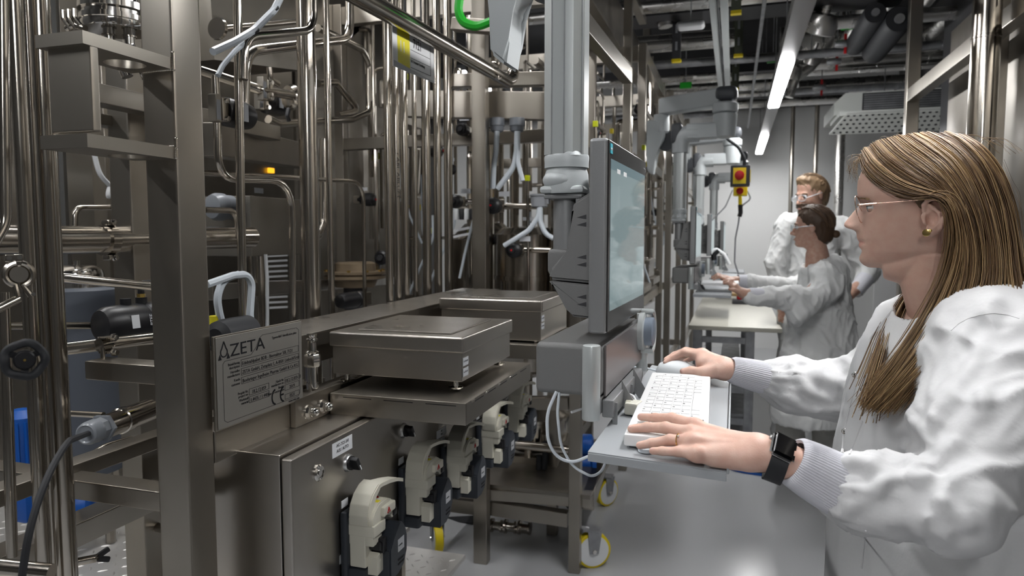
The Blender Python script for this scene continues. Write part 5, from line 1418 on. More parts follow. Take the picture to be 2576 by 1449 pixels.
# air cooler
ac = thing('air_cooler', at(2180, 300, Y=6.2), 'pale grey ceiling air cooler with perforated tray, right of the aisle', 'air cooler')
zt = at(2110, 235, Y=6.2).z; zm = at(2110, 290, Y=6.2).z; zb = at(2100, 338, Y=6.2).z
x0 = at(2105, 300, Y=6.2).x; x1 = 1.75
ACM = mat('pale_green_grey', (.70, .72, .69), .5)
for _x in (1.15, 1.7): hang(ac, (_x, 6.5, zt))
prf = [Vector((x0+.06, 6.2, zt)), Vector((x1, 6.2, zt)), Vector((x1, 6.2, zm)), Vector((x0-.02, 6.2, zm)), Vector((x0-.02, 6.2, zm+.10))]
MB().prism(prf, (0, .7, 0)).build('cooler_housing', ACM, ac)
for k in range(7):
    z_ = zm + .035 + k*(zt-zm-.05)/7
    MB().box((x0+.19, 6.185, z_), (x1-.02, 6.199, z_+.012)).build('grille_slat', ZINC, ac)
MB().box((x0+.18, 6.192, zm+.03), (x1-.01, 6.1995, zt-.01)).build('grille_recess', DARKM, ac)
tilt = [Vector((x0-.05, 6.22, zb)), Vector((x1, 6.22, zb)), Vector((x1, 6.02, zm-.02)), Vector((x0+.05, 6.02, zm-.02))]
MB().box((x0+.0, 6.03, zm-.03), (x1, 6.6, zm)).build('tray_top', ACM, ac)
MB().prism(tilt, (0, .015, .015)).build('drip_tray', ACM, ac)
mb = MB()
for i in range(22):
    for j in range(5):
        u = (i+.5)/22; v = (j+.5)/5
        c = tilt[0].lerp(tilt[1], u).lerp(tilt[3].lerp(tilt[2], u), v)
        mb.lathe(c, (tilt[1]-tilt[0]).cross(tilt[3]-tilt[0])*-1, [(-.0015, .0105), (.0015, .0105)], 10)
o = mb.build('perforation', DARKM, ac); o['kind'] = 'stuff'
# vertical pipes on the back wall
for i, (px, w) in enumerate(((1992, 11), (2052, 12), (2112, 26), (2258, 10))):
    vert(('left slim conduit on the white back wall', 'right slim conduit on the white back wall', 'wide foil clad riser below the air cooler', 'thin riser at the right of the back wall')[i], px, 400, w*1.0, None, 0, 3.1) if False else \
    solo(MB().cyl((at(px, 400, Y=9.2).x, 9.2, 0), (at(px, 400, Y=9.2).x, 9.2, 3.1), wid(px, w, at(px, 400, Y=9.2))/2, 16), 'riser_pipe', STEEL2 if i != 2 else ALU, ('left slim conduit on the white back wall', 'right slim conduit on the white back wall', 'wide foil clad riser below the air cooler', 'thin riser at the right of the back wall')[i], 'pipe')
sheet('tall pale grey door panel behind the man', (at(2200, 700, Y=8.9).x, 8.9, .02), (at(2250, 700, Y=8.9).x + .5, 8.93, 2.1), m=mat('pale_door', (.55, .55, .55), .5), name='door_leaf', cat='door')
# emergency stop pendants
def pendant(label, px0, py0, px1, py1, Y, second=False):
    a, b = at(px0, py0, Y=Y), at(px1, py1, Y=Y)
    w = b.x-a.x; h_ = a.z-b.z
    t = thing('emergency_stop_pendant', ((a.x+b.x)/2, Y, b.z), label, 'emergency stop')
    if second:
        MB().box((a.x, Y, b.z), (b.x, Y+w, a.z), .006).build('housing', YELLOW, t)
    else:
        MB().box((a.x, Y, b.z), (b.x, Y+w*.9, a.z), .006).build('housing', BLACKP, t)
        MB().box((a.x+w*.14, Y-.003, b.z+h_*.12), (a.x+w*.80, Y, a.z-h_*.12), .002).build('yellow_face', YELLOW, t)
        MB().box((b.x-.001, Y+w*.15, b.z+h_*.2), (b.x+.004, Y+w*.7, a.z-h_*.2), .004).build('side_rib', YELLOW, t)
    MB().lathe((a.x+w*.46, Y-.003, (a.z+b.z)/2), (0, -1, 0), [(0, w*.15), (.02, w*.15), (.02, w*.25), (.035, w*.25), (.04, w*.15)], 20).build('mushroom_button', RED, t)
    return t
P1 = pendant('upper black and yellow emergency stop box hanging on a cable', 1838, 416, 1886, 468, 4.6)
P2 = pendant('lower yellow emergency stop box directly under the black one', 1845, 470, 1880, 492, 4.75, True)
MB().cyl(at(1862, 493, Y=4.75), at(1862, 515, Y=4.75), .012, 10).build('cable_outlet', YELLOW, P2)
MB().tube(path([(1862, 515), (1863, 535), (1860, 545)], Y=4.75), .014, None, 8).build('plug', BLACKP, P2)
cable('black cable from the twin channels down to the emergency stop', [(1818, 330), (1830, 350), (1858, 370), (1874, 400), (1872, 418)], .010, RUBBER, name='black_cable', Y=4.62)
cable('thin grey cable looping from the lower emergency stop to the table', [(1880, 480), (1890, 500), (1862, 520), (1858, 560), (1850, 600), (1848, 660), (1858, 690)], .005, GREYP, name='grey_cable', Y=4.8)
cable('thin cable sagging from the stop box to the far panel', [(1843, 478), (1825, 520), (1800, 545), (1790, 555)], .004, GREYP, name='grey_cable', Y=4.9)
# ------------------------------------------------------------------ work bench with things on it
BZ = .86
bw = at(1732, 818, Z=BZ); be = at(1957, 820, Z=BZ)
bt = thing('work_bench', ((bw.x+be.x)/2, bw.y+.4, 0), 'rolling bench with pale top and grey frame beside the aisle', 'bench')
bx1 = be.x + .02; by1 = at(1790, 745, Z=BZ).y + .2
MB().box((bw.x, bw.y, BZ-.03), (bx1, by1, BZ), .004).build('bench_top', BENCH, bt)
for x in (bw.x+.06, bx1-.2):
    for y in (bw.y+.06, by1-.1):
        MB().box((x-.03, y-.03, .12), (x+.03, y+.03, BZ-.03), .005).build('leg', ZINC, bt)
        MB().lathe((x-.012, y, .055), (1, 0, 0), [(0, .05), (.024, .05)], 16).build('castor', BLACKP, bt)
for z in (.20, .42, .76):
    MB().bar((bw.x+.06, bw.y+.06, z), (bx1-.2, bw.y+.06, z), .03, .04).build('cross_rail', ZINC, bt)
MB().box((bw.x+.06, bw.y+.1, .22), (bx1-.2, by1-.1, .24)).build('lower_shelf', ZINC, bt)
MB().box((bw.x+.2, bw.y+.15, .42), (bx1-.25, by1-.15, .44)).build('middle_shelf', ZINC, bt)
p = at(1868, 764, Z=BZ)
t = thing('tool_case', (p.x, p.y, BZ), 'flat black case lying on the pale bench', 'case')
MB().box((p.x-.09, p.y-.07, BZ+.001), (p.x+.09, p.y+.07, BZ+.035), .006).build('case_shell', DARKM, t)
t = thing('red_tool', (p.x+.02, p.y+.05, BZ+.036), 'red gripped hand tool lying on the black case', 'tool')
MB().bar((p.x-.05, p.y+.02, BZ+.052), (p.x+.08, p.y+.06, BZ+.052), .03, .03, (0, 0, 1), .006).build('tool_grip', RED, t)
MB().bar((p.x+.05, p.y+.03, BZ+.07), (p.x+.12, p.y+.0, BZ+.06), .03, .03, (0, 0, 1), .006).build('tool_head', BLACKP, t)
p = at(1790, 742, Z=BZ)
t = thing('wooden_tray', (p.x, p.y, BZ), 'light wooden tray with small black parts at the far end of the bench', 'tray')
MB().box((p.x-.12, p.y-.1, BZ+.001), (p.x+.28, p.y+.16, BZ+.03), .004).build('tray_board', WOOD, t)
for k in range(5): MB().sphere((p.x-.02+k*.05, p.y-.04, BZ+.05), .022, 10).build('black_part', BLACKP, t)
MB().box((p.x-.08, p.y-.08, BZ+.03), (p.x-.03, p.y-.03, BZ+.06), .004).build('yellow_part', YELLOW, t)
# far keyboard on the second panel's tray
q = roots = None
tz2 = TZ
p = at(1812, 708, D=3.95)
t = thing('white_notepad', p, 'white pad on the tray under the second woman s hands', 'notepad')
MB().box((p.x-.10, p.y-.12, p.z-.012), (p.x+.10, p.y+.12, p.z), .003).build('pad', WHITEP, t)
t = thing('desk_microscope_arm', at(1812, 640, Y=6.0), 'small black and white gooseneck tool behind the hands', 'tool')
MB().tube(path([(1790, 640), (1800, 625), (1822, 640), (1835, 665)], Y=5.6), .014, .06, 10).build('gooseneck', WHITEP, t)
MB().tube(path([(1797, 655), (1795, 640), (1808, 630)], Y=5.6), .02, .03, 10).build('black_clamp', BLACKP, t)
# ------------------------------------------------------------------ right side: stainless cabinets, riser, rails
RX = .90
t = thing('riser_pipe', at(2475, 200, X=RX), 'thick polished vertical pipe at the right, behind the woman with long hair', 'pipe')
p = at(2475, 200, X=RX); r = wid(2475, 78, p)/2
MB().cyl((p.x, p.y, 0), (p.x, p.y, 3.4), r, 40).build('riser', STEEL, t)
zj = at(2470, 103, X=RX).z
MB().lathe((p.x, p.y, zj), (0, 0, 1), [(-.006, r), (-.004, r*1.04), (.004, r*1.04), (.006, r)], 40).build('weld_seam', STEEL, t)
fr2 = thing('cabinet_frame', (RX+.08, 3.2, 0), 'brushed steel frame with a horizontal rail along the right wall', 'machine frame')
FXr = RX + .07
a_ = at(2278, 240, X=FXr); b_ = at(2300, 200, X=FXr)
MB().box((FXr, a_.y-.035, 0), (FXr+.07, a_.y+.035, 3.3), .004).build('post', STEEL2, fr2)
MB().box((FXr+.0, .4, a_.z-.045), (FXr+.06, a_.y-.036, a_.z+.03), .004).build('rail', STEEL2, fr2)
for (y0, y1, lb) in ((3.0, 4.6, 'stainless cabinet wall on the right behind the frame post'), (1.55, 2.95, 'stainless cabinet wall right of the thick riser'), (.3, 1.5, 'stainless cabinet wall at the right edge')):
    bx(lb, (RX+.24 + (.0 if y0 > 2 else -.05), y0, .1), (RX+.40, y1, 2.62 if y0 > 2.9 else 3.0), SHEET, 'cabinet_wall', 'cabinet')
bx('dark recessed panel above the right cabinets', (RX+.42, .3, 2.0), (RX+.44, 5.5, 3.6), DARKM, 'recess_panel', 'panel')
bx('upright steel strip right of the frame post', (RX+.16, 3.55, .1), (RX+.20, 3.66, 3.2), STEEL2, 'steel_strip', 'panel')
# ------------------------------------------------------------------ soft shapes (people): signed distance primitives -> one smooth surface
def smin(a, b, k):
    if k <= 0: return np.minimum(a, b)
    h = np.maximum(k - np.abs(a - b), 0) / k
    return np.minimum(a, b) - h * h * k * .25
def field(prims, G):
    X, Y, Z = G
    F = None
    for p in prims:
        ty, k = p[0], p[1]
        if ty in ('cone', 'sub'):
            a, b, ra, rb = np.array(p[2], float), np.array(p[3], float), p[4], p[5]
            fl = p[6] if len(p) > 6 else None     # (axis, factor): flattened section
            d = b - a; L2 = max(d.dot(d), 1e-12)
            px, py, pz = X - a[0], Y - a[1], Z - a[2]
            t = np.clip((px*d[0] + py*d[1] + pz*d[2]) / L2, 0, 1)
            qx, qy, qz = px - d[0]*t, py - d[1]*t, pz - d[2]*t
            r = ra + (rb - ra) * t
            if fl is not None:
                ax, fac = np.array(fl[0], float), fl[1]; ax = ax / np.linalg.norm(ax)
                c = qx*ax[0] + qy*ax[1] + qz*ax[2]
                q2 = qx*qx + qy*qy + qz*qz - c*c
                D = np.sqrt(np.maximum(q2 + (c / fac)**2, 0)) - r
                D = D * (min(fac, 1) * .6 + .4)
            else:
                D = np.sqrt(qx*qx + qy*qy + qz*qz) - r
        elif ty in ('ell', 'subell'):
            c, R, M = np.array(p[2], float), p[3], (np.array(p[4], float) if len(p) > 4 and p[4] is not None else np.eye(3))
            px, py, pz = X - c[0], Y - c[1], Z - c[2]
            u = (px*M[0][0] + py*M[0][1] + pz*M[0][2]) / R[0]
            v = (px*M[1][0] + py*M[1][1] + pz*M[1][2]) / R[1]
            w = (px*M[2][0] + py*M[2][1] + pz*M[2][2]) / R[2]
            n = np.sqrt(u*u + v*v + w*w) + 1e-9
            g = np.sqrt((u/R[0])**2 + (v/R[1])**2 + (w/R[2])**2) + 1e-9
            D = n * (n - 1) / g
        if ty.startswith('sub'):
            F = -smin(-F, D, k)
        else:
            F = D if F is None else smin(F, D, k)
    return F
def surface(prims, lo, hi, h, extra=None):
    lo, hi = np.array(lo, float), np.array(hi, float)
    n = np.maximum(((hi - lo) / h).astype(int) + 1, 4)
    ax = [lo[i] + h * np.arange(n[i]) for i in range(3)]
    G = np.meshgrid(*ax, indexing='ij')
    G = [g.astype(np.float32) for g in G]
    F = field(prims, G)
    if extra is not None: F = extra(F, G)
    S = F < 0
    c = np.zeros(tuple(n - 1), np.int8)
    for i in (0, 1):
        for j in (0, 1):
            for k in (0, 1):
                c += S[i:n[0]-1+i, j:n[1]-1+j, k:n[2]-1+k]
    cell = (c > 0) & (c < 8)
    idx = -np.ones(cell.shape, np.int64); ids = np.argwhere(cell); idx[cell] = np.arange(len(ids))
    acc = np.zeros((len(ids), 3)); cnt = np.zeros(len(ids))
    I, J, K = ids.T
    cor = [(0,0,0),(1,0,0),(0,1,0),(1,1,0),(0,0,1),(1,0,1),(0,1,1),(1,1,1)]
    ed = [(0,1),(2,3),(4,5),(6,7),(0,2),(1,3),(4,6),(5,7),(0,4),(1,5),(2,6),(3,7)]
    for a, b in ed:
        A, B = cor[a], cor[b]
        fa = F[I+A[0], J+A[1], K+A[2]]; fb = F[I+B[0], J+B[1], K+B[2]]
        m = (fa < 0) != (fb < 0)
        t = np.where(m, fa / np.where(m, fa - fb, 1), 0)
        for q in range(3):
            acc[:, q] += np.where(m, A[q] + (B[q]-A[q])*t, 0)
        cnt += m
    V = lo + (ids + acc / cnt[:, None]) * h
    Fc = []
    for d in range(3):
        e1, e2 = [(1, 2), (2, 0), (0, 1)][d]
        sl0 = [slice(None)]*3; sl1 = [slice(None)]*3; sl0[d] = slice(0, -1); sl1[d] = slice(1, None)
        A, B = S[tuple(sl0)], S[tuple(sl1)]
        ch = np.argwhere(A != B)
        ok = (ch[:, e1] > 0) & (ch[:, e2] > 0) & (ch[:, e1] < n[e1]-1) & (ch[:, e2] < n[e2]-1)
        ch = ch[ok]
        fl = A[tuple(ch.T)]
        def cid(o1, o2):
            q = ch.copy(); q[:, e1] -= o1; q[:, e2] -= o2
            return idx[tuple(q.T)]
        q = np.stack([cid(0, 0), cid(1, 0), cid(1, 1), cid(0, 1)], 1)
        q[~fl] = q[~fl][:, ::-1]
        Fc.append(q)
    Fc = np.concatenate(Fc)
    Fc = Fc[(Fc >= 0).all(1)]
    return V, Fc
def relax(V, Fc, it=2, lam=.5):
    E = np.concatenate([Fc[:, [i, (i+1) % 4]] for i in range(4)])
    for _ in range(it):
        s = np.zeros_like(V); c = np.zeros(len(V))
        np.add.at(s, E[:, 0], V[E[:, 1]]); np.add.at(s, E[:, 1], V[E[:, 0]])
        np.add.at(c, E[:, 0], 1); np.add.at(c, E[:, 1], 1)
        V = V + lam * (s / np.maximum(c, 1)[:, None] - V)
    return V
def normals(V, Fc):
    a, b, c, d = (V[Fc[:, i]] for i in range(4))
    n = np.cross(c - a, d - b)
    N = np.zeros_like(V)
    for i in range(4): np.add.at(N, Fc[:, i], n)
    return N / (np.linalg.norm(N, axis=1)[:, None] + 1e-12)
def quads(name, V, Fc, mats_, parent=None, midx=None):
    me = bpy.data.meshes.new(name)
    off = np.zeros(3); p = parent
    while p is not None: off += np.array(p.location); p = p.parent
    me.from_pydata((V - off).tolist(), [], [list(map(int, f)) for f in Fc])
    for m in (mats_ if isinstance(mats_, list) else [mats_]): me.materials.append(m)
    if midx is not None: me.polygons.foreach_set('material_index', midx.astype(np.int32))
    me.shade_smooth(); me.update()
    o = bpy.data.objects.new(name, me); COL.objects.link(o); o.parent = parent
    return o
def bounds(prims, pad=.02):
    lo = np.full(3, 1e9); hi = np.full(3, -1e9)
    for p in prims:
        if p[0] == 'cone':
            for q, r in ((p[2], p[4]), (p[3], p[5])):
                lo = np.minimum(lo, np.array(q) - r); hi = np.maximum(hi, np.array(q) + r)
        elif p[0] == 'ell':
            r = max(p[3]); lo = np.minimum(lo, np.array(p[2]) - r); hi = np.maximum(hi, np.array(p[2]) + r)
    return lo - pad, hi + pad
def soft(prims, h, it=1, extra=None, pad=.02):
    lo, hi = bounds(prims, pad)
    V, Fc = surface(prims, lo, hi, h, extra)
    return (relax(V, Fc, it), Fc)
def fold_noise(V, N, amp, freq, seed=0, stretch=(1, 1, 1), mask=None, sharp=2.0):
    """cloth folds: soft ridges from warped noise, displaced along the normals"""
    d = np.zeros(len(V)); off = Vector((seed*3.1, seed*1.7, seed*.9))
    for i, v in enumerate(V):
        q = Vector((v[0]*stretch[0], v[1]*stretch[1], v[2]*stretch[2])) * freq + off
        w = q + noise.noise_vector(q * .6) * .8
        a = 1 - abs(noise.noise(w)) * 2.2
        b = 1 - abs(noise.noise(w * 2.1 + Vector((5, 2, 1)))) * 2.2
        d[i] = max(0, a)**sharp + .38 * max(0, b)**sharp
    d -= d.mean()
    if mask is not None: d *= mask
    return V + N * (amp * d)[:, None]
def skin_mat(name, col, col2, rough=.45):
    m = mat(name, col, rough, 0, 55, 0, col2=col2, bump=.12, bscale=500, sss=.12)
    return m
SKIN_SHADED = skin_mat('skin_face_shaded', (.53, .345, .275), (.50, .305, .24))  # fair skin, base colour darkened for the shade on the face
SKIN_LIT = skin_mat('skin_hand_lit', (.74, .50, .41), (.66, .40, .315))  # same skin in a brighter tone for the light on the hands
SKINF = skin_mat('skin_face_far', (.56, .36, .28), (.50, .28, .21))
LIP = mat('lip', (.50, .27, .22), .45, sss=.1)
NAIL = mat('finger_nail', (.72, .44, .38), .22, coat=.5)
COAT = mat('white_lab_coat', (.63, .63, .637), .75, 0, 300, .02, bump=.35, bscale=75)
COAT2 = mat('white_coat_far', (.74, .745, .74), .8)
CUFF = mat('ribbed_cuff', (.66, .66, .71), .8)
TROUS = mat('beige_trousers', (.45, .44, .41), .85)
def hairmat(name, c0, c1, c2):
    m = mat(name, c0, .38, spec=.6)
    nt = m.node_tree; b = nt.nodes['Principled BSDF']
    g = nt.nodes.new('ShaderNodeNewGeometry'); r = nt.nodes.new('ShaderNodeValToRGB')
    nt.links.new(g.outputs['Random Per Island'], r.inputs[0]); nt.links.new(r.outputs[0], b.inputs['Base Color'])
    e = r.color_ramp.elements; e[0].color = (*c0, 1); e[1].color = (*c2, 1); x = e.new(.55); x.color = (*c1, 1)
    return m
HAIR = hairmat('hair_dark_blond', (.085, .045, .02), (.20, .115, .05), (.50, .34, .17))
HAIRB = mat('hair_base_brown', (.10, .055, .024), .6)
HAIR2 = hairmat('hair_brown', (.04, .02, .01), (.085, .045, .022), (.16, .09, .045))
HAIR2.node_tree.nodes['Principled BSDF'].inputs['Roughness'].default_value = .55
HAIR3 = hairmat('hair_light_brown', (.06, .036, .02), (.12, .074, .042), (.23, .15, .085))
HAIR3.node_tree.nodes['Principled BSDF'].inputs['Roughness'].default_value = .6

# ================= young woman with long hair =================
wc = at(2400, 1449, D=1.2)
w1 = thing('person', (wc.x, wc.y, 0), 'young woman with long blond hair, glasses and white lab coat, typing at the panel', 'person')
# --- head frame
HC = at(2345, 545, D=1.17)
sv_ = (CAMP - HC); sv_.z = 0; sv_.normalize()          # towards the camera
fv = Vector((sv_.y, -sv_.x, 0)); fv = fv if fv.x < 0 else -fv   # facing direction
def atP(px, py, off=0.0, p0=HC, n=sv_):
    d = _f + _r * ((px - W/2)/FPX) - _u * ((py - H/2)/FPX)
    q0 = p0 + n * off
    t = (q0 - CAMP).dot(n) / d.dot(n)
    return CAMP + d * t
def loc2(px, py, off=0.0):
    q = atP(px, py, off) - HC
    return q.dot(fv), q.z
prof = [(2169,428),(2158,455),(2156.5,480),(2158,492),(2160,500),(2164,510),(2161,517),(2152,525),(2141,538),(2131,551),(2123,561),(2121.5,566),(2124,571),(2134,575.5),(2150,579),(2154.5,585),(2155,596),(2156.5,601),(2158.5,606),(2164,609.5),(2160,613),(2159,617),(2162,623),(2169,629),(2168,635),(2163,643),(2161,650),(2163,658),(2171,666),(2184,673)]
PF = np.array([loc2(*p) for p in prof])       # (f, z)
zt_ = loc2(2300, 364)[1]; fb_, _ = loc2(2500, 500)
zf, ff = PF[::-1, 1], PF[::-1, 0]
o_ = np.argsort(zf, kind='stable'); zf, ff = zf[o_], ff[o_]
zchin = zf[0]; ztop = zt_
# base face line (without the nose)
base_pts = np.array([loc2(*p) for p in [(2169,428),(2158,455),(2156.5,480),(2160,500),(2166,515),(2168,540),(2168,565),(2164,580),(2163,600),(2166,612),(2168,629),(2166,645),(2171,666),(2184,673)]])
zb2, fb2 = base_pts[::-1, 1], base_pts[::-1, 0]
fc0 = loc2(2335, 500)[0]      # head axis
def head_rings():
    rings = []
    zs = np.concatenate([np.linspace(zchin, zf[-1], 78), np.linspace(zf[-1], ztop, 22)[1:]])
    nphi = 120
    for z in zs:
        u = (z - zchin) / (ztop - zchin)
        if z <= zf[-1]:
            F = np.interp(z, zf, ff); Fb = np.interp(z, zb2, fb2)
        else:
            s = (z - zf[-1]) / (ztop - zf[-1])
            F = Fb = fc0 + (ff[-1] - fc0) * math.sqrt(max(0, 1 - s**2.1))
        # half width
        wz = np.interp(u, [0, .06, .14, .25, .35, .5, .62, .75, .88, .95, 1], [.020, .037, .050, .058, .063, .070, .0725, .070, .054, .037, .004])
        # back
        back = np.interp(u, [0, .08, .18, .3, .45, .6, .75, .88, .95, 1], [.015, -.02, -.048, -.068, -.088, -.097, -.092, -.068, -.045, -.004])
        ring = []
        for k in range(nphi):
            a = 2*PI*k/nphi
            c, s_ = math.cos(a), math.sin(a)
            t = wz * (abs(s_)**.88) * (1 if s_ >= 0 else -1)
            if c >= 0:
                ex = 1.0
                f = (Fb - .0) * (c**.74) if Fb > 0 else 0
            else:
                f = back * (abs(c)**.86)
            if c > 0:
                N_ = F - Fb
                wn = np.interp(u, [0, .1, .27, .33, .42, .52, .6, 1], [.02, .02, .016, .0155, .0115, .0075, .007, .02])
                f += N_ * math.exp(-(t/wn)**2) if abs(N_) > 0 else 0
                # nostril wings
                zn = loc2(2150, 572)[1]
                f += .0065 * math.exp(-((z-zn)/.0065)**2) * (math.exp(-((abs(t)-.0135)/.0055)**2))
                # eye socket, cheek
                ze = loc2(2180, 522)[1]
                f -= .013 * math.exp(-((z-ze)/.0115)**2) * math.exp(-((abs(t)-.031)/.016)**2)
                f += .004 * math.exp(-((z-ze+.03)/.02)**2) * math.exp(-((abs(t)-.038)/.02)**2)
                zb_ = loc2(2160, 497)[1]
                f += .003 * math.exp(-((z-zb_)/.006)**2) * math.exp(-((abs(t)-.030)/.02)**2)
                # mouth corner
                zm = loc2(2163, 609.5)[1]
                f -= .0035 * math.exp(-((z-zm)/.0028)**2) * math.exp(-((abs(t)-.018)/.010)**2)
            ring.append(HC + fv*f + sv_*t + Vector((0, 0, z)))
        rings.append(ring)
    return rings
mb = MB().rings(head_rings())
# neck and upper chest under the coat
nk0 = atP(2330, 640, 0); nk1 = atP(2375, 800, -.01)
mb.tube([nk0 + fv*-.01, atP(2345, 700), nk1, atP(2400, 880, -.01)], .05, None, 40, rs=[.050, .049, .052, .07])
jl = [atP(2262, 668), atP(2300, 672), atP(2330, 655)]
mb.tube([atP(2222, 664), atP(2265, 664), atP(2310, 650), atP(2340, 620)], .04, None, 32, rs=[.026, .037, .045, .05])
bm = mb.bm; bmesh.ops.recalc_face_normals(bm, faces=bm.faces)
tmp = bpy.data.meshes.new('t'); bm.to_mesh(tmp); bm.free()
to = bpy.data.objects.new('t', tmp); COL.objects.link(to)
md_ = to.modifiers.new('r', 'REMESH'); md_.mode = 'VOXEL'; md_.voxel_size = .0019
bpy.context.view_layer.update()
rm = bpy.data.meshes.new_from_object(to.evaluated_get(bpy.context.evaluated_depsgraph_get()))
bpy.data.objects.remove(to)
HV = np.empty(len(rm.vertices)*3); rm.vertices.foreach_get('co', HV); HV = HV.reshape(-1, 3)
HF = np.array([list(p.vertices) for p in rm.polygons if len(p.vertices) == 4])
HV2 = relax(HV, HF, 22, .5)
hz = (HV - np.array(HC))[:, 2]; hw_ = np.clip((loc2(2200, 668)[1] - hz)/.012, 0, 1)[:, None]
HV = relax(HV, HF, 3, .5)*(1-hw_) + HV2*hw_
# ear as a soft surface
def E(x, y, off): return atP(2090 + x/3.716, 330 + y/3.716, off)
eo = .074
rim = [(872,745),(872,690),(905,645),(965,625),(1025,640),(1065,690),(1078,760),(1062,835),(1030,895),(985,940),(940,962),(905,955)]
ep_ = []
for i, (x, y) in enumerate(rim):
    o1 = eo + .004 + .010*math.sin(PI*min(1, i/9)) ; ep_.append(E(x, y, o1))
pr = []
for a, b in zip(ep_[:-1], ep_[1:]): pr.append(('cone', .003, a, b, .0034 if a is not ep_[-2] else .005, .0034))
pr += [('cone', .005, E(940, 930, eo+.006), E(915, 945, eo+.004), .0065, .006)]
pr += [('ell', .004, E(975, 800, eo+.0035), (.0145, .0045, .026), [list(fv), list(sv_), [0, 0, 1]])]
pr += [('cone', .004, E(930, 700, eo+.007), E(1010, 770, eo+.009), .003, .0035), ('cone', .004, E(1010, 770, eo+.009), E(1000, 860, eo+.008), .0035, .003), ('cone', .004, E(1000, 860, eo+.008), E(950, 905, eo+.007), .003, .003)]
pr += [('cone', .004, E(872, 800, eo+.004), E(885, 850, eo+.006), .005, .004)]
pr += [('subell', .003, E(945, 820, eo+.010), (.0085, .008, .012), [list(fv), list(sv_), [0, 0, 1]])]
EV, EF = soft(pr, .0011, 1, pad=.008)
BV, BF = [HV], [HF]
def addm(V, F_):
    BF.append(F_ + sum(len(v) for v in BV)); BV.append(V)
addm(EV, EF)
# --- near (left) hand
def J(x, y, D, off=(1540, 1000), s=4.441): return np.array(at(off[0]+x/s, off[1]+y/s, D=D))
up_ = np.array([0, 0, 1.0])
fing = {
 'index': ([(322,218,1.085),(480,228,1.07),(672,232,1.05),(925,312,1.01)], (.0058,.0068,.0080,.0092)),
 'middle': ([(215,350,1.04),(390,333,1.035),(600,340,1.02),(880,400,.99)], (.0062,.0072,.0085,.0098)),
 'ring': ([(308,535,1.005),(440,512,.998),(645,475,.985),(915,490,.965)], (.0056,.0066,.0078,.0092)),
 'pinky': ([(452,597,.975),(560,600,.972),(740,605,.962),(950,625,.945)], (.0052,.0060,.0070,.0085))}
wr = J(1680, 610, .935); wr2 = J(1940, 705, .926)
pr = []
for nme, (js, rs_) in fing.items():
    P = [J(*j) for j in js]
    for i in range(3): pr.append(('cone', .003, P[i], P[i+1], rs_[i], rs_[i+1]))
nrm = np.array((CAMP - Vector(wr)).normalized()); nrm[2] += .9; nrm /= np.linalg.norm(nrm)
for nme, (js, rs_) in fing.items():
    P = J(*js[3]); T = wr + (P - wr) * .15 + (0 if nme != 'pinky' else 0)
    pr.append(('cone', .010, P - nrm*.004, T - nrm*.002, rs_[3]*1.22, .017, (nrm, .95)))
pr.append(('cone', .012, wr*.8 + J(*fing['middle'][0][3])*.2 - nrm*.006, J(*fing['ring'][0][3]) - nrm*.008, .021, .016, (nrm, .7)))
pr.append(('cone', .012, J(1500, 690, .93), J(1150, 640, .945) - nrm*.004, .015, .013))
pr.append(('cone', .015, wr, wr2, .0235, .0255, (nrm, .82)))
# thumb, mostly hidden beneath the index finger
th = [J(820, 330, 1.09), J(980, 350, 1.06), J(1250, 430, 1.01)]
pr += [('cone', .006, th[0] - up_*.012, th[1] - up_*.012, .009, .0105), ('cone', .012, th[1] - up_*.012, th[2] - up_*.01, .0105, .014)]
# knuckle creases as low bumps
for nme, (js, rs_) in fing.items():
    for q in (1, 2): pr.append(('ell', .003, J(*js[q]) + nrm*rs_[q]*.30, (rs_[q]*.85,)*3, None))
    pr.append(('ell', .006, J(*js[3]) + nrm*rs_[3]*.45, (rs_[3]*.8,)*3, None))
# tendons
for nme in ('index', 'middle', 'ring'):
    P = J(*fing[nme][0][3]); pr.append(('cone', .006, P + nrm*.006, P + (wr - P)*.55 + nrm*.009, .0035, .002))
V, F_ = soft(pr, .0016, 1)
addm(V, F_)
# --- far (right) hand on the mouse
def J2(x, y, D): return J(x, y, D, (1560, 860), 6.0375)
f2 = {'index': ([(692,312,1.56),(800,245,1.56),(975,158,1.55),(1230,215,1.52)], (.0062,.0072,.0085,.0105)),
      'middle': ([(700,270,1.60),(820,200,1.60),(1000,135,1.58),(1250,190,1.54)], (.0062,.0072,.0085,.0105)),
      'ring': ([(820,330,1.64),(900,250,1.63),(1050,170,1.61),(1280,215,1.57)], (.006,.007,.0082,.010)),
      'pinky': ([(900,350,1.66),(980,290,1.65),(1120,230,1.63),(1310,250,1.59)], (.0055,.006,.0075,.009))}
w2 = J2(1600, 415, 1.462); w22 = J2(1790, 455, 1.455)
pr = []
for nme, (js, rs_) in f2.items():
    P = [J2(*j) for j in js]
    for i in range(3): pr.append(('cone', .003, P[i], P[i+1], rs_[i], rs_[i+1]))
    pr.append(('cone', .012, P[3], w2 + (P[3]-w2)*.15, .0125, .017))
T = [J2(958,450,1.485), J2(1085,440,1.48), J2(1275,478,1.465), J2(1480,430,1.455)]
pr += [('cone', .003, T[0], T[1], .0075, .0085), ('cone', .008, T[1], T[2], .0085, .0115), ('cone', .012, T[2], T[3], .0125, .0165)]
pr += [('cone', .014, J2(1260, 330, 1.50), w2, .016, .019), ('cone', .014, w2, w22, .0200, .0205)]
for q in (1, 2): pr.append(('ell', .003, J2(*f2['index'][0][q]) + up_*.002, (f2['index'][1][q]*.9,)*3, None))
V, F_ = soft(pr, .002, 1)
addm(V, F_)
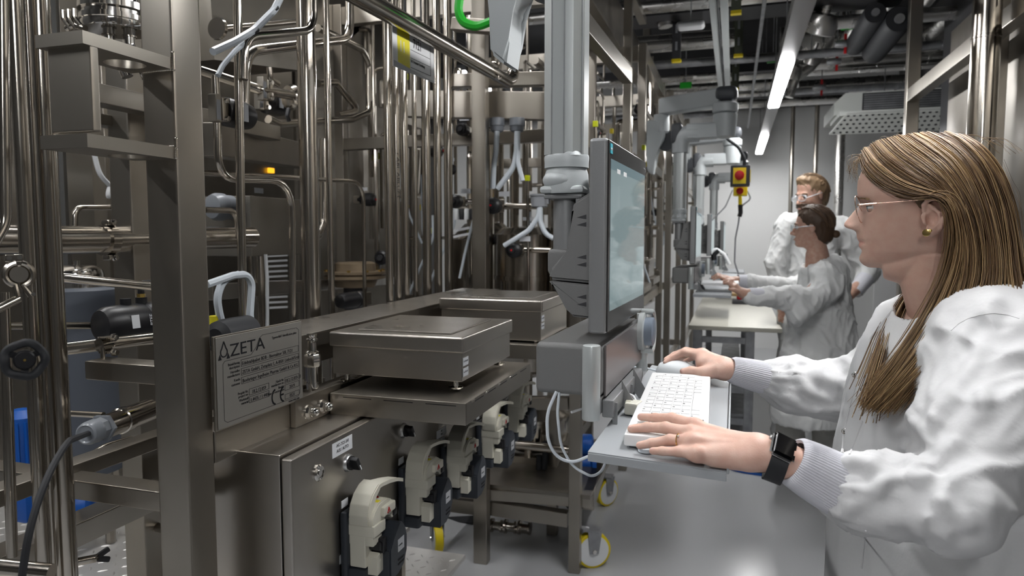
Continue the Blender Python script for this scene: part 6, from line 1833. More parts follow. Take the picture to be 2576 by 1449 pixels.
# upper body and arms inside the coat (hidden, keeps the figure whole)
def Q(px, py, D): return np.array(at(px, py, D=D))
pr = [('cone', .03, Q(2380, 800, 1.19), Q(2370, 900, 1.2), .055, .09), ('cone', .05, Q(2370, 950, 1.2), Q(2380, 1350, 1.2), .10, .10),
      ('cone', .05, Q(2480, 880, 1.05), Q(2400, 1290, .88), .04, .034), ('cone', .03, Q(2400, 1290, .88), Q(2112, 1222, .925), .032, .027), ('cone', .02, Q(2112, 1222, .925), wr2, .027, .0245),
      ('cone', .05, Q(2290, 900, 1.33), Q(2180, 985, 1.43), .04, .036), ('cone', .03, Q(2180, 985, 1.43), Q(1950, 957, 1.455), .034, .024), ('cone', .02, Q(1950, 957, 1.455), w22, .022, .0205),
      ('cone', .05, Q(2400, 880, 1.2), Q(2480, 880, 1.06), .06, .04), ('cone', .05, Q(2400, 880, 1.2), Q(2290, 900, 1.33), .06, .04)]
V, F_ = soft(pr, .009, 1); addm(V, F_)
BVa = np.concatenate(BV); BFa = np.concatenate(BF)
# lips get their own colour
cen = BVa[BFa].mean(1) - np.array(HC)
cf = cen @ np.array(fv); ct = cen @ np.array(sv_); cz = cen[:, 2]
zm = loc2(2163, 609.5)[1]; zu = loc2(2158, 601.5)[1]; zl = loc2(2161, 622)[1]
lipm = (cf > loc2(2182, 610)[0]) & (np.abs(ct) < .026) & (cz < zm + (zu-zm)*(1-(ct/.027)**2)) & (cz > zm + (zl-zm)*(1-(ct/.027)**2))
handm = (BVa[BFa].mean(1) @ np.array(_r)) < at(2120, 1200, D=1.0).dot(_r) - 0
far_from_head = np.linalg.norm(cen, axis=1) > .26
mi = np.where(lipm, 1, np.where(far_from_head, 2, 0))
body = quads('body', BVa, BFa, [SKIN_SHADED, LIP, SKIN_LIT], w1, mi)
body['label'] = 'fair skin of face, neck and both hands'
# nails
def nail(P0, P1, nrm_, r, name='finger_nail'):
    d = Vector(P1) - Vector(P0); d.normalize(); n = Vector(nrm_); n = (n - d*n.dot(d)).normalized(); s = d.cross(n)
    mb = MB(); rows = []
    for i in range(6):
        u = i/5; x = -r*.55 + u*r*1.75
        wv = r*.72*math.sqrt(max(.05, 1 - (2*u-1)**4*.8))
        rows.append([Vector(P0) + d*x + s*(wv*math.sin(a)) + n*(r*1.02*math.cos(a*.9)+ (-.0007 if u < .1 else 0)) for a in np.linspace(-1, 1, 7)])
    mb.grid(rows); return mb.build(name, NAIL, w1)
for nme, (js, rs_) in fing.items(): nail(J(*js[0]), J(*js[1]), nrm, rs_[0])
nail(T[0], T[1], (CAMP - Vector(T[0])).normalized() + Vector((0, 0, .3)), .0075)
# ring
P0, P1 = J(*fing['ring'][0][2]), J(*fing['ring'][0][3]); rc = P0 + (P1-P0)*.36; ax = Vector(P1-P0).normalized()
rg_ = MB(); b1_ = ax.orthogonal().normalized(); b2_ = ax.cross(b1_)
rg_.tube([Vector(rc) + (b1_*math.cos(t) + b2_*math.sin(t))*.0092 for t in np.linspace(0, 2*PI, 33)], .0008, seg=6); rng_o = rg_.build('ring', GOLD, w1)
MB().sphere(Vector(rc) + Vector(nrm).normalized()*.0102, .0018, 8).build('ring_stone', MIRROR, rng_o)
# --- watch
def C3(px, py, D): return at(px, py, D=D)
wctr = C3(1971, 1126, .915)
e1 = (_r*.87 - _u*.42 - _f*.15).normalized()
e2 = (-_r*.16 - _u*.62 - _f*.62); e2 = (e2 - e1*e2.dot(e1)).normalized()
en = e1.cross(e2); 
if en.dot(CAMP - wctr) < 0: en = -en
mb = MB().obox(wctr, (.0168, .0195, .0048), (e1, e2, en)); bmesh.ops.bevel(mb.bm, geom=list(mb.bm.edges), offset=.0046, segments=4, affect='EDGES')
watch = mb.build('wrist_watch', mat('watch_silver', (.70, .70, .71), .3, .9), w1)
mb = MB().obox(wctr + en*.0030, (.0155, .0182, .0034), (e1, e2, en)); bmesh.ops.bevel(mb.bm, geom=list(mb.bm.edges), offset=.0033, segments=4, affect='EDGES')
mb.build('watch_glass', mat('watch_glass_black', (.004, .004, .005), .06, spec=.6), watch)
MB().lathe(wctr - e1*.0168 - e2*.007, -e1, [(0, .0035), (.0022, .0035), (.003, .0028)], 16).build('watch_crown', MATS['watch_silver'], watch)
wrc = Vector(wr) + (Vector(wr2) - Vector(wr))*.42
ax = (Vector(wr2) - Vector(wr)).normalized()
wn_ = (wctr - wrc); wn_ = (wn_ - ax*wn_.dot(ax)); Rn = wn_.length - .001; wn_.normalize(); ws_ = ax.cross(wn_)
wrc = wctr - wn_*(Rn + .0) 
rows = []
for k in range(49):
    a = 2*PI*k/48
    R1 = .0275
    cpt = wctr - wn_*R1 - wn_*.001 + (wn_*math.cos(a)*R1*1.0 + ws_*math.sin(a)*.0285)
    nn = (wn_*math.cos(a) + ws_*math.sin(a))
    rows.append([cpt + ax*x + nn*y for x, y in ((-.0115, -.001), (.0115, -.001), (.0115, .0012), (-.0115, .0012))])
MB().rings(rows[:-1], closed=True).build('watch_band', RUBBER, watch)
# --- coat
def B(px, py, D, r): return np.array(at(px, py, D=D)), r
prc = [
 ('ell', .06, Q(2370, 1010, 1.22), (.150, .165, .21), None),
 ('ell', .08, Q(2385, 1230, 1.22), (.155, .17, .26), None),
 ('cone', .10, Q(2365, 1330, 1.22), Q(2365, 1800, 1.22), .165, .21),
 ('cone', .08, Q(2560, 1000, 1.08), Q(2620, 1500, 1.02), .13, .18),
 ('cone', .05, Q(2335, 830, 1.20), Q(2500, 815, 1.13), .045, .062),
 ('cone', .06, Q(2480, 845, 1.06), Q(2570, 870, 1.10), .066, .11),
 ('cone', .035, Q(2250, 850, 1.36), Q(2300, 830, 1.26), .05, .055),
 # near sleeve
 ('cone', .05, Q(2510, 890, 1.03), Q(2470, 1100, .95), .078, .080),
 ('cone', .04, Q(2470, 1100, .95), Q(2410, 1280, .875), .078, .053),
 ('cone', .03, Q(2395, 1280, .87), Q(2230, 1243, .90), .051, .048),
 ('cone', .02, Q(2230, 1250, .90), Q(2118, 1226, .925), .049, .043),
 # far sleeve
 ('cone', .03, Q(2260, 890, 1.36), Q(2170, 985, 1.43), .062, .064),
 ('cone', .03, Q(2170, 985, 1.43), Q(2020, 975, 1.45), .064, .057),
 ('cone', .02, Q(2020, 975, 1.45), Q(1945, 955, 1.46), .054, .043),
]
# neck opening
prc.append(('sub', .01, Q(2330, 690, 1.17), Q(2352, 815, 1.18), .060, .050))
prc.append(('sub', .01, Q(2352, 815, 1.18), Q(2290, 850, 1.16), .035, .015))
lo, hi = bounds([p for p in prc if p[0] != 'sub'], .02)
hi = np.minimum(hi, [2, 3, 3]); lo[2] = max(lo[2], .55)
V, F_ = surface(prc, lo, hi, .0062)
V = relax(V, F_, 2)
N_ = normals(V, F_)
# folds: stronger and tighter on the sleeves, long and soft on the trunk
def segd(V, a, b):
    d = b - a; t = np.clip(((V - a) @ d) / (d @ d), 0, 1); return np.linalg.norm(V - (a + t[:, None]*d), axis=1), t
sh, el, cu = Q(2500, 880, 1.02), Q(2395, 1300, .87), Q(2118, 1226, .925)
d1, t1 = segd(V, sh, el); d2, t2 = segd(V, el, cu)
d3, t3 = segd(V, Q(2260, 890, 1.37), Q(2170, 985, 1.44)); d4, t4 = segd(V, Q(2170, 985, 1.43), Q(1945, 955, 1.46))
slv = np.clip((.095 - np.minimum(np.minimum(d1, d2), np.minimum(d3, d4))) / .02, 0, 1)
V = fold_noise(V, N_, .0060, 6.5, 1, (1.6, 1.6, .45), 1 - slv*.9, 1.6)
def arm_folds(V, a, b, amp, F, twist, seed, r1, t0=-.15, t1=1.1):
    # ridges that wrap round the limb at a slant, as cloth does where it is pushed together
    N_ = normals(V, F_); d = b - a; L_ = np.linalg.norm(d); ax = d / L_
    rel = V - a; s_ = rel @ ax; q = rel - s_[:, None]*ax; rad = np.linalg.norm(q, axis=1)
    b1 = np.array(Vector(ax).orthogonal().normalized()); b2 = np.cross(ax, b1)
    ang = np.arctan2(q @ b2, q @ b1)
    m = np.clip((r1 - rad)/.02, 0, 1) * np.clip((s_/L_ - t0)/.2, 0, 1) * np.clip((t1 - s_/L_)/.2, 0, 1)
    out = np.zeros(len(V))
    for i in np.nonzero(m > 0)[0]:
        w = noise.noise(Vector((s_[i]*8, math.cos(ang[i]), math.sin(ang[i])+seed)))*.05
        p = Vector(((s_[i] + w)*F + twist*math.sin(ang[i]+seed), math.cos(ang[i])*.9 + seed, math.sin(ang[i])*.9))
        a1 = 1 - abs(noise.noise(p))*2.6; p2 = p*1.9
        a2 = 1 - abs(noise.noise(p2))*2.6
        out[i] = max(0, a1)**1.4 + .35*max(0, a2)**1.4 - .45
    return V + N_ * (amp*out*m)[:, None]
V = arm_folds(V, sh, el, .0095, 11, .6, 1.3, .13)
V = arm_folds(V, el, cu, .0080, 17, .7, 4.1, .09)
V = arm_folds(V, Q(2260, 890, 1.36), Q(2170, 985, 1.43), .007, 14, .5, 2.2, .09)
V = arm_folds(V, Q(2170, 985, 1.43), Q(1945, 955, 1.46), .0075, 16, .6, 6.2, .085)
V = relax(V, F_, 1, .4)
# gathers next to the cuffs: small pleats running along the sleeve
def gathers(V, N_, c, axis, R):
    ax = (axis / np.linalg.norm(axis)); rel = V - c; t = rel @ ax
    q = rel - t[:, None]*ax; b1 = np.array(Vector(ax).orthogonal().normalized()); b2 = np.cross(ax, b1)
    ang = np.arctan2(q @ b2, q @ b1)
    m = np.clip(1 - np.abs(t)/.075, 0, 1)**1.2 * (np.linalg.norm(q, axis=1) < .075)
    w = np.sin(ang*13 + 2.2*np.sin(ang*3+t*30)) * .5 + np.sin(ang*22 + 1.3)*.3
    puff = np.clip(1 - ((t - .022)/.03)**2, 0, 1) * (np.linalg.norm(q, axis=1) < .08)
    return V + N_ * (m * w * .0042 + puff*.004)[:, None]
N_ = normals(V, F_)
V = gathers(V, N_, cu, Q(2230, 1250, .90) - cu, .045)
V = gathers(V, N_, Q(1945, 955, 1.46), Q(2020, 975, 1.45) - Q(1945, 955, 1.46), .045)
# explicit long folds traced from the picture (shoulder to elbow, elbow to cuff, chest)
def crease(V, N_, pts, amp, wid_):
    P = [Q(*p) for p in pts]
    best = np.full(len(V), 9.)
    for a, b in zip(P[:-1], P[1:]):
        d = b - a; t = np.clip(((V - a) @ d) / (d @ d), 0, 1); dd_ = V - (a + t[:, None]*d)
        vw = (a + b)/2 - np.array(CAMP); vw /= np.linalg.norm(vw)
        lat = np.linalg.norm(dd_ - (dd_ @ vw)[:, None]*vw, axis=1)
        best = np.minimum(best, lat)
    vw = np.array(CAMP) - V; vw /= np.linalg.norm(vw, axis=1)[:, None]
    face = np.clip((N_ * vw).sum(1)*1.5, 0, 1)
    g = np.exp(-(best/wid_)**2) - .55*np.exp(-((best - wid_*2.0)/wid_)**2)
    return V + N_ * (g * amp * face)[:, None]
N_ = normals(V, F_)
for pts, a, w_ in (
    ([(2510,810,1.0),(2440,930,.95),(2350,1050,.93),(2280,1130,.92)], .010, .010),
    ([(2525,860,.98),(2470,990,.93),(2400,1110,.90),(2290,1190,.89)], .009, .010),
    ([(2270,1120,.92),(2330,1200,.88),(2370,1260,.85),(2430,1320,.84)], .009, .008),
    ([(2130,1160,.90),(2200,1160,.89),(2260,1220,.87),(2310,1340,.85)], .008, .008),
    ([(2190,1170,.89),(2250,1290,.87),(2270,1340,.86)], .006, .007),
    ([(2100,1300,.9),(2200,1240,.88),(2240,1190,.88)], .005, .007),
    ([(2500,760,1.02),(2400,870,1.03),(2330,980,1.04),(2270,1080,1.05)], .007, .012),
    ([(2576,1180,.98),(2480,1290,.97),(2440,1440,.97)], .007, .014),
    ([(1960,950,1.41),(2050,935,1.39),(2100,960,1.37)], .007, .010),
    ([(1975,1000,1.41),(2040,1035,1.40),(2110,1030,1.37)], .006, .008),
    ([(1990,920,1.41),(2035,985,1.39),(2085,1010,1.38)], .006, .008)):
    V = crease(V, N_, pts, a*.8, w_)
coat = quads('lab_coat', V, F_, COAT, w1)
coat['label'] = 'loose white cotton lab coat with snap fasteners'
# placket edge, seams and snaps
def onto(px, py, D0=1.0):
    """first coat point met by the sight line"""
    d = (_f + _r*((px - W/2)/FPX) - _u*((py - H/2)/FPX)); d.normalize()
    deps = bpy.context.evaluated_depsgraph_get()
    o = CAMP - coat_off
    hit = coat_tree.ray_cast(o, d)
    return (hit[0] + coat_off, hit[1]) if hit[0] is not None else (CAMP + d*D0, -d)
from mathutils.bvhtree import BVHTree
coat_off = Vector((0, 0, 0))
coat_tree = BVHTree.FromPolygons([tuple(v) for v in V], [tuple(map(int, f)) for f in F_])
def seam(pts, r, name, m=COAT, lift=.0008, parent=None):
    P = []
    for i in range(len(pts)-1):
        for u in np.linspace(0, 1, 7)[:-1]:
            px = pts[i][0]*(1-u) + pts[i+1][0]*u; py = pts[i][1]*(1-u) + pts[i+1][1]*u
            h_, n_ = onto(px, py); P.append(h_ - (h_-CAMP).normalized()*lift)
    return MB().tube(P, r, None, 6).build(name, m, parent or coat)
for o_, nm in ((seam([(2245, 780), (2190, 850), (2165, 930), (2140, 1010), (2122, 1090), (2118, 1150)], .0022, 'placket_edge'), 1),
               (seam([(2170, 1060), (2150, 1110), (2135, 1150)], .0016, 'placket_edge'), 1),
               (seam([(2392, 832), (2412, 814), (2436, 801), (2466, 792), (2500, 788), (2535, 792), (2570, 803)], .0007, 'shoulder_seam', lift=.0002), 1),
               (seam([(2178, 1335), (2165, 1449)], .0013, 'lower_seam'), 1)): pass
for (px, py) in ((2151, 943), (2125, 1085)):
    h_, n_ = onto(px, py)
    n_ = (CAMP - h_).normalized() if n_ is None else n_
    nn = (CAMP - h_).normalized()
    MB().lathe(h_, nn, [(0, .0055), (.0015, .0055), (.0022, .0045), (.0015, .0028), (.0005, .0022), (.0005, .0001)], 24).build('snap_fastener', MIRROR, coat)
# collar band
cp = [Q(2262, 770, 1.17), Q(2300, 800, 1.10), Q(2370, 800, 1.07), Q(2430, 770, 1.12)]
# ribbed cuffs
def cuff(a, b, ra, rb, flat_n, fl, name, ribs=70, rollr=.004):
    a, b = Vector(a), Vector(b); ax = (b - a).normalized(); n = Vector(flat_n); n = (n - ax*n.dot(ax)).normalized(); s = ax.cross(n)
    rows = []; M = ribs*4
    for i in range(14):
        u = i/13; R = ra + (rb-ra)*u
        if i == 0: R -= .003
        sag = math.sin(PI*u)*.0015
        rows.append([a.lerp(b, u) + (n*math.cos(t)*fl + s*math.sin(t)) * (R + sag + .0008*math.sin(t*ribs)) for t in np.linspace(0, 2*PI, M+1)[:-1]])
    inner = [a + ax*.004 + (n*math.cos(t)*fl + s*math.sin(t)) * (ra-.006) for t in np.linspace(0, 2*PI, M+1)[:-1]]
    return MB().rings([inner] + rows, cap=False).build(name, CUFF, w1, ang=80)
cuff(Q(1990, 1156, .925), Q(2112, 1222, .925), .0325, .041, nrm, .95, 'ribbed_cuff', 64)
cuff(Q(1836, 929, 1.452), Q(1948, 957, 1.46), .0265, .0345, (0, 0, 1), 1.0, 'ribbed_cuff', 48)
# --- ear rings, glasses, eye, brow
p = E(893, 950, eo+.011); MB().lathe(p, sv_, [(0, .0058), (.0007, .0058), (.0009, .0052)], 20).build('disc_earring', GOLD, w1)
p = E(932, 930, eo+.011); MB().sphere(p, .0028, 10).build('ball_earring', GOLD, w1)
gl = thing('x', (0, 0, 0), None, None); bpy.data.objects.remove(gl)
GM = mat('rose_gold_wire', (.80, .58, .48), .2, 1)
def G(x, y, off): return atP(2090 + x/3.716, 330 + y/3.716, off)
lensc = [G(228, 640, .028), ]
gf = MB()
ctr_n = G(262, 730, .032)
lens_axis = (fv*1.0 + sv_*-.10 + Vector((0, 0, -.22))).normalized()
lup = (Vector((0, 0, 1)) - lens_axis*lens_axis.z).normalized(); lsd = lens_axis.cross(lup).normalized()
glass = None
frames = []
for sgn in (1, -1):
    c = ctr_n + (sv_ * (0 if sgn > 0 else -.062))
    loop = [c + lsd*(math.cos(t)*.024) + lup*(math.sin(t)*.0235) for t in np.linspace(0, 2*PI, 41)]
    frames.append(loop)
g0 = MB().tube(frames[0], .0009, None, 8).build('spectacle_frame', GM, w1)
MB().tube(frames[1], .0009, None, 8).build('lens_rim', GM, g0)
LENS = mat('clear_lens', (.95, .97, 1), .02, trans=1.0, ior=1.06, alpha=.35)
for i, c in enumerate((ctr_n, ctr_n - sv_*.062)):
    mb = MB().grid([[c + lsd*(math.cos(t)*.0235*r_) + lup*(math.sin(t)*.023*r_) for t in np.linspace(0, 2*PI, 33)] for r_ in (.01, .5, 1)]); mb.build('lens', LENS, g0)
MB().tube([ctr_n - sv_*.024 + lup*.006, ctr_n - sv_*.031 + lup*.009 + fv*.003, ctr_n - sv_*.038 + lup*.006], .0009, None, 8).build('bridge', GM, g0)
hx = G(256, 688, .056)
MB().tube([G(252, 690, .054), G(262, 688, .058), G(430, 675, .066)], .0016, .004, 8).build('temple_tip', GM, g0)
MB().tube([G(430, 675, .066), G(600, 662, .0715), G(760, 648, .077), G(880, 640, .080)], .00085, None, 8).build('temple_arm', GM, g0)
MB().tube([G(262, 700, .03), G(285, 740, .014), G(290, 752, .012)], .0007, .003, 6).build('nose_pad_arm', GM, g0)
MB().sphere(G(290, 752, .011), .0035, 10, (.5, .5, 1)).build('nose_pad', TUBEW, g0)
# eye
ez = G(372, 708, .031)
ec = ez - fv*.006
EYEW = mat('eye_white', (.62, .60, .58), .15, coat=1); IRIS = mat('iris_blue_grey', (.12, .17, .19), .1, coat=1)
for sgn in (0, 1):
    c = ec - sv_*(.062*sgn)
    ey = MB().sphere(c, .0118, 24).build('eye', EYEW, w1)
    gz = (fv + Vector((0, 0, -.28))).normalized()
    MB().lathe(c, gz, [(.0100, .0061), (.0116, .0055), (.0121, .004)], 20).build('iris', IRIS, ey)
    MB().lathe(c, gz, [(.0118, .0026), (.0124, .0022)], 16).build('pupil', BLACKP, ey)
    for up__, amt in ((1, .5), (-1, -.62)):
        rows = []
        for i in range(9):
            phi = -1.35 + 2.7*i/8      # around, from nose side to temple side
            rows.append([])
            for j in range(6):
                th_ = (amt*.55 + (amt*up__*1.0 if 0 else 0)) + up__*(j/5)*1.0
                th_ = up__*(.12 if up__ > 0 else .30) + up__*(j/5)*1.05
                th_ = th_ * math.cos(phi*.62)**.6 if j == 0 else th_
                rr_ = .0124 + .0004*(j == 0)
                dv = (gz*0 + fv)*math.cos(th_)*math.cos(phi) + sv_*math.sin(phi)*math.cos(th_) + Vector((0, 0, 1))*math.sin(th_)
                rows[-1].append(c + dv*rr_)
        MB().grid(rows).build('eyelid', SKIN_SHADED, w1)
    lash = [c + (fv*math.cos(phi)*math.cos(.12) + sv_*math.sin(phi)*math.cos(.12) + Vector((0, 0, 1))*math.sin(.12))*.0131 for phi in np.linspace(-1.1, 1.3, 12)]
    MB().tube(lash, .0006, None, 5).build('eyelash', HAIRB, w1)
# brow
mb = MB(); rg2 = random.Random(5)
for k in range(90):
    u = rg2.random(); x = 258 + u*92; y = 628 + 10*math.sin(u*2.4) - rg2.random()*14 + (6 if u > .8 else 0)
    off = .018 + u*.035
    a = G(x, y, off) + fv*.001; b = G(x+16, y-3 + 6*u, off+.005) + fv*.0005
    mb.tube([a, (a+b)/2 + fv*.0008, b], .00035, None, 3, False)
mb.build('eyebrow', HAIR, w1)
# moles
for (x, y) in ((527, 952), (461, 962), (703, 932), (300, 580)):
    d = (G(x, y, .07) - CAMP).normalized()
# --- hair
def catmull(P, n):
    P = [2*P[0]-P[1]] + P + [2*P[-1]-P[-2]]; out = []
    m = len(P) - 3
    for i in range(n):
        x = i/(n-1)*m; k = min(int(x), m-1); t = x-k
        a, b, c, d = P[k:k+4]
        out.append((a*(-t+2*t*t-t**3) + b*(2-5*t*t+3*t**3) + c*(t+4*t*t-3*t**3) + d*(t**3-t*t))*.5)
    return out
GUI = [
 [(2166,400,.0),(2180,440,.040),(2228,478,.062),(2300,497,.078),(2356,488,.092),(2396,518,.090),(2406,590,.084),(2388,690,.082),(2330,800,.10),(2262,905,.12),(2200,985,.13),(2165,1036,.13)],
 [(2175,375,.0),(2205,415,.045),(2270,462,.072),(2340,483,.088),(2390,503,.094),(2412,560,.092),(2416,640,.090),(2385,740,.095),(2335,850,.11),(2275,935,.125),(2215,1005,.13),(2180,1042,.13)],
 [(2210,356,.0),(2250,395,.048),(2315,440,.078),(2375,478,.090),(2412,530,.094),(2430,610,.094),(2425,700,.096),(2395,790,.105),(2345,875,.12),(2285,950,.13),(2230,1010,.135),(2200,1040,.135)],
 [(2262,343,.0),(2305,375,.046),(2365,420,.078),(2415,480,.090),(2448,560,.092),(2460,650,.094),(2450,730,.10),(2415,800,.11),(2360,875,.125),(2300,950,.135),(2250,1005,.14),(2222,1042,.135)],
 [(2325,336,.0),(2375,362,.042),(2430,412,.070),(2472,490,.080),(2495,580,.084),(2502,670,.09),(2490,740,.10),(2450,805,.115),(2390,865,.13),(2320,940,.14),(2265,1000,.14),(2236,1035,.14)],
 [(2385,335,.0),(2432,362,.034),(2485,420,.055),(2520,500,.062),(2538,590,.066),(2548,680,.075),(2560,750,.09),(2585,800,.10),(2620,850,.10),(2650,900,.1),(2670,950,.1),(2680,1000,.1)],
 [(2430,345,-.0),(2475,378,.015),(2520,445,.02),(2545,530,.022),(2555,620,.025),(2568,710,.04),(2590,780,.06),(2620,840,.06),(2650,900,.06),(2670,950,.05),(2680,1000,.05),(2690,1050,.05)],
]
GP = [[np.array(atP(*p)) for p in g] for g in GUI]
def guide(u):
    x = u*(len(GP)-1); k = min(int(x), len(GP)-2); t = x-k
    return [GP[k][i]*(1-t) + GP[k+1][i]*t for i in range(12)]
rh = random.Random(12)
sN, uN = np.array(sv_), np.array([0, 0, 1.0])
def strands(n, radius, umin=0, umax=1, layer=0.0, jit=.004, clump=26, trim=1.0, segs=30):
    mb = MB()
    clumps = [(umin + (umax-umin)*rh.random()) for _ in range(max(4, n//clump))]
    for i in range(n):
        u0 = rh.choice(clumps); u = min(max(u0 + rh.gauss(0, .012), 0), 1)
        g = guide(u)
        v = np.array([rh.gauss(0, jit), rh.gauss(0, jit*.8), rh.gauss(0, jit*.6)])
        dep = rh.random()*.010 - layer
        P = []
        wv = rh.random()*6; amp = rh.random()*.0022
        for k, p in enumerate(g):
            w = k/11
            q = p + v*(.25 + 1.6*w) + sN*(-dep*(1 if k > 0 else .3)) + fvn*(math.sin(wv + w*9)*amp*(w*2)) + uN*(-dep*.4 if k < 3 else 0)
            P.append(q)
        C = catmull(P, segs)
        end = int(segs*(trim - rh.random()**2*.16)); C = C[:max(6, end)]
        rs_ = [radius*(1 - .75*(j/len(C))**3) for j in range(len(C))]
        mb.tube([Vector(c) for c in C], radius, None, 3, False, rs=rs_)
    return mb
fvn = np.array(fv)
hb = strands(1300, .0008, layer=.006, jit=.0048, clump=30).build('hair', HAIR, w1, ang=180)
hb['label'] = 'long straight dark blond hair falling over the shoulder'
strands(1500, .0005, layer=-.001, jit=.0045, clump=12).build('top_strands', HAIR, hb, ang=180)
strands(1500, .0007, layer=.003, jit=.005, clump=5, trim=.42).build('crown_strands', HAIR, hb, ang=180)
# far side hair framing the neck
mb = MB()
for i in range(160):
    j = [rh.gauss(0, .0045) for _ in range(3)]
    P = [np.array(atP(*p)) + np.array(j)*(.3+.5*k) for k, p in enumerate(((2340,640,-.06),(2300,720,-.055),(2268,770,-.03),(2236,840,.02),(2212,920,.07),(2196,980,.10),(2182,1030,.12)))]
    C = catmull(P, 22); C = C[:22-rh.randint(0, 6)]
    mb.tube([Vector(c) for c in C], .0008, None, 3, False)
mb.build('far_side_strands', HAIR, hb, ang=180)
# flyaway strands
mb = MB()
for i in range(70):
    k = rh.random()
    if k < .45:
        x, y = 2165 + rh.random()*25, 385 + rh.random()*20
        P = [atP(x, y, 0), atP(x-15-rh.random()*14, y-6+rh.random()*14, .01), atP(x-24-rh.random()*22, y+8+rh.random()*30, .02), atP(x-20-rh.random()*16, y+20+rh.random()*60, .02)]
    elif k < .75:
        x = 2200 + rh.random()*300; y = 350 + (x-2330)**2/1500
        P = [atP(x, y, 0), atP(x+15, y-10-rh.random()*8, .0), atP(x+45, y-8-rh.random()*10, .0), atP(x+70+rh.random()*40, y+12+rh.random()*20, .0)]
    else:
        x, y = 2520 + rh.random()*25, 450 + rh.random()*200
        P = [atP(x-10, y-50, .01), atP(x+10, y, .01), atP(x+30, y+40, .01), atP(x+20+rh.random()*20, y+110, .01)]
    C = catmull([np.array(p) for p in P], 14)
    mb.tube([Vector(c) for c in C], .00022, None, 3, False)
mb.build('flyaway_strands', HAIR, hb, ang=180)
# under layer so that no scalp shows
def cap_rows():
    rows = []
    for u in np.linspace(0, 1, 26):
        g = guide(u); C = catmull([p - sN*.010*(1 if i > 0 else .3) - uN*(.004 if i < 4 else 0) for i, p in enumerate(g)], 30)
        rows.append([Vector(c) for c in C[:27]])
    return rows
MB().grid(cap_rows()).build('under_layer', HAIRB, hb)
mb = MB(); mb.sphere(HC + fv*-.012 + Vector((0, 0, .035)), 1, 32, (1, 1, 1))
for v_ in mb.bm.verts:
    d = v_.co - (HC + fv*-.012 + Vector((0, 0, .035)))
    f_, t_, z_ = d.dot(fv), d.dot(sv_), d.z
    v_.co = HC + fv*(-.010 + f_*.090) + sv_*(t_*.0785) + Vector((0, 0, .038 + z_*(.0935 if z_ > 0 else .07)))
for v_ in list(mb.bm.verts):
    d = v_.co - HC
    if d.dot(fv) > loc2(2215, 400)[0] and d.z < .10: v_.co = v_.co - fv*(d.dot(fv) - loc2(2215, 400)[0])
mb.build('hair_crown', HAIRB, hb)
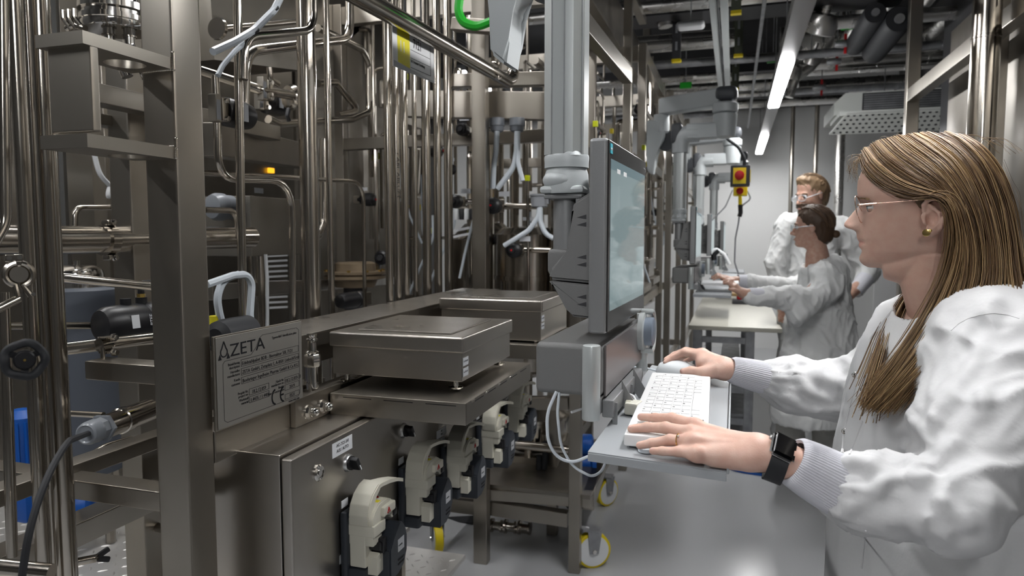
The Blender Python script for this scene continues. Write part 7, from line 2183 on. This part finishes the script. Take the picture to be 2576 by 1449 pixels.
# ================= colleagues in the background =================
def person_far(root, head_c, face, hr, skin, hairm, coat_prims, skin_prims, cuffs=(), legs=(), glasses=False, bun=False, beard=False, short=True, name_coat='lab_coat', shoes=(), hem=0, core=()):
    f = Vector(face).normalized(); s = Vector((0, 0, 1)).cross(f).normalized(); u = Vector((0, 0, 1))
    hc = Vector(head_c); k = hr / .11
    def hp(a, b, c): return np.array(hc + f*a*k + s*b*k + u*c*k)
    M = [list(f), list(s), [0, 0, 1]]
    pr = [('ell', .01, hp(-.012, 0, .025), (.098*k, .076*k, .092*k), M), ('ell', .02, hp(.022, 0, -.035), (.068*k, .060*k, .078*k), M),
          ('ell', .015, hp(.062, 0, -.092), (.028*k, .026*k, .020*k), M),
          ('cone', .006, hp(.086, 0, .008), hp(.108, 0, -.030), .007*k, .0105*k), ('cone', .006, hp(.095, .010, -.036), hp(.095, -.010, -.036), .007*k, .007*k),
          ('ell', .006, hp(.086, 0, -.062), (.010*k, .022*k, .006*k), M), ('ell', .006, hp(.085, 0, -.071), (.009*k, .018*k, .006*k), M),
          ('ell', .008, hp(.078, 0, .022), (.016*k, .045*k, .010*k), M),
          ('subell', .008, hp(.094, .031, .004), (.016*k, .014*k, .009*k), M), ('subell', .008, hp(.094, -.031, .004), (.016*k, .014*k, .009*k), M),
          ('ell', .004, hp(-.002, .075, -.005), (.018*k, .007*k, .030*k), M), ('ell', .004, hp(-.002, -.075, -.005), (.018*k, .007*k, .030*k), M),
          ('cone', .03, hp(-.015, 0, -.06), hp(-.04, 0, -.17), .052*k, .056*k)]
    V, F_ = soft(pr, .0045*k, 1)
    V2, F2 = soft(skin_prims, .005, 1) if skin_prims else (np.zeros((0, 3)), np.zeros((0, 4), int))
    V3, F3 = soft(list(core), .012, 1)
    bd = quads('body', np.concatenate([V, V2, V3]), np.concatenate([F_, F2 + len(V), F3 + len(V) + len(V2)]), skin, root)
    for sg in (-1, 1):
        e = Vector(hp(.078, sg*.031, .004)); ey = MB().sphere(e, .012*k, 12).build('eye', EYEW, root)
        MB().lathe(e, f, [(.0105*k, .006*k), (.0122*k, .005*k)], 12).build('iris', BLACKP, ey)
        MB().tube([Vector(hp(.092, sg*.016, .022)), Vector(hp(.092, sg*.030, .027)), Vector(hp(.080, sg*.048, .021))], .003*k, None, 6).build('eyebrow', HAIRB, root)
    MB().tube([Vector(hp(.094, -.020, -.0665)), Vector(hp(.100, 0, -.0655)), Vector(hp(.094, .020, -.0665))], .0022*k, None, 6).build('mouth', LIP, root)
    # hair
    hp_ = [('ell', .01, hp(-.020, 0, .034), (.103*k, .083*k, .096*k), M)]
    if short: hp_ += [('ell', .02, hp(.035, 0, .095), (.062*k, .060*k, .034*k), M), ('ell', .02, hp(-.055, 0, -.025), (.058*k, .068*k, .075*k), M)]
    else: hp_ += [('ell', .02, hp(-.055, 0, -.035), (.060*k, .064*k, .07*k), M)]
    hp_ += [('subell', .012, hp(.105, 0, -.03), (.085*k, .12*k, .105*k), M), ('subell', .01, hp(.035, .08, -.055), (.050*k, .06*k, .065*k), M), ('subell', .01, hp(.035, -.08, -.055), (.050*k, .06*k, .065*k), M)]
    V, F_ = soft(hp_, .0045*k, 1); N_ = normals(V, F_)
    V = fold_noise(V, N_, .004*k, 34, 3, (1, 1, .4))
    hh = quads('hair', V, F_, hairm if not isinstance(hairm, tuple) else hairm[0], root)
    # strands over the hair mass
    mb = MB(); rr = random.Random(9); tree = BVHTree.FromPolygons([tuple(v) for v in V], [tuple(map(int, q)) for q in F_])
    for i in range(520):
        a0 = rr.uniform(-1.0, 1.0); P = []
        for w in np.linspace(0, 1, 9):
            el = 1.05 - w*1.5 if abs(a0) > .1 else 1.2 - w*1.5
            sd_ = math.sin(a0*1.6)
            p0 = Vector(hp(.07 - w*.17, sd_*(.03 + .07*w), .13 - .13*w*w + .01*math.cos(a0*9)))
            q = tree.find_nearest(p0)
            P.append(q[0] + q[1]*(.0005 + .004*((i*7) % 11)/11))
        mb.tube(P, .0016*k, None, 3, False)
    mb.build('hair_strands', hairm, hh, ang=180)
    if bun:
        b = Vector(hp(-.125, 0, -.045)); MB().sphere(b, .026*k, 14, (.9, 1, .9)).build('hair_bun', hairm, hh)
        MB().tube([Vector(hp(-.08, 0, .0)), Vector(hp(-.11, 0, -.03)), b], .014*k, None, 10).build('hair_tail', hairm, hh)
        MB().lathe(b + f*.018*k, f, [(-.004, .014*k), (.004, .014*k)], 12).build('hair_tie', RUBBER, hh)
    if beard:
        bp = [('ell', .01, hp(.030, 0, -.062), (.066*k, .060*k, .056*k), M), ('ell', .01, hp(.065, 0, -.095), (.030*k, .030*k, .024*k), M), ('cone', .005, hp(.092, .024, -.058), hp(.097, 0, -.050), .006*k, .006*k), ('cone', .005, hp(.092, -.024, -.058), hp(.097, 0, -.050), .006*k, .006*k),
              ('subell', .006, hp(.06, 0, -.005), (.07*k, .09*k, .045*k), M)]
        V, F_ = soft(bp, .004*k, 1); quads('beard', V, F_, HAIR2, root)
    if glasses:
        g0 = None
        for sg in (-1, 1):
            c = Vector(hp(.108, sg*.033, .002))
            n_ = (f + s*sg*.25).normalized(); s2 = Vector((0, 0, 1)).cross(n_).normalized()
            lp = [c + s2*(math.cos(t)*.028*k) + u*(math.sin(t)*.019*k) for t in np.linspace(0, 2*PI, 25)]
            o = MB().tube(lp, .0016*k, None, 6).build('safety_glasses' if g0 is None else 'lens_rim', TUBEW, g0 or root)
            if g0 is None: g0 = o
            MB().grid([[c + s2*(math.cos(t)*.027*r_*k) + u*(math.sin(t)*.018*r_*k) for t in np.linspace(0, 2*PI, 25)] for r_ in (.01, 1)]).build('lens', LENS, g0)
            MB().tube([c + s2*sg*.026*k*(1 if s2.dot(s) > 0 else -1), Vector(hp(.05, sg*.078, .006)), Vector(hp(-.01, sg*.080, .008))], .0022*k, .01, 6).build('temple_arm', TUBEW, g0)
    # coat
    V, F_ = soft(coat_prims, .009, 2, extra=(lambda F, G: np.maximum(F, hem - G[2])) if hem else None); N_ = normals(V, F_)
    V = fold_noise(V, N_, .011, 7, 2, (1.3, 1.3, .6)); V = fold_noise(V, normals(V, F_), .005, 17, 6, (1, 1, .8))
    ct = quads(name_coat, V, F_, COAT2, root)
    for (a, b, ra, rb) in cuffs:
        rows = []
        a, b = Vector(a), Vector(b); ax = (b-a).normalized(); n = ax.orthogonal().normalized(); s3 = ax.cross(n)
        for i in range(7):
            w = i/6; rows.append([a.lerp(b, w) + (n*math.cos(t) + s3*math.sin(t))*((ra+(rb-ra)*w)*(1 + .012*math.sin(40*t))) for t in np.linspace(0, 2*PI, 121)[:-1]])
        MB().rings(rows, cap=False).build('ribbed_cuff', CUFF, root, ang=80)
    if legs:
        V, F_ = soft(list(legs), .012, 2); V = fold_noise(V, normals(V, F_), .010, 9, 8, (1, 1, .5)); quads('trousers', V, F_, TROUS, root)
    for (p, d) in shoes:
        p, d = Vector(p), Vector(d).normalized(); sdw = Vector((0, 0, 1)).cross(d)
        sh_ = [('ell', .03, np.array(p + d*.05 + u*.035), (.10, .042, .032), [list(d), list(sdw), [0, 0, 1]]), ('ell', .03, np.array(p - d*.05 + u*.055), (.065, .038, .055), [list(d), list(sdw), [0, 0, 1]])]
        V, F_ = soft(sh_, .006, 1); V[:, 2] = np.maximum(V[:, 2], .012); so = quads('shoe', V, F_, BLACKP, root)
        MB().prism([p + d*(.0 + .15*math.cos(t)) + sdw*.045*math.sin(t) + u*.001 for t in np.linspace(0, 2*PI, 25)[:-1]], (0, 0, .014)).build('blue_sole', BLUE, so)
        for j in (-1, 1): MB().bar(p + d*(.02+.02*j) + sdw*.038*-1 + u*.05, p + d*(.05+.02*j) + sdw*.030*-1 + u*.075, .014, .004).build('blue_stripe', BLUE, so)
    return ct
def hand_prims(wr_, tip, n, spread=.016, curl=.02, side=None, r=.009):
    wr_, tip, n = np.array(wr_, float), np.array(tip, float), np.array(n, float); d = tip - wr_; L_ = np.linalg.norm(d); d /= L_
    s = np.cross(d, n); s /= np.linalg.norm(s)
    if side is not None and np.dot(s, np.array(side, float)) < 0: s = -s
    pr = [('cone', .015, wr_, wr_ + d*L_*.45, .024, .030, (n, .55))]
    for i, (o, ln) in enumerate(((-1.5, .9), (-.5, 1.0), (.5, .96), (1.5, .8))):
        m = wr_ + d*L_*.50 + s*o*spread; e1_ = wr_ + d*L_*(.50 + .26*ln) + s*o*spread*1.1 + n*.004; e2_ = wr_ + d*L_*(.5+.5*ln) + s*o*spread*1.15 - n*curl
        pr += [('cone', .004, m, e1_, r, r*.9), ('cone', .004, e1_, e2_, r*.9, r*.75)]
    t0 = wr_ + d*L_*.15 - s*.022; pr += [('cone', .008, t0, t0 + d*L_*.25 - s*.022, .012, .010), ('cone', .004, t0 + d*L_*.25 - s*.022, t0 + d*L_*.45 - s*.026 - n*.01, .010, .008)]
    return pr
# --- woman with tied hair, facing the far panel
D2 = 3.95
def Q2(px, py, D=D2): return np.array(at(px, py, D=D))
g0_ = at(2030, 1150, D=4.0)
w2r = thing('person', (g0_.x, g0_.y, 0), 'woman with dark hair in a bun and safety glasses, reaching over the tray', 'person')
hl, hr_ = Q2(1800, 692, 4.0), Q2(1832, 715, 3.7)
coat2 = [('cone', .06, Q2(2055, 690), Q2(2060, 780), .095, .135), ('cone', .08, Q2(2055, 790), Q2(2030, 1040), .150, .20, ((.0, 1, 0), .8)),
         ('cone', .05, Q2(2075, 690, 3.80), Q2(2085, 720, 3.80), .075, .075),
         ('cone', .04, Q2(2085, 715, 3.78), Q2(2005, 790, 3.72), .074, .062), ('cone', .04, Q2(2005, 750, 3.72), Q2(1890, 745, 3.70), .066, .046),
         ('cone', .04, Q2(2040, 700, 4.15), Q2(1990, 740, 4.15), .065, .06), ('cone', .04, Q2(1990, 722, 4.12), Q2(1885, 708, 4.05), .058, .045),
         ('cone', .04, Q2(2090, 680, 3.95), Q2(2105, 900, 3.95), .09, .12),
         ('sub', .01, Q2(2050, 600, 3.95), Q2(2040, 655, 3.95), .065, .055)]
skin2 = [('cone', .02, Q2(1900, 743, 3.70), Q2(1868, 738, 3.70), .034, .028)] + hand_prims(Q2(1868, 737, 3.70), Q2(1822, 700, 3.72), (0, -.3, 1), r=.0095, curl=.015) \
      + [('cone', .02, Q2(1880, 708, 4.05), Q2(1850, 706, 4.05), .03, .026)] + hand_prims(Q2(1850, 706, 4.05), Q2(1790, 690, 4.05), (0, -.3, 1), r=.009)
hcw = at(2043, 572, D=3.95)
person_far(w2r, hcw, (-1, .12, -.05), .108, SKINF, HAIR2, coat2, skin2,
           cuffs=((Q2(1882, 741, 3.70), Q2(1916, 745, 3.70), .036, .044), (Q2(1856, 706, 4.05), Q2(1890, 709, 4.05), .033, .042)),
           legs=(('cone', .02, Q2(1990, 1030, 4.0), Q2(1985, 1180, 4.15), .085, .07), ('cone', .02, Q2(2075, 1030, 4.0), Q2(2085, 1180, 4.15), .085, .07)),
           glasses=True, bun=True, short=False, hem=at(2030, 1068, D=3.95).z,
           core=[('cone', .02, Q2(2050, 640), Q2(2055, 900), .05, .08), ('cone', .02, Q2(2075, 690, 3.80), Q2(2005, 765, 3.72), .026, .024), ('cone', .02, Q2(2005, 765, 3.72), Q2(1885, 742, 3.70), .024, .022), ('cone', .02, Q2(2040, 700, 4.12), Q2(1990, 730, 4.12), .024, .022), ('cone', .02, Q2(1990, 730, 4.12), Q2(1870, 708, 4.05), .022, .02), ('cone', .02, Q2(2075, 690, 3.8), Q2(2040, 700, 4.12), .026, .026)],
           shoes=((at(1900, 1190, Z=0), (-1, .2, 0)), (at(1985, 1165, Z=0), (-1, .3, 0))))
# --- man standing behind her
D3 = 4.85
def Q3(px, py, D=D3): return np.array(at(px, py, D=D if D > 4.8 else D + .42))
g3 = at(2040, 900, D=4.9)
m3 = thing('person', (g3.x, g3.y, 0), 'bearded man with light brown hair and clear glasses in a white lab coat', 'person')
coat3 = [('cone', .08, Q3(2040, 610), Q3(2040, 800), .17, .19, ((0, 1, 0), .7)), ('cone', .1, Q3(2040, 800), Q3(2040, 1090), .20, .26, ((0, 1, 0), .7)),
         ('cone', .06, Q3(1985, 560), Q3(2105, 570), .07, .075),
         ('cone', .04, Q3(1978, 575), Q3(1953, 660), .080, .068), ('cone', .04, Q3(1953, 660), Q3(1962, 740, 4.40), .066, .055),
         ('cone', .04, Q3(2120, 580, 4.4), Q3(2185, 680, 4.4), .082, .070), ('cone', .04, Q3(2185, 680, 4.4), Q3(2158, 728, 4.3), .068, .052),
         ('sub', .01, Q3(2045, 480), Q3(2045, 535), .075, .06)]
skin3 = [('cone', .02, Q3(2165, 715, 4.3), Q3(2125, 752, 4.25), .042, .036), ('cone', .02, Q3(2125, 752, 4.25), Q3(2105, 775, 4.25), .036, .034)] \
      + [('cone', .02, Q3(1962, 740, 4.4), Q3(1967, 775, 4.4), .036, .03)] + hand_prims(Q3(1967, 772, 4.4), Q3(1972, 812, 4.4), (0, -1, 0), r=.010, curl=.0)
hcm = at(2040, 490, D=4.8)
person_far(m3, hcm, (-.75, -.62, -.25), .120, SKINF, HAIR3, coat3, skin3, cuffs=((Q3(2150, 735, 4.28), Q3(2178, 700, 4.33), .046, .056),),
           legs=(('cone', .02, Q3(2010, 1050, 4.5), (g3.x-.1, g3.y+.1, .1), .10, .08), ('cone', .02, Q3(2080, 1050, 4.5), (g3.x+.12, g3.y+.1, .1), .10, .08)), glasses=True, beard=True,
           core=[('cone', .02, Q3(2045, 560), Q3(2045, 900), .07, .10), ('cone', .02, Q3(2000, 570), Q3(1956, 660), .05, .04), ('cone', .02, Q3(1956, 660), Q3(1962, 745, 4.4), .04, .034), ('cone', .02, Q3(2105, 575, 4.4), Q3(2180, 680, 4.4), .05, .04), ('cone', .02, Q3(2180, 680, 4.4), Q3(2163, 718, 4.3), .04, .04), ('cone', .02, Q3(2000, 570), Q3(2105, 575, 4.4), .05, .05)],
           shoes=(((g3.x-.1, g3.y+.05, 0), (-.6, -.8, 0)), ((g3.x+.12, g3.y+.05, 0), (-.6, -.8, 0))))
# legs of the near woman (below the frame)
V, F_ = soft([('cone', .02, Q(2330, 1500, 1.22), (wc.x-.06, wc.y-.09, .08), .10, .06), ('cone', .02, Q(2330, 1500, 1.22), (wc.x-.02, wc.y+.12, .08), .10, .06)], .014, 1)
quads('trousers', V, F_, TROUS, w1)
for yy in (-.09, .12):
    MB().box((wc.x-.20, wc.y+yy-.045, 0), (wc.x+.02, wc.y+yy+.045, .08), .03, 3).build('shoe', BLACKP, w1)
